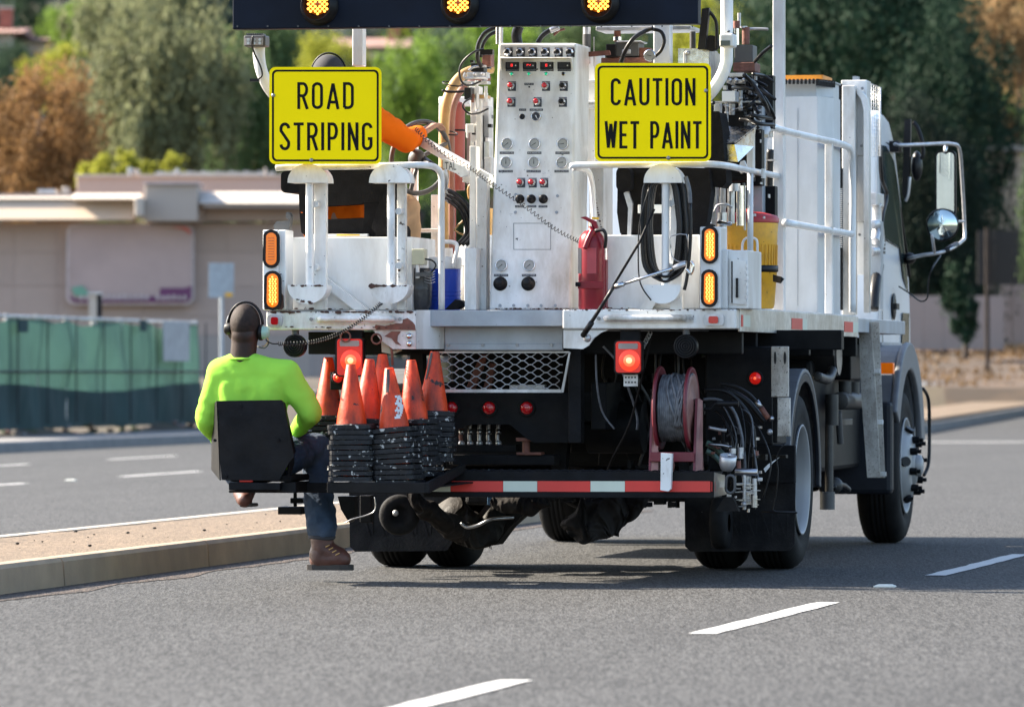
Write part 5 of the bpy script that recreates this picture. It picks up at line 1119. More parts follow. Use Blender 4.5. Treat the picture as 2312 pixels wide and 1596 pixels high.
for i in range(16):
    x0, y0 = rr_.uniform(1612, 1700), rr_.uniform(168, 270); x1, y1 = rr_.uniform(1690, 1746), rr_.uniform(180, 300)
    b.tb([(x0, y0, rr_.uniform(.95, 1.3)), ((x0*2+x1)/3 + rr_.uniform(-8, 8), (y0*2+y1)/3 + rr_.uniform(-14, 20), 1.1), ((x0+2*x1)/3, (y0+2*y1)/3 + rr_.uniform(-14, 16), 1.1), (x1, y1, rr_.uniform(.95, 1.3))], rr_.choice((2.2, 3.4, 4.2)), rr_.choice(('hose_black', 'hose_black', 'hose_black', 'galv')))
part(b, 'hydraulic_hoses', 0)
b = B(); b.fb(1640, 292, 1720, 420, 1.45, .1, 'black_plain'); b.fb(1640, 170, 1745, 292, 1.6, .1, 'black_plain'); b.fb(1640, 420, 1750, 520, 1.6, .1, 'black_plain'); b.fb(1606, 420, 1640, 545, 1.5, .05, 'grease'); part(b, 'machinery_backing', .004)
b = B(); rq = random.Random(3)
for i in range(34):
    x, y = rq.uniform(1610, 1735), rq.uniform(165, 320); w, h = rq.uniform(3, 9), rq.uniform(3, 10); m_ = rq.choice(('galv', 'steel', 'white_worn', 'lamp_black', 'rust_brown', 'hose_black'))
    if rq.random() < .5: b.fb(x, y, x+w, y+h, rq.uniform(.95, 1.3), .05, m_)
    else: cylpx(b, x, y, y+h*1.5, w*.5, rq.uniform(.95, 1.3), m_, seg=8)
for i in range(14): x, y = rq.uniform(1618, 1740), rq.uniform(380, 520); b.fb(x, y, x+rq.uniform(2, 7), y+rq.uniform(4, 24), rq.uniform(1.1, 1.35), .05, rq.choice(('galv', 'steel', 'white_worn', 'plastic_grey')))
for i in range(26):
    x, y = rq.uniform(1052, 1104), rq.uniform(130, 400); w, h = rq.uniform(3, 8), rq.uniform(4, 14); b.fb(x, y, x+w, y+h, rq.uniform(1.0, 1.2), .05, rq.choice(('galv', 'steel', 'white_worn', 'lamp_black', 'rust_brown', 'hose_black')))
o = b.build('valve_fittings', truck); o['kind'] = 'stuff'
b = B(); b.fb(1645, 165, 1680, 174, .85, .1, 'white_worn'); b.fb(1640, 180, 1677, 188, .85, .1, 'white_worn'); b.fb(1630, 206, 1660, 230, .85, .12, 'cooler_white'); b.fb(1590, 228, 1714, 233, .95, .05, 'white_paint')
cylpx(b, 1641, 230, 276, 4, .9, 'galv'); cylpx(b, 1672, 205, 250, 4.6, .9, 'galv'); cylpx(b, 1653, 235, 260, 7, .95, 'galv'); b.fb(1645, 252, 1680, 292, .95, .12, 'black_plain'); cylpx(b, 1668, 280, 312, 14, 1.0, 'galv'); cylpx(b, 1606, 240, 256, 6, .9, 'lamp_black', seg=8)
for x in (1648, 1662, 1680): b.ball(T(x, 182, .84), .014, 'steel')
for x, y in ((1641, 240), (1641, 256), (1672, 222), (1672, 244), (1655, 248)): b.ball(T(x, y, .87), .013, 'galv')
part(b, 'valve_cluster', .003)
b = B(); b.fb(1612, 232, 1625, 400, 1.2, .08, 'white_paint'); b.fb(1686, 232, 1700, 400, 1.2, .08, 'white_paint'); b.fb(1625, 235, 1640, 312, 1.3, .05, 'black_plain'); b.fb(1700, 240, 1722, 500, 1.5, .1, 'grey_paint'); b.fb(1716, 250, 1740, 310, 1.7, .1, 'white_paint'); part(b, 'machinery_frame', .004)
mf = B()
for y in (330, 446, 478, 510): q = T(1697, y, 1.2) if y < 400 else T(1697, y, 1.48); mf.cyl(q, q + Vector((0, -.02, 0)), .014, 'lamp_black', seg=8)
part(mf, 'frame_bolts', 0)
b = B(); cylpx(b, 1632, 400, 500, 7, 1.1, 'galv'); cylpx(b, 1651, 420, 505, 8.5, 1.05, 'steel'); cylpx(b, 1631, 480, 545, 11, 1.0, 'steel'); cylpx(b, 1671, 420, 510, 9, 1.1, 'chrome'); cylpx(b, 1659, 415, 432, 13, 1.0, 'galv'); b.fb(1600, 400, 1700, 410, 1.3, .1, 'black_plain'); cylpx(b, 1682, 420, 520, 3, 1.0, 'steel'); b.fb(1606, 400, 1617, 540, 1.2, .1, 'galv'); part(b, 'hydraulic_rams', .003)
b = B(); b.tb([(1612, 480, .85), (1620, 464, .85), (1640, 462, .85), (1652, 468, .9)], 2.5, 'galv', seg=6); b.tb([(1620, 500, .85), (1640, 506, .85), (1652, 504, .85)], 5, 'chrome', seg=8); part(b, 'tap_fitting', 0)
b = B(); b.tb([(1739, 338, 1.9), (1737, 400, 1.9), (1738, 470, 1.9), (1741, 550, 1.9)], 9, 'hose_black', seg=10); b.fb(1728, 360, 1748, 364, 1.84, .1, 'steel'); b.fb(1728, 450, 1748, 454, 1.84, .1, 'steel'); part(b, 'drop_hose', 0)
# stainless console box
b = B(); b.add([T(1600, 326, .62), T(1659, 327, .62), T(1667, 366, .62), T(1600, 362, .62), T(1706, 290, .88), T(1703, 331, .88)], [(3, 2, 1, 0), (1, 2, 5, 4)], 'stainless')
b.poly([T(1600, 324, .60), T(1659, 325, .60), T(1709, 286, .90), T(1600, 289, .90)], (0, -.004, .006), 'stainless'); cs = part(b, 'stainless_console', .0015)
b = B(); p = T(1662, 352, .78); b.cyl(p, p + Vector((.012, -.012, 0)), .012, 'lamp_black', seg=10); b.build('bolt', cs)
b = B(); b.poly([T(1672, 365, .85), T(1680, 362, .85), T(1686, 376, .85), T(1684, 388, .85), T(1672, 392, .85), T(1666, 382, .85)], (0, .03, 0), 'cooler_white'); part(b, 'switch_pad', .004)

# ------------------------------------------------------------------ glass bead tank, frames and condenser on the right
def uvpoly(b, pts, z0, z1, m): b.poly([(p.x, p.y, z0) for p in pts], (0, 0, z1 - z0), m)
OC = lambda g: [T(1655, 0, 4.0+g), T(1846-g*40, 0, 4.0+g), T(1884-g*50, 0, 4.22), T(1884-g*50, 0, 4.22) + Vector((0, .25, 0)), T(1846, 0, 4.0) + Vector((0, .7, 0)), T(1655, 0, 4.0) + Vector((0, .7, 0))]
zt = T(0, 235, 4.0).z
b = B(); uvpoly(b, OC(0)[::-1], 1.44, zt, 'tank_white'); bt = part(b, 'bead_tank', .006, label='tall eight-sided white tank with orange lid')
b = B(); uvpoly(b, [p + Vector((.0, 0, 0)) for p in OC(.06)][::-1], zt+.003, zt + .085, 'tank_white'); b.build('tank_neck', bt, .005)
b = B(); uvpoly(b, OC(-.03)[::-1], zt + .087, zt + .095, 'grey_paint'); b.build('flange', bt)
b = B(); uvpoly(b, [T(1760, 0, 4.1), T(1858, 0, 4.1), T(1866, 0, 4.25), T(1866, 0, 4.25) + Vector((0, .25, 0)), T(1760, 0, 4.1) + Vector((0, .5, 0))][::-1], zt+.097, zt+.13, 'orange_lid'); b.build('lid', bt, .01)
b = B()
for i in range(9): q = T(1775 + i*9, 0, 3.98); b.cyl((q.x, 3.96, zt+.07), (q.x, 3.96, zt+.10), .008, 'lamp_black', seg=6)
for i in range(12): a = OC(-.03)[1].lerp(OC(-.03)[2], i/11); b.cyl((a.x-.005, a.y-.01, zt+.06), (a.x-.005, a.y-.01, zt+.10), .008, 'lamp_black', seg=6)
b.build('clamp_bolts', bt)
b = B(); b.fb(1800, 245, 1801.5, 690, 3.996, .003, 'grey_paint'); b.build('weld_seam', bt)
v5 = 5.1
b = B(); b.fb(1901, 193, 1931, 712, v5, .10, 'white_paint'); part(b, 'condenser_frame', .006)
b = B(); b.fp([(1935, 200), (1945, 205), (1957, 222), (1962, 250), (1962, 706), (1950, 706), (1950, 250), (1944, 225), (1935, 212)], v5+.02, .08, 'white_paint'); part(b, 'frame_gusset', .004)
b = B(); b.fb(1899, 181, 1957, 500, v5+.12, .2, 'white_clean'); b.fb(1932, 205, 1950, 352, v5+.1, .02, 'white_clean'); cd_ = part(b, 'condenser_box', .006)
for (x, y) in ((1947, 200), (1945, 330), (1941, 530)): b = B(); b.bolt(x, y, v5+.1, 4); b.build('bolt', cd_)
b = B()
gx = lambda t: (1960 + 27*t)
for i in range(20):
    f = i/19; y0 = 186 + f*168; y1 = 198 + f*155; b.tube([S(1958, y0, 1.1), S(1987, y1, 1.1)], .0018, 'white_clean', seg=4, sub=1)
for i in range(7): t = i/6; b.tube([S(1958 + 29*t, 186 + 12*t, 1.1), S(1958 + 29*t, 354 - 1*t, 1.1)], .0018 if i % 6 else .007, 'white_clean', seg=5, sub=1)
b.build('fan_grille', cd_)
q0, q1 = S(1960, 0, 1.0).y, S(1988, 0, 1.0).y; b = B(); b.box((.9, q0, 2.35), (.93, q0+.12, 3.0), 'grey_paint'); b.build('fan_shroud', cd_)
b = B(); b.fb(1932, 501, 1962, 620, v5+.16, .12, 'white_clean'); b.fb(1960, 500, 1990, 700, v5+1.6, .1, 'grey_paint'); part(b, 'lower_cabinet', .006)
b = B()
for i in range(30): b.fb(1886, 426 + i*4.5, 1901, 428.4 + i*4.5, 4.9, .02, 'white_clean')
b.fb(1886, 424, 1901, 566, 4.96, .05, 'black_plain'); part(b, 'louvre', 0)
b = B(); b.fb(1880, 380, 1901, 424, 5.0, .05, 'black_plain'); b.fb(1880, 566, 1901, 700, 5.05, .05, 'black_plain'); b.fb(1886, 190, 1901, 380, 5.2, .05, 'black_plain'); part(b, 'black_duct', 0)  # black boxes closing the gaps beside the tank
b = B(); b.tube([S(1988, 330, 1.08), S(1990, 400, 1.08), S(2002, 440, 1.08), S(1992, 490, 1.08), S(1990, 540, 1.08)], .014, 'hose_black'); b.tube([S(1984, 600, 1.1), S(1975, 650, 1.1), S(1972, 700, 1.1)], .035, 'hose_black', seg=10); part(b, 'engine_hoses', 0)
b = B(); p = S(1982, 448, 1.1); b.box((1.05, p.y-.2, p.z-.05), (1.12, p.y+.15, p.z+.03), 'galv'); b.tube([S(1980, 460, 1.1), S(1980, 510, 1.1), S(1975, 545, 1.1)], .03, 'galv'); b.tube([S(1968, 508, 1.1), S(1984, 510, 1.1), S(1985, 560, 1.1), S(1966, 568, 1.1)], .03, 'galv', seg=10); part(b, 'hydraulic_fittings', .005)
# ------------------------------------------------------------------ cab
CV = lambda v, z: (v, z)
prof = [(7.40, .78), (7.40, 2.66), (7.46, 2.78), (7.75, 2.82), (8.05, 2.78), (8.28, 2.66), (8.62, 2.22), (8.92, 1.72), (9.0, 1.45), (9.03, .9), (9.0, .55), (8.3, .55), (8.25, .78)]
b = B(); N_ = 9; secs = []
for (u, k) in ((-1.03, .955), (-1.01, .99), (-.9, 1), (.9, 1), (1.01, .99), (1.03, .955)):
    secs.append([(u * (1 if z < 1.7 else 1 - (z-1.7)*.022), 8.2 + (v-8.2)*k, 1.6 + (z-1.6)*k) for v, z in prof])
n = len(prof); vs = [p for s_ in secs for p in s_]
fs = [(i*n+j, i*n+(j+1) % n, (i+1)*n+(j+1) % n, (i+1)*n+j) for i in range(len(secs)-1) for j in range(n)]
fs += [tuple(range(n)), tuple(reversed(range((len(secs)-1)*n, len(secs)*n)))]
b.add(vs, fs, 'cab_white'); cab = part(b, 'cab', .02)
ug = lambda z: 1.03 * (1 if z < 1.7 else 1 - (z-1.7)*.022) + .003
def sidepoly(b, pts, m, th=.004, off=0.0):           # pts (v, z) on the right flank
    P = [Vector((ug(z) + off, v, z)) for v, z in pts]; b.poly(P, (th, 0, 0), m)
b = B(); sidepoly(b, [(7.60, 1.98), (8.45, 1.93), (8.60, 1.74), (8.84, 1.64), (8.78, 1.76), (8.42, 2.30), (8.22, 2.50), (7.85, 2.58), (7.60, 2.58)], 'glass_dark'); b.build('side_window', cab)
b = B(); sidepoly(b, [(8.45, 1.02), (8.85, 1.02), (8.90, 1.5), (8.55, 1.5)], 'glass_dark'); b.build('kick_window', cab)
b = B()
for p in ([(7.56, 1.0), (7.575, 1.0), (7.575, 2.6), (7.56, 2.6)], [(7.58, 1.0), (8.86, 1.0), (8.86, 1.015), (7.58, 1.015)], [(8.82, 1.7), (8.84, 1.7), (8.45, 2.32), (8.43, 2.32)]): b = B(); sidepoly(b, p, 'lamp_black', .002); b.build('door_seam', cab)
q = S(2021, 692, 1.04); b = B(); b.ball((1.033, q.y, q.z), (.012, .09, .09), 'lamp_black', 14, 8); b.box((1.04, q.y-.07, q.z-.02), (1.06, q.y+.07, q.z+.02), 'lamp_black'); b.build('door_handle', cab, .004)
b = B()
for i in range(5): q = S(1993, 534 + i*9, 1.04); b.box((1.03, q.y-.14, q.z-.008), (1.045, q.y+.10, q.z+.008), 'lamp_black')
b.build('vent_slats', cab)
b = B(); sidepoly(b, [(7.45, 1.28), (8.98, 1.28), (8.98, 1.30), (7.45, 1.30)], 'grey_paint', .003); b.build('trim_line', cab)
b = B(); b.poly([(-.93, 8.36, 2.55), (.93, 8.36, 2.55), (.96, 8.93, 1.75), (-.96, 8.93, 1.75)], (0, .01, .004), 'glass_dark'); b.build('windscreen', cab)
# rain gutter and black rear hoses
q = S(2015, 0, 1.03)
b = B(); b.tube([(.99, 7.5, 2.60), (1.0, 8.05, 2.60), (1.0, 8.30, 2.50), (1.02, 8.62, 2.1), (1.04, 8.88, 1.75)], .012, 'lamp_black', seg=8); b.build('window_seal', cab)
# mirrors
b = B(); b.tube([S(2020, 326, 1.06), S(2040, 328, 1.12), S(2120, 325, 1.30), S(2148, 325, 1.36), S(2166, 336, 1.4), S(2172, 400, 1.4), S(2178, 520, 1.4), S(2172, 545, 1.4), S(2132, 568, 1.33), S(2080, 577, 1.18), S(2050, 584, 1.06)], .012, 'galv', seg=8, sub=4); b.tube([S(2104, 530, 1.3), S(2110, 570, 1.3)], .01, 'galv'); b.tube([S(2155, 500, 1.37), S(2176, 500, 1.4)], .008, 'galv'); b.tube([S(2136, 325, 1.33), S(2134, 345, 1.33)], .014, 'chrome', sub=1); mb_ = part(b, 'mirror_bracket', 0)
vm = S(2135, 400, 1.33).y
def vpoly(b, pts, v, dv, m): b.poly([T(x, y, v) for x, y in pts], (0, dv, 0), m)
b = B(); vpoly(b, rrect(2111, 340, 2158, 492, 11, 4), vm, .04, 'lamp_black'); mr = b.build('mirror', mb_, .004)
b = B(); vpoly(b, rrect(2115, 345, 2154, 487, 9, 4), vm-.004, .003, 'glass_mirror'); b.build('mirror_glass', mr)
p = T(2128, 508, vm-.06); b = B(); b.lathe([(.0, -.05), (.08, -.04), (.105, -.02), (.11, .0), (.107, .012), (.103, .012)], p, (0, -1, 0), 'lamp_black', seg=28); b.lathe([(.104, -.004+.01), (.08, .016), (.05, .022), (0, .026)], p, (0, -1, 0), 'glass_mirror', seg=28); b.build('round_mirror', mb_)
b = B(); b.tube([S(2132, 568, 1.33), S(2160, 552, 1.38)], .02, 'lamp_black', sub=1); b.build('grip', mb_)
b = B(); b.tube([S(2030, 647, 1.07), S(2050, 660, 1.1), S(2078, 680, 1.2), S(2094, 672, 1.25), S(2096, 640, 1.27), S(2103, 610, 1.3), S(2124, 577, 1.32)], .005, 'lamp_black', seg=6); part(b, 'mirror_wire', 0)
b = B(); vv = S(2045, 300, 1.1).y; vpoly(b, [(2042, 270), (2056, 269), (2056, 300), (2052, 420), (2046, 450), (2036, 440), (2040, 330)], vv, .05, 'lamp_black'); b.tube([T(2062, 276, vv), T(2072, 290, vv), T(2082, 320, vv), T(2084, 350, vv), T(2078, 358, vv)], .014, 'lamp_black'); p = T(2070, 375, vv+.1); b.ball(p, (.04, .06, .10), 'hose_black', 14, 8); b.tube([T(2054, 400, vv), T(2050, 440, vv), T(2044, 455, vv)], .012, 'galv'); part(b, 'folding_arm', .004)
b = B(); p = S(2052, 584, 1.06); b.ball(p, (.05, .05, .04), 'lamp_black', 10, 6); p = S(2030, 330, 1.06); b.box((1.0, p.y-.1, p.z-.04), (1.07, p.y+.1, p.z+.03), 'lamp_black'); part(b, 'mirror_mount', .006)
# front fender with wheel arch
def arch(b, vc, zc, r0, r1, u0, u1, a0, a1, m, n=18):
    rings = []
    for i in range(n+1):
        a = radians(a0 + (a1-a0)*i/n); c_, s_ = cos(a), sin(a)
        rings.append([(u0, vc+r0*c_, zc+r0*s_), (u1, vc+r0*c_, zc+r0*s_), (u1, vc+r1*c_, zc+r1*s_), (u0, vc+r1*c_, zc+r1*s_)])
    vs = [p for r in rings for p in r]; fs = []
    for i in range(n):
        for j in range(4): a = i*4+j; c = i*4+(j+1) % 4; fs.append((a, c, c+4, a+4))
    fs += [(3, 2, 1, 0), (n*4, n*4+1, n*4+2, n*4+3)]; b.add(vs, fs, m)
VF, VR = 7.55, 2.55
b = B(); arch(b, VF, .52, .60, .76, .78, 1.17, 20, 152, 'fender_grey'); arch(b, VF, .52, .60, .78, 1.171, 1.215, 10, 155, 'fender_grey'); part(b, 'front_fender', .015)
b = B(); arch(b, VF, .52, .60, .76, -1.17, -.78, 20, 152, 'fender_grey'); part(b, 'front_fender', .015)
b = B(); b.box((.72, 6.76, .33), (1.19, 6.90, .92), 'fender_dark'); part(b, 'front_mudguard', .03)
b = B(); b.box((-1.19, 6.76, .33), (-.72, 6.90, .92), 'fender_dark'); part(b, 'front_mudguard', .03)
b = B(); arch(b, VR, .5, .60, .625, .90, 1.245, -5, 165, 'fender_grey'); arch(b, VR, .5, .55, .60, 1.22, 1.245, -5, 165, 'fender_dark'); part(b, 'rear_fender', .006)
b = B(); arch(b, VR, .5, .60, .625, -1.245, -.90, 5, 120, 'fender_grey'); part(b, 'rear_fender', .006)
b = B(); p = S(1998, 826, 1.16); b.cyl((1.10, p.y, p.z), (1.12, p.y, p.z), .10, 'hose_cream', seg=20); b.box((1.12, p.y-.05, p.z-.05), (1.22, p.y+.02, p.z+.02), 'amber_dim'); part(b, 'side_repeater', .004)
b = B(); b.tube([(1.20, 8.3, 1.0), (1.22, 8.45, .92), (1.22, 8.5, .7), (1.22, 8.45, .5), (1.2, 8.35, .42)], .012, 'lamp_black', seg=8); b.box((1.1, 8.3, .45), (1.15, 8.5, .95), 'cab_white'); part(b, 'step_corner', .01)

# ------------------------------------------------------------------ wheels
def wheel(u, v, sgn, front=False, inner=False):      # sgn: outward direction along u
    w = .26; a = (sgn, 0, 0); o = B(); R_ = .50
    prof = [(.30, 0), (.315, -.012), (.36, .004), (.42, .008), (.462, -.006), (.485, -.028), (.497, -.05), (.5, -.075)]
    g = []
    for k in range(4): c = -.085 - k*.03; g += [(.5, c+.004), (.492, c), (.492, c-.006), (.5, c-.010)]
    prof2 = prof + g + [(r, -w - h) for r, h in reversed(prof)]
    o.lathe(prof2, (u, v, R_), a, 'tyre', seg=56)
    b = B(); pr = [(.302, -.006), (.312, .006), (.305, .010), (.296, .004), (.285, -.03), (.28, -.09)]
    if front: pr = [(.302, -.006), (.312, .006), (.305, .010), (.292, .0), (.285, -.03), (.255, -.03), (.235, .01), (.20, .045), (.15, .055), (.12, .055), (.115, .07), (.0, .07)]
    else: pr += [(.272, -.16), (.20, -.175), (.13, -.17), (.125, -.10), (.10, -.09), (0, -.09)]
    b.lathe(pr, (u, v, R_), a, 'rim_white', seg=40)
    return o, b
def add_wheel(u, v, sgn, front=False, full=True):
    o, rb_ = wheel(u, v, sgn, front)
    t = part(o, 'wheel', 0); rm = rb_.build('rim', t)
    if front:
        for k in range(8):
            b = B(); a = 2*pi*k/8 + .2; p = Vector((u + sgn*.050, v + .17*cos(a), .5 + .17*sin(a))); b.cyl(p, p + Vector((sgn*.045, 0, 0)), .024, 'black_plain', seg=8); b.cyl(p + Vector((sgn*.045, 0, 0)), p + Vector((sgn*.070, 0, 0)), .013, 'black_plain', seg=8); b.build('wheel_nut', t)
        for k in range(5):
            b = B(); a = 2*pi*k/5 + .5; c = Vector((u + sgn*.03, v + .235*cos(a), .5 + .235*sin(a))); n_ = Vector((sgn*.5, .8*cos(a), .8*sin(a))).normalized(); b.cyl(c - n_*.01, c + n_*.012, .032, 'lamp_black', seg=14); b.build('hand_hole', t)
        b = B(); b.lathe([(.07, 0), (.07, .03), (.04, .045), (0, .045)], (u + sgn*.07, v, .5), (sgn, 0, 0), 'rim_white', seg=20); b.build('hub_cap', t)
    return t
add_wheel(1.18, VF, 1, True); add_wheel(-1.18, VF, -1, True)
for s_ in (1, -1): add_wheel(1.22*s_, VR, s_); add_wheel(.90*s_, VR, s_)
b = B(); b.cyl((-.95, VR, .5), (.95, VR, .5), .075, 'grease', seg=12); b.ball((0, VR, .52), (.21, .2, .2), 'grease', 16, 10); b.cyl((0, VR, .52), (0, VR+2.5, .75), .05, 'grease'); part(b, 'rear_axle', 0)
b = B(); b.cyl((-.95, VF, .45), (.95, VF, .45), .05, 'grease', seg=12)
for u in (-.45, .45): b.box((u-.05, VF-.5, .48), (u+.05, VF+.5, .56), 'grease'); b.ball((u*1.3, VF-.05, .40), .07, 'grease')
part(b, 'front_axle', 0)
# chassis and tanks
b = B()
for s_ in (-1, 1): b.box((s_*.43-.04, .5, .80), (s_*.43+.04, 8.4, 1.05), 'black_plain')
for v in (.7, 1.6, 3.4, 4.6, 5.8, 7.0): b.box((-.39, v, .84), (.39, v+.1, 1.0), 'black_plain')
for v in (.5, 1.0, 1.9, 3.0, 4.0, 5.0, 6.0): b.box((-1.15, v, 1.20), (1.2, v+.06, 1.32), 'black_plain')
part(b, 'chassis', .005)
b = B()
for s_ in (-1, 1):
    for k in range(5): b.box((s_*.48-.04, VR-.55+k*.03, .62+k*.018), (s_*.48+.04, VR+.55-k*.03, .634+k*.018), 'grease')
part(b, 'leaf_springs', 0)
b = B(); b.fb(1010, 762, 1600, 1052, 1.45, .5, 'black_plain'); part(b, 'underdeck_dark_fill', .03)  # black box added to fill the darkness below the deck
b = B(); b.cyl(T(1330, 965, .95), T(1455, 965, .95), .14, 'black_plain', seg=24); part(b, 'air_tank', .02)
b = B(); b.box((-1.15, 4.3, .62), (-.5, 6.2, 1.18), 'black_plain'); part(b, 'fuel_tank', .05)
b = B(); b.box((.5, 4.5, .50), (1.0, 6.7, 1.18), 'black_plain'); part(b, 'battery_box', .03)
b = B(); b.box((-.5, 6.2, .35), (.5, 8.2, .95), 'grease'); b.ball((0, 7.0, .42), (.3, .5, .16), 'grease'); part(b, 'engine', .05)
b = B(); q = T(1290, 0, .35); b.fb(1283, 788, 1312, 1000, .34, .1, 'black_steel'); b.fb(925, 790, 955, 1000, .5, .1, 'black_steel'); part(b, 'bumper_leg', .004)
b = B(); b.fb(1286, 886, 1455, 1022, 1.15, .1, 'black_steel'); b.fp([(1258, 1000), (1282, 1000), (1275, 1064), (1243, 1064)], .9, .1, 'black_steel'); part(b, 'inner_bracket', .01)
# rear crossmember
b = B(); b.fp([(985, 888), (1289, 888), (1287, 985), (1281, 999), (1207, 999), (1192, 992), (1151, 958), (1057, 958), (1040, 968), (985, 968)], .55, .12, 'black_steel'); xm = part(b, 'rear_crossmember', .008)
def round_lamp(x, y, v, r, parent, lit=False, tilt=None):
    p = T(x, y, v); b = B(); b.lathe([(r*PX*1.35, 0), (r*PX*1.35, .012), (r*PX*1.02, .018), (r*PX, .01)], p, (0, -1, 0), 'black_rubber', seg=24); o = b.build('round_lamp', parent)
    b = B(); b.lathe([(r*PX, .008), (r*PX*.9, .022), (r*PX*.5, .028), (0, .029)], p, (0, -1, 0), 'red_lit' if lit else 'red_lens', seg=24)
    if lit: b.ball(p + Vector((0, -.03, 0)), .008, 'red_hot', 8, 5)
    b.build('lens', o)
for x in (1020, 1105, 1190): round_lamp(x, 921, .55, 15, xm)
b = B(); rs = random.Random(4)
for i, x in enumerate((1042, 1062, 1083, 1104, 1126)):
    b.tube([T(x, 955, .75), T(x + rs.uniform(-3, 3), 985, .75), T(x, 1002, .75)], .011, 'galv' if i else 'rust_brown', seg=8); b.ball(T(x, 975, .74), .016, 'steel', 8, 6); b.ball(T(x, 1001, .74), .018, 'galv', 8, 6)
part(b, 'hydraulic_ports', 0)
b = B(); b.fb(1018, 1004, 1166, 1020, .7, .12, 'black_steel'); b.fb(1020, 1027, 1252, 1049, .6, .15, 'black_steel'); part(b, 'hitch_bar', .004)
b = B(); cylpx(b, 1188, 996, 1022, 9, .62, 'rust_brown', seg=14); b.fb(1165, 988, 1201, 996, .58, .08, 'rust_brown'); b.fb(1166, 1021, 1222, 1027, .58, .1, 'rust_brown'); part(b, 'hitch_pin', .003)
# expanded metal guard
b = B()
for r in range(10):
    y0 = 801 + r*8.9; pts = []; xr = 1284 - (y0-795)*.22; x = 984
    k = 0
    while x < xr:
        s_ = 1 if (k + r) % 2 == 0 else -1
        for dx in (0, 7): 
            if x + dx < xr: pts.append((x+dx, y0 + s_*4.2, .30))
        x += 17.5; k += 1
    if len(pts) > 2: b.tb(pts, 1.25, 'galv', sub=1, seg=4)
b.fb(984, 793, 1285, 797, .29, .02, 'galv'); b.fb(984, 879, 1268, 886, .29, .03, 'galv'); b.poly([T(1284, 795, .29), T(1266, 886, .29), T(1272, 886, .29), T(1288, 795, .29)], (0, .02, 0), 'galv'); part(b, 'expanded_metal_guard', 0)
b = B(); cylpx(b, 1000, 818, 876, 16, .6, 'cream_box'); part(b, 'filter_canister', 0)
b = B(); b.fp([(1050, 880), (1085, 800), (1100, 800), (1068, 882)], .8, .05, 'rust_brown'); b.fp([(1090, 880), (1105, 820), (1118, 820), (1106, 880)], .85, .05, 'rust_brown'); b.fb(1150, 868, 1230, 880, .8, .05, 'galv'); part(b, 'mounting_struts', .004)
b = B(); rq = random.Random(8)
for i in range(60):
    x, y = rq.uniform(1320, 1745), rq.uniform(760, 1050); w, h = rq.uniform(4, 40), rq.uniform(4, 24); b.fb(x, y, x+w, y+h, rq.uniform(1.0, 1.4), .08, rq.choice(('black_steel', 'black_plain', 'grease', 'grease', 'plastic_grey' if i % 5 == 0 else 'black_steel')))
for i in range(26):
    x, y = rq.uniform(1020, 1600), rq.uniform(1118, 1150); w, h = rq.uniform(6, 30), rq.uniform(4, 14); b.fb(x, y-14, x+w, y+h-14, rq.uniform(1.6, 2.2), .08, rq.choice(('black_steel', 'grease')))
for i in range(12):
    x = rq.uniform(1330, 1620); b.tb([(x, 760, 1.0), (x + rq.uniform(-20, 20), 850, .95), (x + rq.uniform(-50, 50), 930, 1.0), (x + rq.uniform(-60, 60), 1050, 1.1)], rq.uniform(1.5, 4), rq.choice(('hose_black', 'grease', 'plastic_grey')), seg=6)
for i in range(24):
    x, y = rq.uniform(1800, 1935), rq.uniform(760, 1080); p = S(x, y, rq.uniform(.85, 1.05)); q = rq.uniform(.02, .07); b.box((p.x-q, p.y-q*2, p.z-q), (p.x, p.y+q*2, p.z+q*rq.uniform(.4, 2)), rq.choice(('black_steel', 'grease', 'plastic_grey', 'rag')))
o = b.build('underbody_clutter', truck); o['kind'] = 'stuff'
# step bumper with reflective tape
b = B(); b.fb(955, 1065, 1612, 1085, 0, .26, 'black_steel'); b.fb(955, 1085.2, 1612, 1113, .004, .25, 'black_plain'); b.fb(955, 1113.2, 1612, 1122, 0, .26, 'black_steel'); sb = part(b, 'step_bumper', .003)
x = 960
for x1, m_ in ((1017, 'tape_white'), (1136, 'tape_red'), (1213, 'tape_white'), (1333, 'tape_red'), (1411, 'tape_white'), (1604, 'tape_red')):
    b = B(); b.fb(x+.3, 1086, x1-.3, 1109.5, .0, .0035, m_); b.build('reflective_tape', sb); x = x1
b = B(); b.poly([T(1612, 1066, 0), T(1612, 1122, 0), T(1640, 1116, .22), T(1636, 1072, .22)], (0, .01, 0), 'steel'); b.build('end_plate', sb, .003)
b = B(); p = [T(1606, 1087, -.002), T(1606, 1109, -.002), T(1615, 1109, .02), T(1615, 1087, .02)]; b.add(p, [(0, 1, 2, 3)], 'tape_red'); b.build('reflective_tape', sb)
b = B()
for r in range(3):
    z = T(0, 1064, 0).z + .004; v = .03 + r*.08; pts = []
    for i in range(60): pts.append(Vector((T(1000 + i*10.2, 0, v).x, v, z + .006 + (.006 if i % 2 else 0))))
    b.tube(pts, .005, 'black_steel', seg=4, sub=1)
part(b, 'step_grating', 0)
b = B(); b.fp([(1492, 1022), (1517, 1024), (1514, 1104), (1508, 1109), (1491, 1106)], -.05, .045, 'white_worn'); b.poly([T(1517.5, 1028, -.03), T(1523, 1050, .02), T(1520, 1068, .02), T(1516, 1066, -.03)], (0, .01, 0), 'rust_brown'); part(b, 'reel_socket', .003)
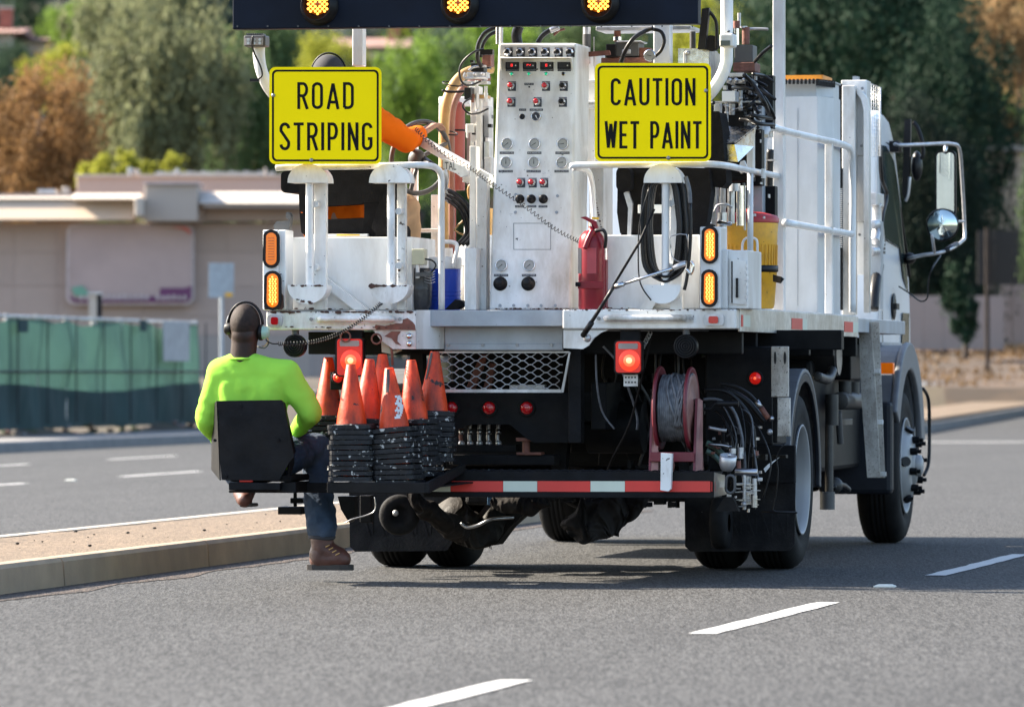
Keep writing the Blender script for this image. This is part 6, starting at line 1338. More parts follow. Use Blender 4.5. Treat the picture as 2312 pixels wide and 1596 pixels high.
# tail lights
def tail_light(x, y, w, h, v):
    b = B(); b.fp(rrect(x-w/2, y-h/2, x+w/2, y+h/2, 9, 4), v, .05, 'lamp_black'); o = part(b, 'tail_light', .006)
    b = B(); b.fp(rrect(x-w/2+4, y-h/2+3, x+w/2-4, y+h/2-3, 7, 4), v-.018, .018, 'red_lit'); b.build('lens', o, .005)
    b = B(); b.fp(rrect(x-w/2+10, y-h/2+7, x+w/2-10, y-h/2+20, 3, 3), v-.022, .005, 'clear_lens'); b.build('reversing_lens', o)
    b = B(); p = T(x+3, y+8, v-.018); b.lathe([(.034, 0), (.03, .006), (.016, .009)], p, (0, -1, 0), 'red_hot', seg=20); b.lathe([(.017, .008), (.012, .016), (0, .018)], p, (0, -1, 0), 'red_core', seg=14); b.build('bulb_glow', o); b = B(); b.lathe([(.056, 0), (.05, .003), (.03, .004)], p, (0, -1, 0), 'red_glow', seg=24); b.build('glow_ring', o)
tail_light(789, 806, 64, 88, .02); tail_light(1418, 806, 64, 76, .02)
b = B(); b.fb(778, 746, 818, 775, .05, .05, 'black_steel'); b.fb(1400, 746, 1444, 772, .05, .05, 'black_steel'); part(b, 'lamp_bracket', .004)
b = B(); b.fb(745, 840, 790, 880, .12, .04, 'black_plain'); part(b, 'lamp_bracket', .004); round_lamp(764, 852, .11, 12, truck, True)
b = B(); b.fb(1592, 782, 1745, 1005, .9, .5, 'black_steel'); rb = part(b, 'rear_black_box', .01); round_lamp(1706, 854, .9, 14, rb, True)
b = B(); b.fb(1600, 745, 1900, 790, 1.4, .1, 'black_plain'); b.fb(1560, 770, 1600, 1010, 1.1, .1, 'black_plain'); part(b, 'side_shroud', .005)
# back-up alarms, rings
def alarm(x, y, r):
    p = T(x, y, .06); b = B(); b.lathe([(r*PX, .0), (r*PX, .05), (r*PX*.9, .058), (r*PX*.88, .05)], p, (0, -1, 0), 'lamp_black', seg=24)
    for k in range(4): b.lathe([(r*PX*(.78-.2*k), .045), (r*PX*(.78-.2*k), .056), (r*PX*(.70-.2*k), .056), (r*PX*(.70-.2*k), .045)], p, (0, -1, 0), 'lamp_black', seg=20)
    b.lathe([(r*PX*.88, .046), (0, .0461)], p, (0, -1, 0), 'black_plain'); b.cyl(p + Vector((0, -.02, r*PX)), p + Vector((0, -.02, r*PX+.035)), .02, 'plastic_grey', seg=8); part(b, 'backup_alarm', 0)
alarm(669, 781, 26); alarm(1551, 782, 27)
for x, y in ((780, 760), (850, 765)): b = B(); p = T(x, y, -.01); b.tube([p + Vector((cos(a)*.026, 0, sin(a)*.026)) for a in [2*pi*i/12 for i in range(12)]], .005, 'rust_brown', closed=True, seg=6, sub=2); part(b, 'shackle_ring', 0)
b = B(); b.fp([(860, 762), (880, 762), (902, 775), (905, 792), (885, 800), (862, 795)], .06, .03, 'cream_box'); b.tb([(868, 758, .02), (876, 775, .02), (884, 790, .02), (886, 825, .04)], 3, 'rust_brown'); b.ball(T(888, 783, .05), .022, 'galv'); part(b, 'safety_hook', .004)
# mud flaps with embossed trusses
def mudflap(x0, y0, x1, y1, v, nm):
    b = B(); b.fp([(x0, y0), (x1, y0), (x1-2, y1-18), (x1-14, y1-2), (x0+14, y1), (x0+2, y1-12)], v, .012, 'rubber_speck'); o = part(b, 'mud_flap', .003)
    b = B(); w = x1 - x0
    for k in range(6):
        xa = x0 + w*(.12 + .14*k); b.poly([T(xa, y1-90, v-.004), T(xa+4, y1-90, v-.004), T(xa + w*.09, y1-35, v-.004), T(xa + w*.09-4, y1-35, v-.004)], (0, .004, 0), 'rubber_speck'); b.fb(xa + w*.10, y1-85, xa + w*.10 + 3, y1-40, v-.004, .004, 'rubber_speck')
    b.build('embossed_ribs', o, .001); return o
mudflap(788, 1108, 1022, 1245, 1.85, 'l'); mudflap(1545, 1085, 1796, 1245, 1.85, 'r')
b = B(); p = T(1618, 1130, 1.6); b.lathe([(.05, .07), (.13, .07), (.145, .05), (.145, 0), (.13, -.02), (.05, -.02)], T(1618, 1180, 1.65), (1, 0, 0), 'black_rubber', seg=28); part(b, 'guide_wheel', 0)
b = B(); b.lathe([(.0, .01), (.04, .012), (.05, .03), (.10, .032), (.112, .0), (.10, -.04), (0, -.04)], T(902, 1162, 1.1), Vector((.2, -1, .05)), 'black_rubber', seg=30); b.ball(T(893, 1158, 1.05), .018, 'galv', 8, 6); part(b, 'guide_wheel', 0)
# grimy arms and rags under the tail
def lumpy(name, pts, rr, m, seed=1, amp=.03, seg=44, sub=26):
    b = B(); b.tube([T(*p) for p in pts], .05, m, rr=[r*PX for r in rr], seg=seg, sub=sub)
    def wr(p):
        p = Vector(p); q = Vector((p.x*22, p.y*10, p.z*7)) + Vector((seed, 0, 0)); r = 1 - 2*abs(noise.noise(q)); r2 = 1 - 2*abs(noise.noise(q*2.1 + Vector((7, 1, 0))))
        return p + Vector((noise.noise(p*7 + Vector((seed, 0, 0))), noise.noise(p*7 + Vector((0, seed, 5))) - r*.6 - r2*.35, noise.noise(p*9 + Vector((3, 0, seed)))))*amp*1.2
    b.v = [tuple(wr(p)) for p in b.v]
    return part(b, name, 0)
lumpy('cloth_wrapped_arm', [(930, 1112, 1.0), (955, 1140, 1.05), (1000, 1175, 1.2), (1040, 1200, 1.5)], [14, 24, 26, 30], 'rag', 2)
lumpy('axle_brush', [(1010, 1150, 1.7), (1060, 1190, 1.8), (1095, 1200, 1.8), (1130, 1160, 1.9)], [40, 46, 30, 26], 'grease', 3, .03)
b = B(); rs = random.Random(9)
for i in range(130):
    x = rs.uniform(1030, 1112); y = rs.uniform(1185, 1215); b.tb([(x, y, 1.75), (x + rs.uniform(-6, 8), y + rs.uniform(10, 28), 1.75)], .9, 'grease', sub=1, seg=3)
part(b, 'brush_bristles', 0, kind='stuff')
b = B(); b.fb(1050, 1115, 1200, 1140, 1.3, .3, 'grease'); b.fp([(1110, 1120), (1180, 1120), (1178, 1165), (1150, 1190), (1120, 1230), (1085, 1235), (1080, 1160)], 1.9, .2, 'grease'); b.tb([(1040, 1180, 1.2), (1055, 1190, 1.2), (1080, 1185, 1.2), (1110, 1172, 1.2), (1160, 1168, 1.3)], 4, 'steel'); part(b, 'axle_bracket', .02)
lumpy('canvas_rag', [(1365, 1100, .7), (1360, 1140, .7), (1345, 1165, .65), (1325, 1185, .6), (1330, 1222, .6)], [44, 50, 42, 46, 26], 'rag', 5, .055, 52)
lumpy('canvas_rag', [(1440, 1100, .8), (1425, 1130, .8), (1390, 1165, .75), (1372, 1190, .7)], [30, 34, 38, 34], 'rag', 6, .05, 48)
lumpy('oily_tarpaulin', [(1120, 1125, .9), (1160, 1135, .9), (1200, 1140, .9), (1240, 1128, .9)], [14, 22, 24, 14], 'rag', 7, .03)
b = B(); b.fb(1310, 1060, 1330, 1200, 1.2, .05, 'blue_steel'); b.fb(1100, 1060, 1112, 1140, 1.2, .05, 'blue_steel'); part(b, 'blue_ram', .004)
b = B(); b.fb(1400, 1115, 1560, 1132, 1.9, .1, 'grease')
for x in (1455, 1512, 1530): cylpx(b, x, 1126, 1146, 5, 2.0, 'grease', seg=8)
part(b, 'axle_underside', .006)
b = B(); b.fp([(762, 1120), (800, 1120), (800, 1165), (788, 1180), (770, 1150)], .6, .1, 'black_plain'); b.tb([(846, 1122, .5), (847, 1150, .5), (830, 1162, .5), (795, 1172, .5), (780, 1180, .5)], 1.8, 'steel', seg=6); b.fb(812, 1118, 838, 1180, .9, .06, 'black_steel'); part(b, 'step_hanger', .006)
# cables in the dark under the deck
b = B(); b.tb([(1362, 782, .3), (1395, 820, .3), (1420, 880, .35), (1438, 940, .4), (1438, 970, .4)], 3, 'cable_grey', seg=6); b.tb([(1345, 800, .35), (1348, 870, .35), (1360, 930, .4), (1387, 968, .4)], 2.6, 'cable_grey', seg=6); b.tb([(1470, 755, .2), (1450, 850, .22), (1420, 960, .25), (1385, 1030, .4), (1372, 1060, .5)], 3, 'rag', seg=6); part(b, 'hanging_cables', 0)
b = B()
for i in range(8): p = T(1468 - i*3.2, 752 + i*6, .19); b.tube([p + Vector((cos(a)*.009, .004*cos(a)*(i % 2), sin(a)*.014)) for a in [2*pi*k/8 for k in range(8)]], .003, 'steel', closed=True, seg=4, sub=1)
part(b, 'chain', 0)
b = B(); b.fb(1408, 846, 1440, 872, .1, .004, 'galv')
for i in range(8): p = T(1413 + (i % 4)*7, 852 + (i//4)*11, .0985); b.cyl(p, p + Vector((0, -.001, 0)), .005, 'lamp_black', seg=8)
part(b, 'perforated_strap', 0)

# ------------------------------------------------------------------ right rear: plates, hoses, paint carriage
b = B(); b.fb(1741, 782, 1780, 896, .55, .03, 'alu_dirty'); b.build('x', truck) if 0 else None; pl1 = part(b, 'metal_plate', .004)
for x in (1750, 1772): b = B(); p = T(x, 808, .548); b.poly([p + Vector((cos(a)*.007, 0, sin(a)*.034)) for a in [2*pi*i/12 for i in range(12)]], (0, .002, 0), 'lamp_black'); b.build('slot', pl1)
b = B(); b.fb(1755, 898, 1783, 985, .55, .04, 'alu_dirty'); part(b, 'metal_plate', .004)
b = B(); b.fb(1745, 890, 1755, 1000, .62, .1, 'black_plain'); b.fb(1620, 1005, 1795, 1090, 1.7, .05, 'black_rubber'); part(b, 'splash_panel', .006)
b = B(); b.tb([(1628, 878, .6), (1660, 888, .6), (1690, 908, .6), (1715, 938, .6), (1728, 952, .6)], 7, 'hose_black', seg=10); b.tb([(1625, 866, .55), (1660, 872, .55), (1690, 888, .55), (1708, 906, .55)], 3.4, 'hose_black', seg=8); b.tb([(1590, 880, .5), (1640, 884, .5), (1680, 920, .5), (1702, 970, .5), (1703, 1060, .5)], 4.4, 'hose_black', seg=8); b.tb([(1588, 902, .4), (1620, 902, .4), (1655, 925, .4), (1675, 985, .4), (1682, 1060, .4), (1680, 1130, .4)], 3.6, 'cable_grey', seg=8); part(b, 'black_hoses', 0)
b = B(); b.tb([(1708, 905, .55), (1718, 920, .55)], 6, 'steel', sub=1); b.tb([(1718, 920, .55), (1735, 945, .55)], 6.5, 'rust_brown', sub=1); b.ball(T(1742, 945, .55), .014, 'steel'); b.ball(T(1738, 975, .6), .016, 'galv'); part(b, 'hose_couplings', 0)
b = B(); b.tb([(1595, 1000, .4), (1615, 1010, .4), (1640, 1035, .4)], 7, 'hose_green', seg=10); b.tb([(1595, 1018, .35), (1612, 1028, .35), (1632, 1048, .35)], 6, 'hose_green', seg=10); part(b, 'green_hose', 0)
b = B(); b.tb([(1660, 1065, .2), (1710, 1066, .2)], 8, 'steel', sub=1, seg=14); cylpx(b, 1704, 1080, 1118, 5, .2, 'galv'); cylpx(b, 1703, 1118, 1145, 7, .2, 'steel'); cylpx(b, 1681, 1070, 1150, 4, .2, 'galv'); b.fb(1662, 1090, 1692, 1096, .2, .05, 'steel'); b.fb(1665, 1108, 1700, 1112, .2, .05, 'steel'); b.fb(1668, 1128, 1698, 1132, .2, .05, 'galv'); cylpx(b, 1686, 1075, 1105, 10, .26, 'galv'); cylpx(b, 1686, 1110, 1135, 9, .26, 'steel'); b.ball(T(1680, 1138, .19), .016, 'galv'); b.fb(1710, 1078, 1720, 1086, .2, .03, 'galv')
b.fb(1700, 1064, 1706, 1150, .24, .02, 'black_steel'); cylpx(b, 1690, 1148, 1156, 3, .2, 'steel'); cylpx(b, 1668, 1040, 1066, 5, .3, 'rust_brown'); cylpx(b, 1653, 1008, 1045, 7, .3, 'lamp_black'); cylpx(b, 1654, 1012, 1024, 8, .3, 'galv'); cylpx(b, 1672, 1010, 1035, 7, .35, 'galv'); part(b, 'paint_guns', .003)
b = B(); p = T(1643, 1040, .1); b.lathe([(.0, -.055), (.03, -.05), (.044, -.02), (.045, .028), (.040, .030), (.038, .02), (0, .018)], p, Vector((.15, -.3, 1)), 'galv', seg=24); b.ball(p + Vector((.01, -.01, .03)), .008, 'chrome'); part(b, 'bead_cup', 0)
b = B(); pts = [T(x, y, .08) for x, y in stadium(1649, 1093, 20, 40, 6)]; b.tube(pts, .008, 'plastic_grey', closed=True, seg=6, sub=1); b.fb(1620, 1088, 1640, 1100, .1, .04, 'steel'); part(b, 'pull_handle', 0)
b = B(); b.fp([(1636, 1122), (1654, 1122), (1668, 1154), (1614, 1154)], .1, .06, 'black_steel'); b.fb(1640, 1112, 1650, 1122, .12, .03, 'galv'); part(b, 'spray_shield', .003)
b = B(); b.tb([(1772, 1000, .5), (1753, 1028, .5), (1757, 1060, .5), (1752, 1120, .5), (1745, 1150, .5), (1760, 1155, .5), (1800, 1157, .5)], 1.8, 'lamp_black', seg=6, sub=2); b.tb([(1718, 1155, .5), (1800, 1157, .5)], 2.4, 'lamp_black', sub=1); part(b, 'drip_wire', 0)
b = B(); b.fp([(1724, 1058), (1734, 1048), (1760, 1032), (1745, 1045), (1728, 1066)], .55, .004, 'cooler_white'); part(b, 'torn_label', 0)
b = B(); b.tb([(1600, 965, .25), (1625, 970, .25), (1640, 972, .25)], 4, 'galv'); b.tb([(1600, 1003, .3), (1630, 1005, .3), (1652, 1010, .3)], 3.5, 'steel'); cylpx(b, 1632, 960, 1050, 4, .45, 'black_steel'); b.fb(1600, 960, 1650, 1060, .6, .05, 'black_plain'); part(b, 'gun_linkage', 0)
b = B(); rq = random.Random(15)
for i in range(46):
    x, y = rq.uniform(1602, 1716), rq.uniform(960, 1140); w, h = rq.uniform(2, 8), rq.uniform(3, 16); m_ = rq.choice(('galv', 'steel', 'black_steel', 'plastic_grey', 'black_steel', 'rust_brown', 'pipe_dark'))
    if rq.random() < .6: b.fb(x, y, x+w, y+h, rq.uniform(.3, .55), .04, m_)
    else: b.cyl(T(x, y, .4), T(x + rq.uniform(-14, 14), y + rq.uniform(-6, 6), .4), w*.45*PX, m_, seg=8)
for i in range(9):
    x = rq.uniform(1600, 1700); y = rq.uniform(880, 960); b.tb([(x, y, .5), (x + 20, y + 20, .45), (x + rq.uniform(10, 50), y + 90, .4), (x + rq.uniform(0, 40), y + 170, .4)], rq.uniform(1.2, 2.6), rq.choice(('hose_black', 'cable_grey', 'hose_black')), seg=6)
for i in range(16): x, y = rq.uniform(1655, 1700), rq.uniform(1090, 1145); b.fb(x, y, x + rq.uniform(6, 22), y + 1.6, .18, .02, rq.choice(('steel', 'galv')))
o = b.build('gun_fittings', truck); o['kind'] = 'stuff'
# filters and pipes between the wheels, folding ladder
b = B(); a = S(1845, 800, 1.0); b.cyl((.55, a.y, a.z), (1.12, a.y, a.z), .13, 'hose_black', seg=24); b.cyl((1.12, a.y, a.z), (1.135, a.y, a.z), .125, 'steel', seg=24); part(b, 'air_filter', .006)
b = B(); a = S(1895, 850, 1.0); b.box((.6, a.y-.2, a.z-.02), (1.1, a.y+.6, a.z+.2), 'black_plain'); b.tube([S(1845, 850, 1.13), S(1870, 856, 1.13), S(1880, 835, 1.13)], .03, 'pipe_dark'); b.cyl(S(1885, 770, 1.1), S(1885, 800, 1.1), .03, 'rust_brown'); b.cyl(S(1865, 765, 1.1), S(1865, 800, 1.1), .05, 'lamp_black'); part(b, 'pump_unit', .01)
b = B(); b.cyl(S(1878, 890, 1.1), S(1878, 960, 1.1), .04, 'pipe_dark'); b.cyl(S(1872, 960, 1.1), S(1872, 1110, 1.1), .025, 'pipe_dark'); b.tube([S(1895, 905, 1.1), S(1915, 905, 1.1), S(1935, 905, 1.1)], .055, 'pipe_dark', seg=12); b.cyl(S(1908, 860, 1.1), S(1908, 905, 1.1), .04, 'pipe_dark'); b.cyl(S(1926, 862, 1.1), S(1926, 895, 1.1), .04, 'pipe_dark'); b.box((1.08, S(1900, 0, 1.1).y, .78), (1.1, S(1925, 0, 1.1).y, .82), 'pipe_dark'); b.cyl(S(1893, 930, 1.12), S(1897, 1000, 1.12), .02, 'plastic_grey'); part(b, 'pipework', .004)
b = B(); b.tube([S(1880, 1100, 1.1), S(1900, 1095, 1.1), S(1915, 1105, 1.1)], .02, 'lamp_black'); b.ball(S(1885, 1095, 1.1), .05, 'pipe_dark', 8, 6); b.cyl(S(1868, 1110, 1.1), S(1868, 1150, 1.1), .045, 'plastic_grey'); part(b, 'drain_cock', 0)
vl = S(1960, 0, 1.2).y - .2
b = B(); b.fp([(1938, 727), (1966, 727), (1978, 900), (1987, 1078), (1958, 1078), (1945, 900)], vl, .03, 'alu_dirty'); ld = part(b, 'folding_ladder', .004)
b = B(); b.poly([T(1966.5, 727, vl), T(1979, 900, vl), T(1987.5, 1078, vl), T(1998, 1074, vl+.25), T(1991, 900, vl+.25), T(1985, 727, vl+.25)], (.006, 0, 0), 'galv') if 0 else b.poly([T(1967, 727, vl+.031), T(1979, 900, vl+.031), T(1988, 1078, vl+.031), T(1998, 1078, vl+.031), T(1991, 900, vl+.031), T(1985, 727, vl+.031)], (0, .01, 0), 'alu_dirty'); b.build('ladder_rail', ld)
for y in (838, 953, 1070): b = B(); t = (y-727)/350; xa = 1967 + 21*t; b.fb(xa, y-5, xa+13, y+5, vl+.012, .018, 'white_worn'); b.build('rung', ld, .002)

# ------------------------------------------------------------------ cable reel on the step
b = B(); vr = .20; cl, cr_ = T(1491, 921, vr), T(1561, 923, vr)
for c in (cl, cr_): b.lathe([(.05, -.004), (.205, -.004), (.215, -.010), (.221, 0), (.215, .010), (.205, .004), (.05, .004)], c, (1, 0, 0), 'maroon', seg=48)
b.lathe([(.19, .0055), (.185, .012), (.15, .006), (.10, .008), (.06, .02), (0, .02)], cr_, (1, 0, 0), 'maroon_light', seg=40)
reel = part(b, 'cable_reel', 0, label='maroon steel reel wound with grey cable')
b = B(); pts = []; nT = 13
for lay in range(2):
    for i in range(nT*14):
        t = i/(nT*14); a = 2*pi*i/14; r = .155 + .017*lay + .003*sin(i*1.7); x = (t if lay == 0 else 1-t); pts.append(Vector((cl.x + .012 + (cr_.x-cl.x-.024)*x, cl.y + r*cos(a), cl.z + r*sin(a))))
b.tube(pts, .0082, 'cable_grey', seg=6, sub=1); b.cyl(cl, cr_, .145, 'lamp_black', seg=24)
for k in range(6): b.tube([Vector((cl.x + .09+.012*k, cl.y + .18*cos(a), cl.z + .18*sin(a))) + Vector((.03*sin(a*2+k), 0, 0)) for a in [pi*.55 + i*.2 for i in range(11)]], .0075, 'cable_grey', seg=6, sub=2)
b.build('wound_cable', reel)
b = B()
for (x0, x1, v, m_) in ((1452, 1472, vr+.03, 'maroon'), (1582, 1600, vr+.0, 'maroon')):
    pass
ul, ur = cl.x - .035, cr_.x + .035; zb = T(0, 1062, vr).z
for u, m_ in ((ul, 'maroon'), (ur, 'maroon')):
    b.poly([(u-.006, vr-.13, zb), (u-.006, vr+.16, zb), (u-.006, vr+.05, cl.z+.05), (u-.006, vr-.05, cl.z+.05)], (.012, 0, 0), m_)
    b.box((u-.03, vr-.135, zb), (u+.03, vr-.12, cl.z-.1), m_) if u < 0 else b.poly([(u+.007, vr-.13, zb), (u+.045, vr-.13, zb), (u+.03, vr-.04, cl.z+.04), (u+.007, vr-.05, cl.z+.05)], (0, .012, 0), 'maroon_light')
b.box((ul, vr-.13, zb+.06), (ur, vr-.115, zb+.11), 'maroon'); b.box((ul-.03, vr-.13, zb-.008), (ur+.04, vr+.16, zb-.001), 'rust_brown'); b.build('reel_stand', reel, .003)
b = B(); c = cr_; b.cyl(c, c + Vector((.07, 0, 0)), .03, 'lamp_black', seg=14); b.tube([c + Vector((.07, 0, .0)), c + Vector((.10, 0, .0)), c + Vector((.125, 0, .025)), c + Vector((.15, 0, .028))], .010, 'black_steel'); b.cyl(c + Vector((.14, 0, .028)), c + Vector((.25, 0, .028)), .016, 'lamp_black', seg=12); b.build('crank_handle', reel)

# ------------------------------------------------------------------ outboard seat and cone tray (parts of the truck)
VS = -.42
b = B(); b.fp([(490, 905), (634, 903), (640, 910), (664, 1030), (653, 1044), (630, 1084), (512, 1084), (500, 1083), (495, 1010), (494, 940)], VS, .012, 'black_steel'); os_ = part(b, 'outboard_seat', .004, label='black steel seat bolted to the left rear step')
b = B(); b.poly([T(489, 905, VS), T(478, 916, VS+.22), T(477, 1060, VS+.22), T(496, 1084, VS)], (.006, .004, 0), 'black_steel'); b.build('side_plate', os_)
b = B(); b.poly([T(635, 904, VS), T(642, 910, VS+.05), T(668, 1030, VS+.25), T(650, 1084, VS+.02), T(655, 1040, VS)], (.004, .006, 0), 'black_steel'); b.build('side_plate', os_)
for x, y in ((543, 916), (486, 994), (628, 993), (510, 1075)): b = B(); b.bolt(x, y, VS, 4, 'black_plain'); b.build('bolt', os_)
b = B(); z = T(0, 1083, VS).z; b.box((T(515, 0, VS).x, VS+.03, z-.005), (T(655, 0, VS).x, VS+.45, z+.03), 'fabric_dark'); b.build('seat_pad', os_, .01)
b = B(); b.fb(516, 1090, 632, 1106, VS, .06, 'black_steel'); b.fb(633, 1088, 668, 1112, VS+.05, .3, 'black_steel'); b.fb(516, 1107, 668, 1112, VS+.06, .3, 'black_steel'); b.fb(653, 1082, 668, 1106, VS+.38, .02, 'tape_red'); b.fb(540, 1083, 570, 1088, VS+.01, .02, 'tape_red'); b.fb(668, 1090, 745, 1112, VS+.3, .08, 'black_steel'); part(b, 'seat_bracket', .004)
b = B(); b.fb(627, 1144, 680, 1161, VS+.5, .16, 'black_steel'); b.fb(655, 1124, 682, 1136, VS+.6, .1, 'black_steel'); b.fb(662, 1112, 668, 1146, VS+.62, .03, 'black_steel'); part(b, 'foot_rest', .004)
VT = -.55
b = B(); b.fb(738, 1089, 960, 1113, VT, .03, 'black_steel'); b.poly([T(960, 1089, VT), T(960, 1113, VT), T(1012, 1086, -.04), T(1042, 1064, -.01), T(1042, 1047, -.01)], (.02, .005, 0), 'black_steel'); tr_ = part(b, 'cone_tray', .004)
za = T(0, 1100, VT).z
b = B(); uA, uB = T(738, 0, VT).x, T(960, 0, VT).x; b.poly([(uA, VT+.03, za), (uB, VT+.03, za), (uB+.14, .0, za+.02), (uA, .0, za+.02)], (0, 0, .008), 'black_steel'); b.build('tray_floor', tr_)
# ================================================================== loose things carried on the truck
# fire extinguisher
p0 = T(1336, 695, .12); ex = thing('fire_extinguisher', 'dark red fire extinguisher standing right of the control panel', 'fire extinguisher', (p0.x, p0.y, ZD))
r = 30*PX; b = B(); zt = T(0, 527, .12).z; b.lathe([(r*.97, .0), (r, .01), (r, zt-ZD-.07), (r*.9, zt-ZD-.035), (r*.6, zt-ZD-.008), (r*.25, zt-ZD), (r*.25, zt-ZD+.02)], (p0.x, p0.y, ZD+.002), (0, 0, 1), 'red_ext', seg=32, ref=(1, 0, 0)); b.build('cylinder', ex)
b = B(); b.fb(1304, 636, 1362, 652, .12-r-.006, .005, 'red_ext'); b.cyl(T(1300, 642, .04), T(1310, 642, .04), .012, 'black_plain', seg=10); b.fb(1353, 586, 1368, 695, .12+.02, .07, 'red_ext'); b.build('bracket_band', ex, .003)
b = B(); b.fb(1325, 560, 1346, 618, .12-r-.003, .004, 'red_label'); b.build('label_plate', ex); b = B(); b.fb(1305, 560, 1316, 618, .12-r*.75, .004, 'clear_lens'); b.build('inspection_tag', ex)
b = B(); cylpx(b, 1334, 500, 530, 6, .12, 'chrome'); b.fb(1326, 522, 1342, 528, .09, .05, 'lamp_black'); b.ball(T(1345, 525, .1), .01, 'chrome'); b.build('valve', ex)
b = B(); b.poly([T(1310, 491, .1), T(1322, 489, .1), T(1345, 500, .1), T(1350, 515, .1), T(1344, 517, .1), T(1336, 505, .1), T(1322, 497, .1)], (0, .03, 0), 'red_ext'); b.poly([T(1336, 490, .1), T(1352, 491, .1), T(1350, 496, .1), T(1336, 495, .1)], (0, .02, 0), 'yellow_tag'); b.build('lever', ex, .003)
b = B(); b.tb([(1344, 522, .08), (1362, 520, .07), (1368, 535, .07), (1366, 560, .08)], 4, 'hose_black'); b.tb([(1338, 520, .05), (1328, 540, .03), (1320, 562, .02)], 6, 'red_ext'); b.build('hose', ex)
# yellow drinks cooler
c0 = T(1690, 695, 1.45); yc = thing('drinks_cooler', 'big yellow drinks cooler with faded red lid behind the right guard rail', 'cooler', (c0.x, c0.y, ZD+.02))
k = 30/F*(31.4/30); zl = T(0, 512, 1.45).z; z2 = T(0, 622, 1.45).z
b = B(); b.lathe([(.135, 0), (.142, .02), (.155, z2-ZD-.02), (.158, z2-ZD-.018)], (c0.x, c0.y, ZD+.02), (0, 0, 1), 'cooler_yellow', seg=36); b.lathe([(.140, z2-ZD-.01), (.152, z2-ZD), (.158, zl-ZD-.08), (.162, zl-ZD-.03), (.162, zl-ZD-.022)], (c0.x, c0.y, ZD+.02), (0, 0, 1), 'cooler_yellow', seg=36); b.build('body', yc)
b = B()
for i in range(40): a = 2*pi*i/40; q = Vector((c0.x + .155*cos(a), c0.y + .155*sin(a), z2+.03)); b.cyl(q, q + Vector((.002*cos(a), .002*sin(a), zl-z2-.15)), .0035, 'cooler_yellow', seg=5)
b.build('ribs', yc)
b = B(); b.lathe([(.166, zl-ZD-.02), (.168, zl-ZD), (.155, zl-ZD+.018), (.09, zl-ZD+.036), (.03, zl-ZD+.04), (.028, zl-ZD+.055), (0, zl-ZD+.055)], (c0.x, c0.y, ZD+.02), (0, 0, 1), 'red_lid', seg=36); b.build('lid', yc)
b = B(); pts = [(1677, 590, 1.27), (1676, 555, 1.27), (1682, 540, 1.26), (1696, 537, 1.26), (1708, 542, 1.27), (1710, 560, 1.27), (1709, 588, 1.27)]; b.tb(pts, 3, 'cooler_white', sub=4); b.fb(1683, 582, 1709, 590, 1.26, .02, 'cooler_white'); b.build('handle', yc)
b = B(); b.lathe([(.158, z2-ZD-.016), (.1625, z2-ZD-.012), (.1625, z2-ZD+.018), (.156, z2-ZD+.02)], (c0.x, c0.y, ZD+.02), (0, 0, 1), 'lamp_black', seg=32); b.poly([T(1745, 620, 1.3), T(1764, 625, 1.25), T(1770, 630, 1.25), T(1762, 640, 1.25), T(1745, 636, 1.3)], (0, .02, 0), 'lamp_black'); b.build('strap', yc)
# blue cooler with white lid
c0 = T(1005, 698, .62); bc = thing('blue_cooler', 'blue jug cooler with white lid and raised handle on the deck', 'cooler', (c0.x, c0.y, ZD+.002))
hb = T(0, 612, .62).z - ZD; hl = T(0, 586, .62).z - ZD
b = B(); b.lathe([(.078, 0), (.080, .01), (.084, hb)], c0 * 1 + Vector((0, 0, ZD+.002-c0.z)), (0, 0, 1), 'cooler_blue', seg=32)
for i in range(3): b.lathe([(.0835, .06+i*.02), (.0855, .064+i*.02), (.0835, .070+i*.02)], c0 + Vector((0, 0, ZD+.002-c0.z)), (0, 0, 1), 'cooler_blue', seg=32)
b.build('body', bc)
b = B(); b.lathe([(.088, hb+.001), (.089, hl-.01), (.084, hl), (.0, hl+.005)], c0 + Vector((0, 0, ZD+.002-c0.z)), (0, 0, 1), 'cooler_white', seg=32); b.build('lid', bc, .002)
b = B(); b.tb([(1023, 605, .5), (1028, 580, .5), (1032, 556, .52), (1025, 548, .55), (1008, 546, .6), (995, 548, .65)], 5, 'cooler_white', seg=8); b.build('handle', bc)
c1 = T(978, 692, .75); b = B(); b.lathe([(.040, 0), (.042, .01), (.044, .14), (.03, .155), (.02, .17)], (c1.x, c1.y, ZD+.002), (0, 0, 1), 'cyan_label', seg=20); solo(b, 'blue_bottle', 'small blue bottle standing between the black bag and the blue cooler', 'bottle', (c1.x, c1.y, ZD+.002))
c2 = T(960, 640, 1.0); wc = thing('white_cooler', 'white lidded cooler chest behind the black bag', 'cooler', (c2.x, c2.y, ZD+.002))
b = B(); b.fb(932, 606, 985, 699, 1.0, .3, 'cooler_white'); b.build('body', wc, .01); b = B(); b.fb(929, 586, 988, 605, .98, .34, 'cooler_white'); b.build('lid', wc, .012)
# black bag
b = B(); q = T(945, 698, .42); b.lathe([(.055, 0), (.072, .03), (.070, .12), (.066, .19), (.060, .225), (.056, .222), (.05, .20), (0, .19)], (q.x, q.y, ZD+.002), (0, 0, 1), 'bag_dark', seg=40)
b.v = [tuple(Vector(p) + Vector((noise.noise(Vector(p)*16), noise.noise(Vector(p)*16+Vector((9, 0, 0))), 0))*.014) for p in b.v]
bag = thing('black_bag', 'crumpled black plastic bin bag standing beside the blue cooler', 'bag', (q.x, q.y, ZD)); b.build('bag_body', bag)
b = B()
for i in range(5): b.tb([(958, 612+i*6, .36), (972, 616+i*6, .34), (982, 612+i*6, .4)], 1, 'galv', seg=5)
b.build('netting', bag)
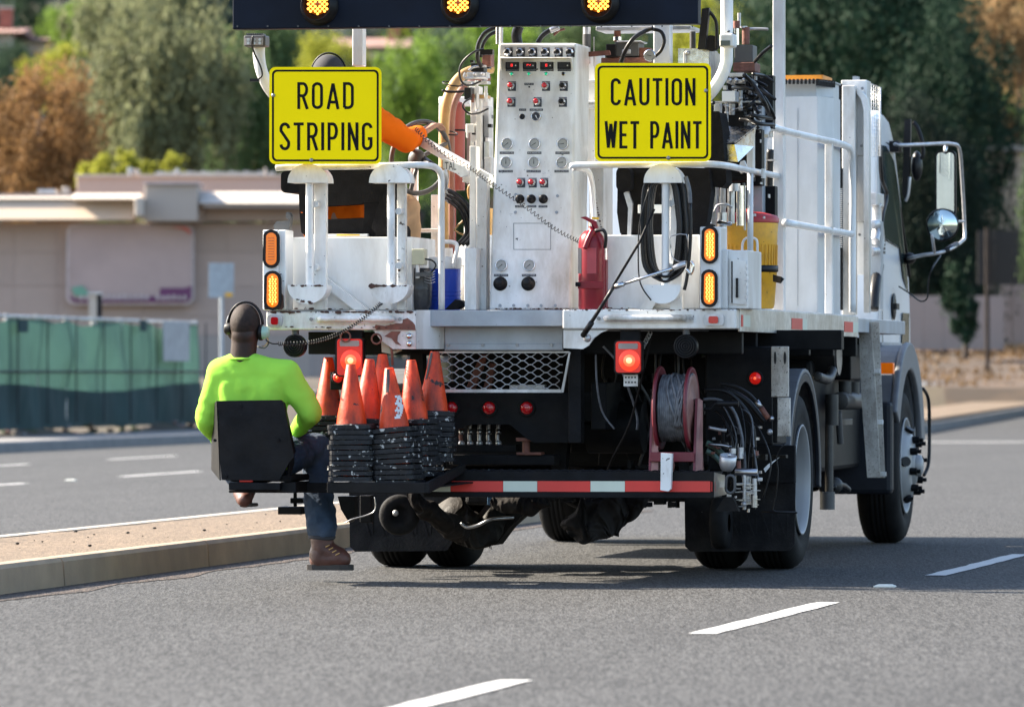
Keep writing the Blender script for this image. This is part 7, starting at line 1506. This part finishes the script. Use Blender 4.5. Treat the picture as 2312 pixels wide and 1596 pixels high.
# black sheet of rubber on the floor
b = B(); b.poly([T(1004, 699, .35), T(1028, 676, .35), T(1046, 680, .35), T(1046, 686, .35), T(1032, 698, .35)], (0, .12, 0), 'black_rubber'); solo(b, 'rubber_block', 'black rubber wedge lying in front of the blue cooler', 'wedge', T(1025, 699, .35), bevel=.004)
# hose bundle on the right hanger
hb_ = B(); rs = random.Random(21)
def loop(b, xl, xr, yt, yb, v, r, m, kx=0):
    b.tb([(xl+8, yt, v), (xl+1, yt+60, v-.01), (xl, (yt+yb)/2, v-.015), (xl+6, yb-30, v-.01), ((xl+xr)/2-12+kx, yb, v), ((xl+xr)/2+14+kx, yb, v), (xr-6, yb-30, v-.01), (xr, (yt+yb)/2, v-.015), (xr-2, yt+60, v-.01), (xr-10, yt, v), ((xl+xr)/2+10, yt-14, v), ((xl+xr)/2-8, yt-14, v)], r, m, closed=True, sub=5, seg=8)
for i in range(9): loop(hb_, 1449 + i*2.9 + rs.uniform(-1, 1), 1551 - i*2.5 + rs.uniform(-1, 1), 416 + i, 632 - i*2.2, -.045 + .014*(i % 5), 3.1, 'hose_black')
hb_.tb([(1466, 424, -.07), (1445, 500, -.08), (1441, 580, -.08), (1446, 640, -.08), (1470, 678, -.07)], 1.8, 'hose_black', seg=6)
hbo = solo(hb_, 'hose_bundle', 'bundle of thin black hose looped over the right hanger', 'hose', T(1500, 410, -.03))
b = B(); b.tb([(1558, 460, -.05), (1559, 540, -.05), (1552, 620, -.05), (1545, 655, -.05)], 4, 'hose_black', sub=4); b.tb([(1548, 400, -.03), (1556, 430, -.05), (1558, 460, -.05)], 5, 'cable_grey'); b.tb([(1560, 590, -.06), (1565, 600, -.06), (1560, 618, -.06), (1550, 608, -.06)], 4, 'chrome'); b.tb([(1515, 560, -.08), (1512, 540, -.08), (1520, 532, -.08), (1550, 530, -.08), (1552, 560, -.06)], 1.4, 'steel', sub=2); b.tb([(1512, 545, -.08), (1516, 575, -.08), (1530, 590, -.08), (1550, 590, -.06)], 1.3, 'steel')
solo(b, 'spray_gun', 'chrome handled spray gun hanging on the right hose hanger', 'spray gun', T(1555, 600, -.05))
# jointed rod
b = B(); b.tb([(1477, 472, -.08), (1445, 545, -.1), (1385, 645, -.12)], 3, 'black_steel', sub=1); b.tb([(1387, 645, -.12), (1340, 720, -.1), (1320, 750, -.04)], 4.4, 'hose_black', sub=3); b.tb([(1336, 728, -.1), (1316, 758, -.04)], 6.5, 'hose_black', sub=1); b.build
b.ball(T(1326, 763, -.02), .022, 'galv'); b.tb([(1318, 758, -.04), (1330, 766, -.01)], 4, 'galv', sub=1)
b.tb([(1388, 648, -.13), (1408, 641, -.13)], 6.5, 'chrome', sub=1); b.tb([(1405, 642, -.13), (1525, 604, -.12)], 3.6, 'chrome', sub=1); b.tb([(1520, 606, -.12), (1548, 594, -.11)], 6, 'galv', sub=1)
solo(b, 'guide_rod', 'jointed black and chrome rod leaning across the hoses to the deck beam', 'rod', T(1330, 757, -.1))

# coiled cords
def coil(a_pts, turns, r, wr, n=9):
    P = []; pts = [Vector(p) for p in a_pts]; L_ = []
    def cr(t):
        s_ = t*(len(pts)-1); i = min(int(s_), len(pts)-2); f = s_ - i; a = pts[max(i-1, 0)]; b_ = pts[i]; c = pts[i+1]; d = pts[min(i+2, len(pts)-1)]
        return 0.5*((2*b_)+(c-a)*f+(2*a-5*b_+4*c-d)*f*f+(3*b_-a-3*c+d)*f**3)
    N_ = turns*n
    for i in range(N_+1):
        t = i/N_; c = cr(t); d = (cr(min(1, t+.01)) - cr(max(0, t-.01))).normalized(); s_ = Vector((0, 1, 0)); w = d.cross(s_).normalized(); a = 2*pi*i/n; P.append(c + (s_*cos(a) + w*sin(a))*r)
    b = B(); b.tube(P, wr, 'hose_black', seg=5, sub=1); return b
b = coil([T(861, 684, -.08), T(815, 722, -.16), T(760, 755, -.24), T(700, 773, -.32), T(628, 776, -.40)], 46, 4.4*PX, .0024)
b.tb([(628, 776, -.40), (615, 776, -.41), (603, 770, -.42), (600, 765, -.42)], 1.6, 'hose_black', seg=5); solo(b, 'coiled_cord', 'black coiled headset cord hanging from the left deck to the seated worker', 'cord', T(760, 755, -.24))
b = coil([T(938, 290, .72), T(985, 335, .6), T(1060, 378, .42), T(1110, 415, .33), T(1180, 462, .30), T(1250, 515, .24), T(1307, 545, .16)], 54, 4.6*PX, .0021)
solo(b, 'coiled_cord', 'thin black coiled cord stretched diagonally across the white control panel', 'cord', T(1110, 415, .4))

# ------------------------------------------------------------------ traffic cones, every one of them
cone0 = thing('traffic_cone', 'x', 'traffic cone', (0, 0, 0), 'W')
b = B(); s_ = .114; th = .0215
b.poly([(x*(s_/50)*1.0, y*(s_/50), .002) for x, y in rrect(-50, -50, 50, 50, 12, 3)][::-1], (0, 0, th), 'cone_base'); b.lathe([(.092, .018), (.090, .027), (.080, .028)], (0, 0, 0), (0, 0, 1), 'cone_base', seg=24); b.build('base', cone0, .005)  # black collar puts shade into the gaps between stacked bases
bb = B(); rin = .080; rtop = .024; hc = .335
bb.lathe([(rin, .0235), (rin*.97, .030), (rin*.94, .06), (rtop, hc), (rtop*.85, hc+.002), (rtop*.82, hc-.004)], (0, 0, 0), (0, 0, 1), 'cone_orange', seg=28); bb.build('cone_body', cone0)
proto_children = list(cone0.children)
ORD = ['top', 'second', 'third', 'fourth', 'fifth', 'sixth', 'seventh', 'eighth', 'ninth', 'tenth', 'eleventh', 'twelfth', 'thirteenth']
stacks = [  # x, y of the top base plate, v, count, rotation, tilt (rad), slant, description
    (738, 941, .34, 9, .1, .02, 'in the far left stack beside the seated worker'),
    (796, 960, -.44, 11, .05, -.01, 'in the front left stack on the tray'),
    (832, 948, -.20, 10, .25, .03, 'in the stack between the two front stacks'),
    (868, 936, -.05, 9, .3, .0, 'in the rear middle stack below the safety hook'),
    (893, 968, -.40, 11, -.12, -.09, 'in the front right stack with the torn white sticker'),
    (935, 950, -.22, 11, -.3, -.03, 'in the leaning stack behind the front right one'),
    (978, 930, -.08, 10, .12, .02, 'in the far right stack before the metal guard')]
first = True; GAP = .0268; rs = random.Random(2)
tops = []
for si, (x, y, v, cnt_, rot, tilt, desc) in enumerate(stacks):
    ptop = T(x, y, v)
    for k in range(cnt_):
        if first: r_ = cone0; first = False
        else:
            r_ = cone0.copy(); COL.objects.link(r_)
            for ch in proto_children:
                c = ch.copy(); COL.objects.link(c); c.parent = r_
                if k and ch.name.startswith('cone_body'): c.scale = (.84, .84, .9)
        dz = -k*GAP; base = Vector((ptop.x - dz*0 + tilt*-dz*0, v, ptop.z - .02 + dz))
        lean = tilt*(1 - k/cnt_)
        base.x += -tilt*.3*(k/cnt_) + rs.uniform(-.007, .007); base.y += rs.uniform(-.005, .005)
        r_.location = to_world(base); r_.rotation_euler = (rs.uniform(-.02, .02), lean + rs.uniform(-.02, .02), -TH + rot + rs.uniform(-.09, .09))
        r_['label'] = ('top cone ' if k == 0 else 'nested cone, %s base down ' % ORD[k]) + desc
        r_['category'] = 'traffic cone'; r_['group'] = 'traffic cones stacked on the tray'
        if k == 0: tops.append((r_, base))
# marks on three of the top cones
def cone_patch(r_, polys, m, nm):                    # polys in (angle deg, height), wrapped just above the cone surface
    b = B()
    for poly_ in polys:
        c = [0, 0]
        P = []
        for a, h in poly_:
            rr = .0752 + (rtop - .0752)*(h-.06)/(hc-.06) + .003; P.append(Vector((rr*cos(radians(a)), rr*sin(radians(a)), h)))
        b.add(P, [tuple(range(len(P)))], m)
    o = b.build(nm, r_)
def strip_patch(cells): return [[(a0, h0), (a1, h0), (a1, h1), (a0, h1)] for a0, a1, h0, h1 in cells]
# camera sees a cone from about -90 deg
cells = []
for i in range(10):
    h = .07 + i*.012; a0 = -70 + (i % 3)*6 + i*1.5; 
    for j in range(5): cells.append((a0 + j*8, a0 + j*8 + 8, h, h + .012)) if not ((i, j) in ((4, 1), (7, 2), (2, 3))) and (i > 2 or j < 3) else None
cone_patch(tops[4][0], strip_patch(cells), 'cone_paint', 'torn_sticker')
cells = []
for i in range(14):
    h = .19 + i*.01; w_ = 6 + i*1.6 if i < 8 else 20; cells += [(-100 - w_/2 + j*w_/3 - (13-i)*1.0, -100 - w_/2 + (j+1)*w_/3 - (13-i)*1.0, h, h+.0101) for j in range(3)]
cone_patch(tops[6][0], strip_patch([(a-30, b_-22, c, d) for a, b_, c, d in cells]), 'cone_soot', 'soot_mark')
cone_patch(tops[4][0], strip_patch([(a+8, b_+18, c, d) for a, b_, c, d in cells if c > .20]), 'cone_soot', 'soot_mark')

# ================================================================== people
def sausage(b, p0, p1, r0, r1, m, seg=16, n=6):
    p0 = Vector(p0); p1 = Vector(p1); b.tube([p0.lerp(p1, i/n) for i in range(n+1)], r0, m, rr=[r0 + (r1-r0)*i/n for i in range(n+1)], seg=seg, sub=1); b.ball(p0, r0, m, 16, 10); b.ball(p1, r1, m, 16, 10)
def remesh(o, vox, sm=6, disp=None):
    r = o.modifiers.new('remesh', 'REMESH'); r.mode = 'VOXEL'; r.voxel_size = vox; r.use_smooth_shade = True
    s = o.modifiers.new('smooth', 'SMOOTH'); s.iterations = sm; s.factor = .6
    if disp:
        t = bpy.data.textures.new('folds', 'CLOUDS'); t.noise_scale = disp[1]; t.noise_depth = 2; d = o.modifiers.new('folds', 'DISPLACE'); d.texture = t; d.strength = disp[0]; d.mid_level = .5; d.texture_coords = 'LOCAL'
def ellip(b, c, r, m, tilt=0.0):
    n0 = len(b.v); b.ball((0, 0, 0), r, m, 24, 16); R_ = Matrix.Rotation(tilt, 3, 'Y'); b.v[n0:] = [tuple(R_ @ Vector(p) + Vector(c)) for p in b.v[n0:]]
def hand(b, wrist, palm_dir, m, side=1, curl=.5):    # small hand with palm, four fingers and thumb, grown from the wrist
    w = Vector(wrist); d = Vector(palm_dir).normalized(); s_ = d.cross(Vector((0, 0, 1))).normalized()*side; n_ = s_.cross(d).normalized()*side
    for k in range(3): sausage(b, w + s_*(k-1)*.022, w + d*.085 + s_*(k-1)*.026, .019, .016, m, 10, 3)
    for k, L_ in enumerate((.068, .078, .072, .055)):
        a = w + d*.088 + s_*((k-1.5)*.021); m1 = a + d*L_*.5 - n_*L_*.18; e = m1 + d*L_*(.5-curl*.3) - n_*L_*(.25+curl*.4); sausage(b, a, m1, .0098, .009, m, 8, 2); sausage(b, m1, e, .009, .0078, m, 8, 2)
    t = w + d*.03 - s_*.035; t2 = t + d*.035 - s_*.03; sausage(b, t, t2, .013, .011, m, 8, 2); sausage(b, t2, t2 + d*.03 - n_*.01, .011, .009, m, 8, 2)

def make_head(b, c, m, yaw=0.0, sc=1.0):             # face towards +v
    c = Vector(c); ellip(b, c + Vector((0, .0, .012))*sc, (.078*sc, .098*sc, .108*sc), m); ellip(b, c + Vector((0, .035, -.055))*sc, (.060*sc, .070*sc, .065*sc), m); ellip(b, c + Vector((0, -.03, -.04))*sc, (.066*sc, .062*sc, .07*sc), m)
    for s_ in (-1, 1):
        ellip(b, c + Vector((s_*.082, .0, -.028))*sc, (.013*sc, .022*sc, .034*sc), m); ellip(b, c + Vector((s_*.03, .088, .002))*sc, (.014*sc, .010*sc, .010*sc), m)
    sausage(b, c + Vector((0, .095, .0))*sc, c + Vector((0, .112, -.03))*sc, .010*sc, .015*sc, m, 10, 3); ellip(b, c + Vector((0, .098, -.062))*sc, (.026*sc, .010*sc, .010*sc), m); ellip(b, c + Vector((0, .085, -.10))*sc, (.022*sc, .018*sc, .016*sc), m)

# --- worker on the outboard seat, seen from behind
vp = VS + .14
HD = T(554, 738, vp)                                  # head centre
NK = T(548, 800, vp-.01); 
man = thing('person', 'seated worker in bright green long sleeved shirt and jeans, seen from behind', 'person', (HD.x, vp, T(0, 1085, vp).z))
SL, SR = T(497, 842, vp), T(646, 846, vp)             # shoulders
EL, ER = T(466, 950, vp+.03), T(702, 930, vp+.02)     # elbows
WL, WR = T(500, 1000, vp+.25), T(668, 975, vp+.27)    # wrists
CH = T(566, 900, vp); BL = T(568, 985, vp+.02); HP = T(578, 1045, vp+.05)
HL_, HR = T(545, 1062, vp+.08), T(628, 1040, vp+.08)
KL, KR = T(560, 1050, vp+.50), T(712, 1010, vp+.42)
AL, AR = T(556, 1120, vp+.40), T(727, 1218, vp+.36)
b = B(); make_head(b, HD, 'skin_dark'); sausage(b, NK + Vector((0, 0, -.03)), HD + Vector((0, -.012, -.05)), .068, .070, 'skin_dark')
sausage(b, NK + Vector((-.025, 0, -.05)), NK + Vector((.025, 0, -.05)), .045, .045, 'skin_dark')
for a, c, r0, r1 in ((SL, EL, .045, .038), (EL, WL, .038, .026), (SR, ER, .045, .038), (ER, WR, .038, .026), (HL_, KL, .07, .05), (KL, AL, .05, .035), (HR, KR, .07, .05), (KR, AR, .05, .035), (SL, SR, .045, .045), (CH, HP, .07, .08), (NK + Vector((0, 0, -.08)), CH, .045, .07)): sausage(b, a, c, r0, r1, 'skin_dark')
hand(b, WL, (.3, .9, -.1), 'skin_dark', 1); hand(b, WR, (-.3, .9, -.1), 'skin_dark', -1)
o = b.build('body', man); remesh(o, .007, 3)
b = B()
sausage(b, SL + Vector((.03, 0, 0)), SR + Vector((-.03, 0, 0)), .082, .082, 'shirt_green'); sausage(b, NK + Vector((-.045, -.005, -.052)), NK + Vector((.06, -.005, -.056)), .060, .060, 'shirt_green')
sausage(b, NK + Vector((-.05, 0, -.06)), SL + Vector((.02, 0, .012)), .062, .070, 'shirt_green'); sausage(b, NK + Vector((.06, 0, -.06)), SR + Vector((-.02, 0, .012)), .062, .070, 'shirt_green')
for dx in (-.10, -.03, .04, .11): sausage(b, CH + Vector((dx, 0, .06)), BL + Vector((dx*.85, 0, .0)), .095, .09, 'shirt_green')
for dx in (-.09, 0, .10): sausage(b, BL + Vector((dx, 0, 0)), HP + Vector((dx, .0, .02)), .09, .10, 'shirt_green')
sausage(b, SL, EL, .076, .060, 'shirt_green'); sausage(b, EL, WL.lerp(EL, .12), .060, .046, 'shirt_green'); sausage(b, SR, ER, .080, .064, 'shirt_green'); sausage(b, ER, WR.lerp(ER, .12), .064, .046, 'shirt_green')
for (p, q) in ((SR, ER), (SL, EL)):
    for t in (.62, .78, .93): c = p.lerp(q, t); d = (q-p).normalized(); s1 = d.orthogonal().normalized(); s2 = d.cross(s1); r0 = .072 - .013*t; b.tube([c + (s1*cos(a)+s2*sin(a))*r0 + d*.018*sin(a+t*9) for a in [2*pi*i/12 for i in range(12)]], .009, 'shirt_green', closed=True, seg=6, sub=2)
o = b.build('shirt', man); remesh(o, .008, 26, (.020, .13))
b = B()
sausage(b, HL_, KL, .098, .078, 'denim'); sausage(b, KL, AL + Vector((0, 0, .05)), .075, .06, 'denim'); sausage(b, HR, KR, .100, .080, 'denim'); sausage(b, KR, KR.lerp(AR, .45), .080, .080, 'denim'); sausage(b, KR.lerp(AR, .45), AR + Vector((-.0, 0, .055)), .080, .080, 'denim'); sausage(b, HP + Vector((-.08, 0, 0)), HP + Vector((.08, 0, 0)), .10, .10, 'denim')
o = b.build('jeans', man); remesh(o, .009, 5, (.028, .06))
def boot(par, ank, toe, heel_z, m='leather'):
    ank = Vector(ank); t = Vector(toe); d = (t - Vector((ank.x, ank.y, t.z))).normalized(); b = B()
    A_ = Vector((ank.x, ank.y, t.z)); sausage(b, ank + Vector((0, 0, .03)), A_ + Vector((0, 0, .05)), .062, .060, m); sausage(b, A_ - d*.012 + Vector((0, 0, .03)), A_ - d*.012 + Vector((0, 0, .0)), .058, .056, m); sausage(b, A_ + Vector((0, 0, .055)), t - d*.04 + Vector((0, 0, .02)), .058, .052, m); sausage(b, A_, t - d*.02, .054, .052, m); sausage(b, t - d*.03 + Vector((0, 0, .012)), t - d*.01, .055, .050, m)
    o = b.build('boot', par); remesh(o, .007, 5, (.006, .05))
    s_ = d.cross(Vector((0, 0, 1))); hl = Vector((ank.x, ank.y, t.z)) - d*.075; z0 = t.z - .058; b = B(); P = []
    for q, w in ((0, .036), (.03, .044), (.12, .041), (.18, .047), (.225, .038), (.243, .018)): P.append(hl + d*q*1.0 + s_*w)
    for q, w in ((.243, .018), (.225, .038), (.18, .047), (.12, .041), (.03, .044), (0, .036)): P.append(hl + d*q - s_*w)
    b.poly([Vector((p.x, p.y, z0)) for p in P], (0, 0, .030), 'sole'); b.build('sole', par, .004)
b_toe = T(776, 1262, vp+.36)
boot(man, AR + Vector((.0, 0, -.02)), b_toe, 0)
b = B(); q = AR + Vector((0, 0, .012)); b.tube([q + Vector((cos(a)*.062, sin(a)*.06, .004*sin(a*2))) for a in [2*pi*i/14 for i in range(14)]], .011, 'cap_dark', closed=True, seg=8, sub=2); o = b.build('boot_collar', man)
b = B(); q = b_toe + Vector((-.075, -.055, .035))
for i in range(4): b.tube([q + Vector((.018*i-.01, -.004, .03-.014*i)), q + Vector((.018*i+.012, .0, .042-.014*i))], .003, 'hose_cream', seg=5, sub=1)
b.build('laces', man)
b = B(); cc = NK + Vector((0, -.006, -.004)); b.tube([cc + Vector((cos(a)*.074, sin(a)*.068, .008*sin(a)-.012)) for a in [2*pi*i/18 for i in range(18)]], .0065, 'shirt_green', closed=True, seg=8, sub=2); b.build('shirt_collar', man)
b = B(); sausage(b, AR + Vector((0, 0, .06)), AR + Vector((.003, 0, -.0)), .048, .05, 'cap_dark'); o = b.build('sock', man); remesh(o, .007, 3)
b = B(); P0 = AL + Vector((-.02, .0, 0)); 
sausage(b, AL + Vector((0, 0, .02)), T(551, 1125, vp+.36), .048, .045, 'leather'); sausage(b, T(545, 1112, vp+.42), T(553, 1128, vp+.28), .045, .042, 'leather'); o = b.build('boot', man); remesh(o, .007, 5)
b = B(); ellip(b, HD + Vector((0, -.004, .018)), (.0785, .0985, .1025), 'hair_dark'); b.v = [p for p in b.v]
n0 = B(); keep = {i for i, p in enumerate(b.v) if p[2] > HD.z - .035 - .02*cos((p[0]-HD.x)*20) and p[1] < HD.y + .075}
mp_ = {}
for f in b.f:
    if all(i in keep for i in f):
        for i in f:
            if i not in mp_: mp_[i] = len(n0.v); n0.v.append(b.v[i])
        n0.f.append(tuple(mp_[i] for i in f)); n0.m.append(n0.mi('hair_dark')); n0.s.append(True)
n0.build('hair', man)
b = B(); b.fb(540, 1136, 570, 1144, vp+.26, .14, 'sole'); b.build('sole', man, .008)
# headset
hs = thing('headset', 'black ear defender headset with pale green cup on the head of the seated worker', 'headset', HD)
b = B(); c = HD
for off, r in ((-.006, .0055), (.010, .0065)): b.tube([c + Vector((.092*cos(a), off + (-.02)*sin(a)*.2, .012 + .118*sin(a))) for a in [pi*i/16 for i in range(17)]], r, 'lamp_black', seg=8, sub=1)
b.build('headband', hs)
b = B(); b.lathe([(.0, .03), (.026, .028), (.034, .015), (.036, 0), (.036, -.012)], c + Vector((.098, 0, -.03)), (1, 0, 0), 'headset_green', seg=24); b.build('ear_cup', hs)
b = B(); b.lathe([(.034, -.026), (.042, -.022), (.042, -.008), (.036, -.004)], c + Vector((.098, 0, -.03)), (1, 0, 0), 'lamp_black', seg=24); b.build('ear_cushion', hs)
b = B(); b.lathe([(.0, .022), (.022, .02), (.032, .01), (.034, -.015)], c + Vector((-.092, 0, -.01)), (-1, 0, 0), 'lamp_black', seg=24); b.build('ear_cup', hs)
b = B(); b.tube([c + Vector((.12, .0, -.06)), c + Vector((.115, .03, -.09)), c + Vector((.08, .08, -.11)), c + Vector((.03, .11, -.10))], .004, 'plastic_grey', seg=6); b.build('microphone_boom', hs)
b = B(); b.tube([c + Vector((.117, -.01, -.055)), c + Vector((.125, -.01, -.075)), c + Vector((.105, -.01, -.10)), c + Vector((.085, .02, -.10))], .003, 'hose_cream', seg=6); b.build('headset_lead', hs); b = B(); b.tube([c + Vector((-.02, -.004, .131)), c + Vector((-.08, -.004, .07)), c + Vector((-.1, 0, .02)), c + Vector((-.09, 0, -.03))], .004, 'steel', seg=6); b.build('headband_wire', hs)

# --- operator behind the ROAD STRIPING sign
v2 = .72; H2 = T(742, 178, v2); m2 = thing('person', 'worker in orange long sleeved shirt sitting behind the ROAD STRIPING sign', 'person', (H2.x, v2, ZD+.47))
N2 = T(745, 235, v2); S1, S2 = T(672, 262, v2), T(832, 262, v2); E1, E2 = T(668, 340, v2+.15), T(918, 318, v2+.15); W2 = T(952, 300, v2+.38); W1 = T(690, 400, v2+.4); HP2 = T(755, 500, v2+.05)
K1, K2 = T(735, 500, v2+.55), T(915, 470, v2+.42); A1, A2 = T(735, 640, v2+.65), T(925, 600, v2+.55)
b = B(); make_head(b, H2, 'skin_tan'); sausage(b, N2 + Vector((0, 0, -.03)), H2 + Vector((0, -.01, -.06)), .06, .058, 'skin_tan')
for a, c, r0, r1 in ((S1, E1, .045, .038), (E1, W1, .038, .026), (S2, E2, .045, .038), (E2, W2, .038, .026), (HP2, K1, .08, .05), (K1, A1, .05, .035), (HP2, K2, .08, .05), (K2, A2, .05, .035), (S1, S2, .06, .06), (N2, HP2, .1, .11)): sausage(b, a, c, r0, r1, 'skin_tan')
hand(b, W2, (.5, .5, .4), 'skin_tan', 1, 1.0); hand(b, W1, (.3, .9, -.1), 'skin_tan', -1)
o = b.build('body', m2); remesh(o, .009, 3)
b = B(); sausage(b, S1, S2, .085, .085, 'shirt_orange'); sausage(b, N2 + Vector((0, 0, -.05)), HP2 + Vector((-.06, 0, 0)), .12, .13, 'shirt_orange'); sausage(b, S1 + Vector((.09, 0, -.05)), HP2 + Vector((-.04, 0, 0)), .09, .10, 'shirt_orange'); sausage(b, S2 + Vector((-.03, 0, -.06)), HP2 + Vector((.08, 0, .05)), .11, .12, 'shirt_orange')
sausage(b, S1, E1, .078, .06, 'shirt_orange'); sausage(b, E1, W1, .06, .045, 'shirt_orange'); sausage(b, S2, E2, .085, .066, 'shirt_orange'); sausage(b, E2, E2.lerp(W2, .8), .066, .05, 'shirt_orange'); o = b.build('shirt', m2); remesh(o, .010, 6, (.02, .08))
b = B(); sausage(b, HP2 + Vector((-.04, 0, -.03)), K1, .11, .085, 'khaki'); sausage(b, K1, A1, .08, .07, 'khaki'); sausage(b, HP2 + Vector((.08, 0, -.03)), K2, .11, .085, 'khaki'); sausage(b, K2, A2, .08, .07, 'khaki'); o = b.build('trousers', m2); remesh(o, .011, 6, (.02, .08))
b = B(); ellip(b, H2 + Vector((0, 0, .025)), (.090, .108, .106), 'cap_dark'); o = b.build('cap', m2)
for s_, A in ((-1, A1), (1, A2)): b = B(); sausage(b, A, A + Vector((0, .12, -.05)), .05, .04, 'leather'); b.build('boot', m2)
hs2 = thing('headset', 'thin black headband over the dark cap of the operator behind the sign', 'headset', H2)
b = B(); b.tube([H2 + Vector((.098*cos(a), .0, .02 + .118*sin(a))) for a in [pi*i/16 for i in range(17)]], .005, 'lamp_black', seg=8, sub=1); b.build('headband', hs2)
b = B(); b.lathe([(.0, .03), (.03, .026), (.038, 0), (.038, -.02)], H2 + Vector((.095, 0, -.02)), (1, 0, 0), 'lamp_black', seg=20); b.build('ear_cup', hs2)
b = B(); b.lathe([(.0, .03), (.03, .026), (.038, 0), (.038, -.02)], H2 + Vector((-.095, 0, -.02)), (-1, 0, 0), 'lamp_black', seg=20); b.build('ear_cup', hs2)
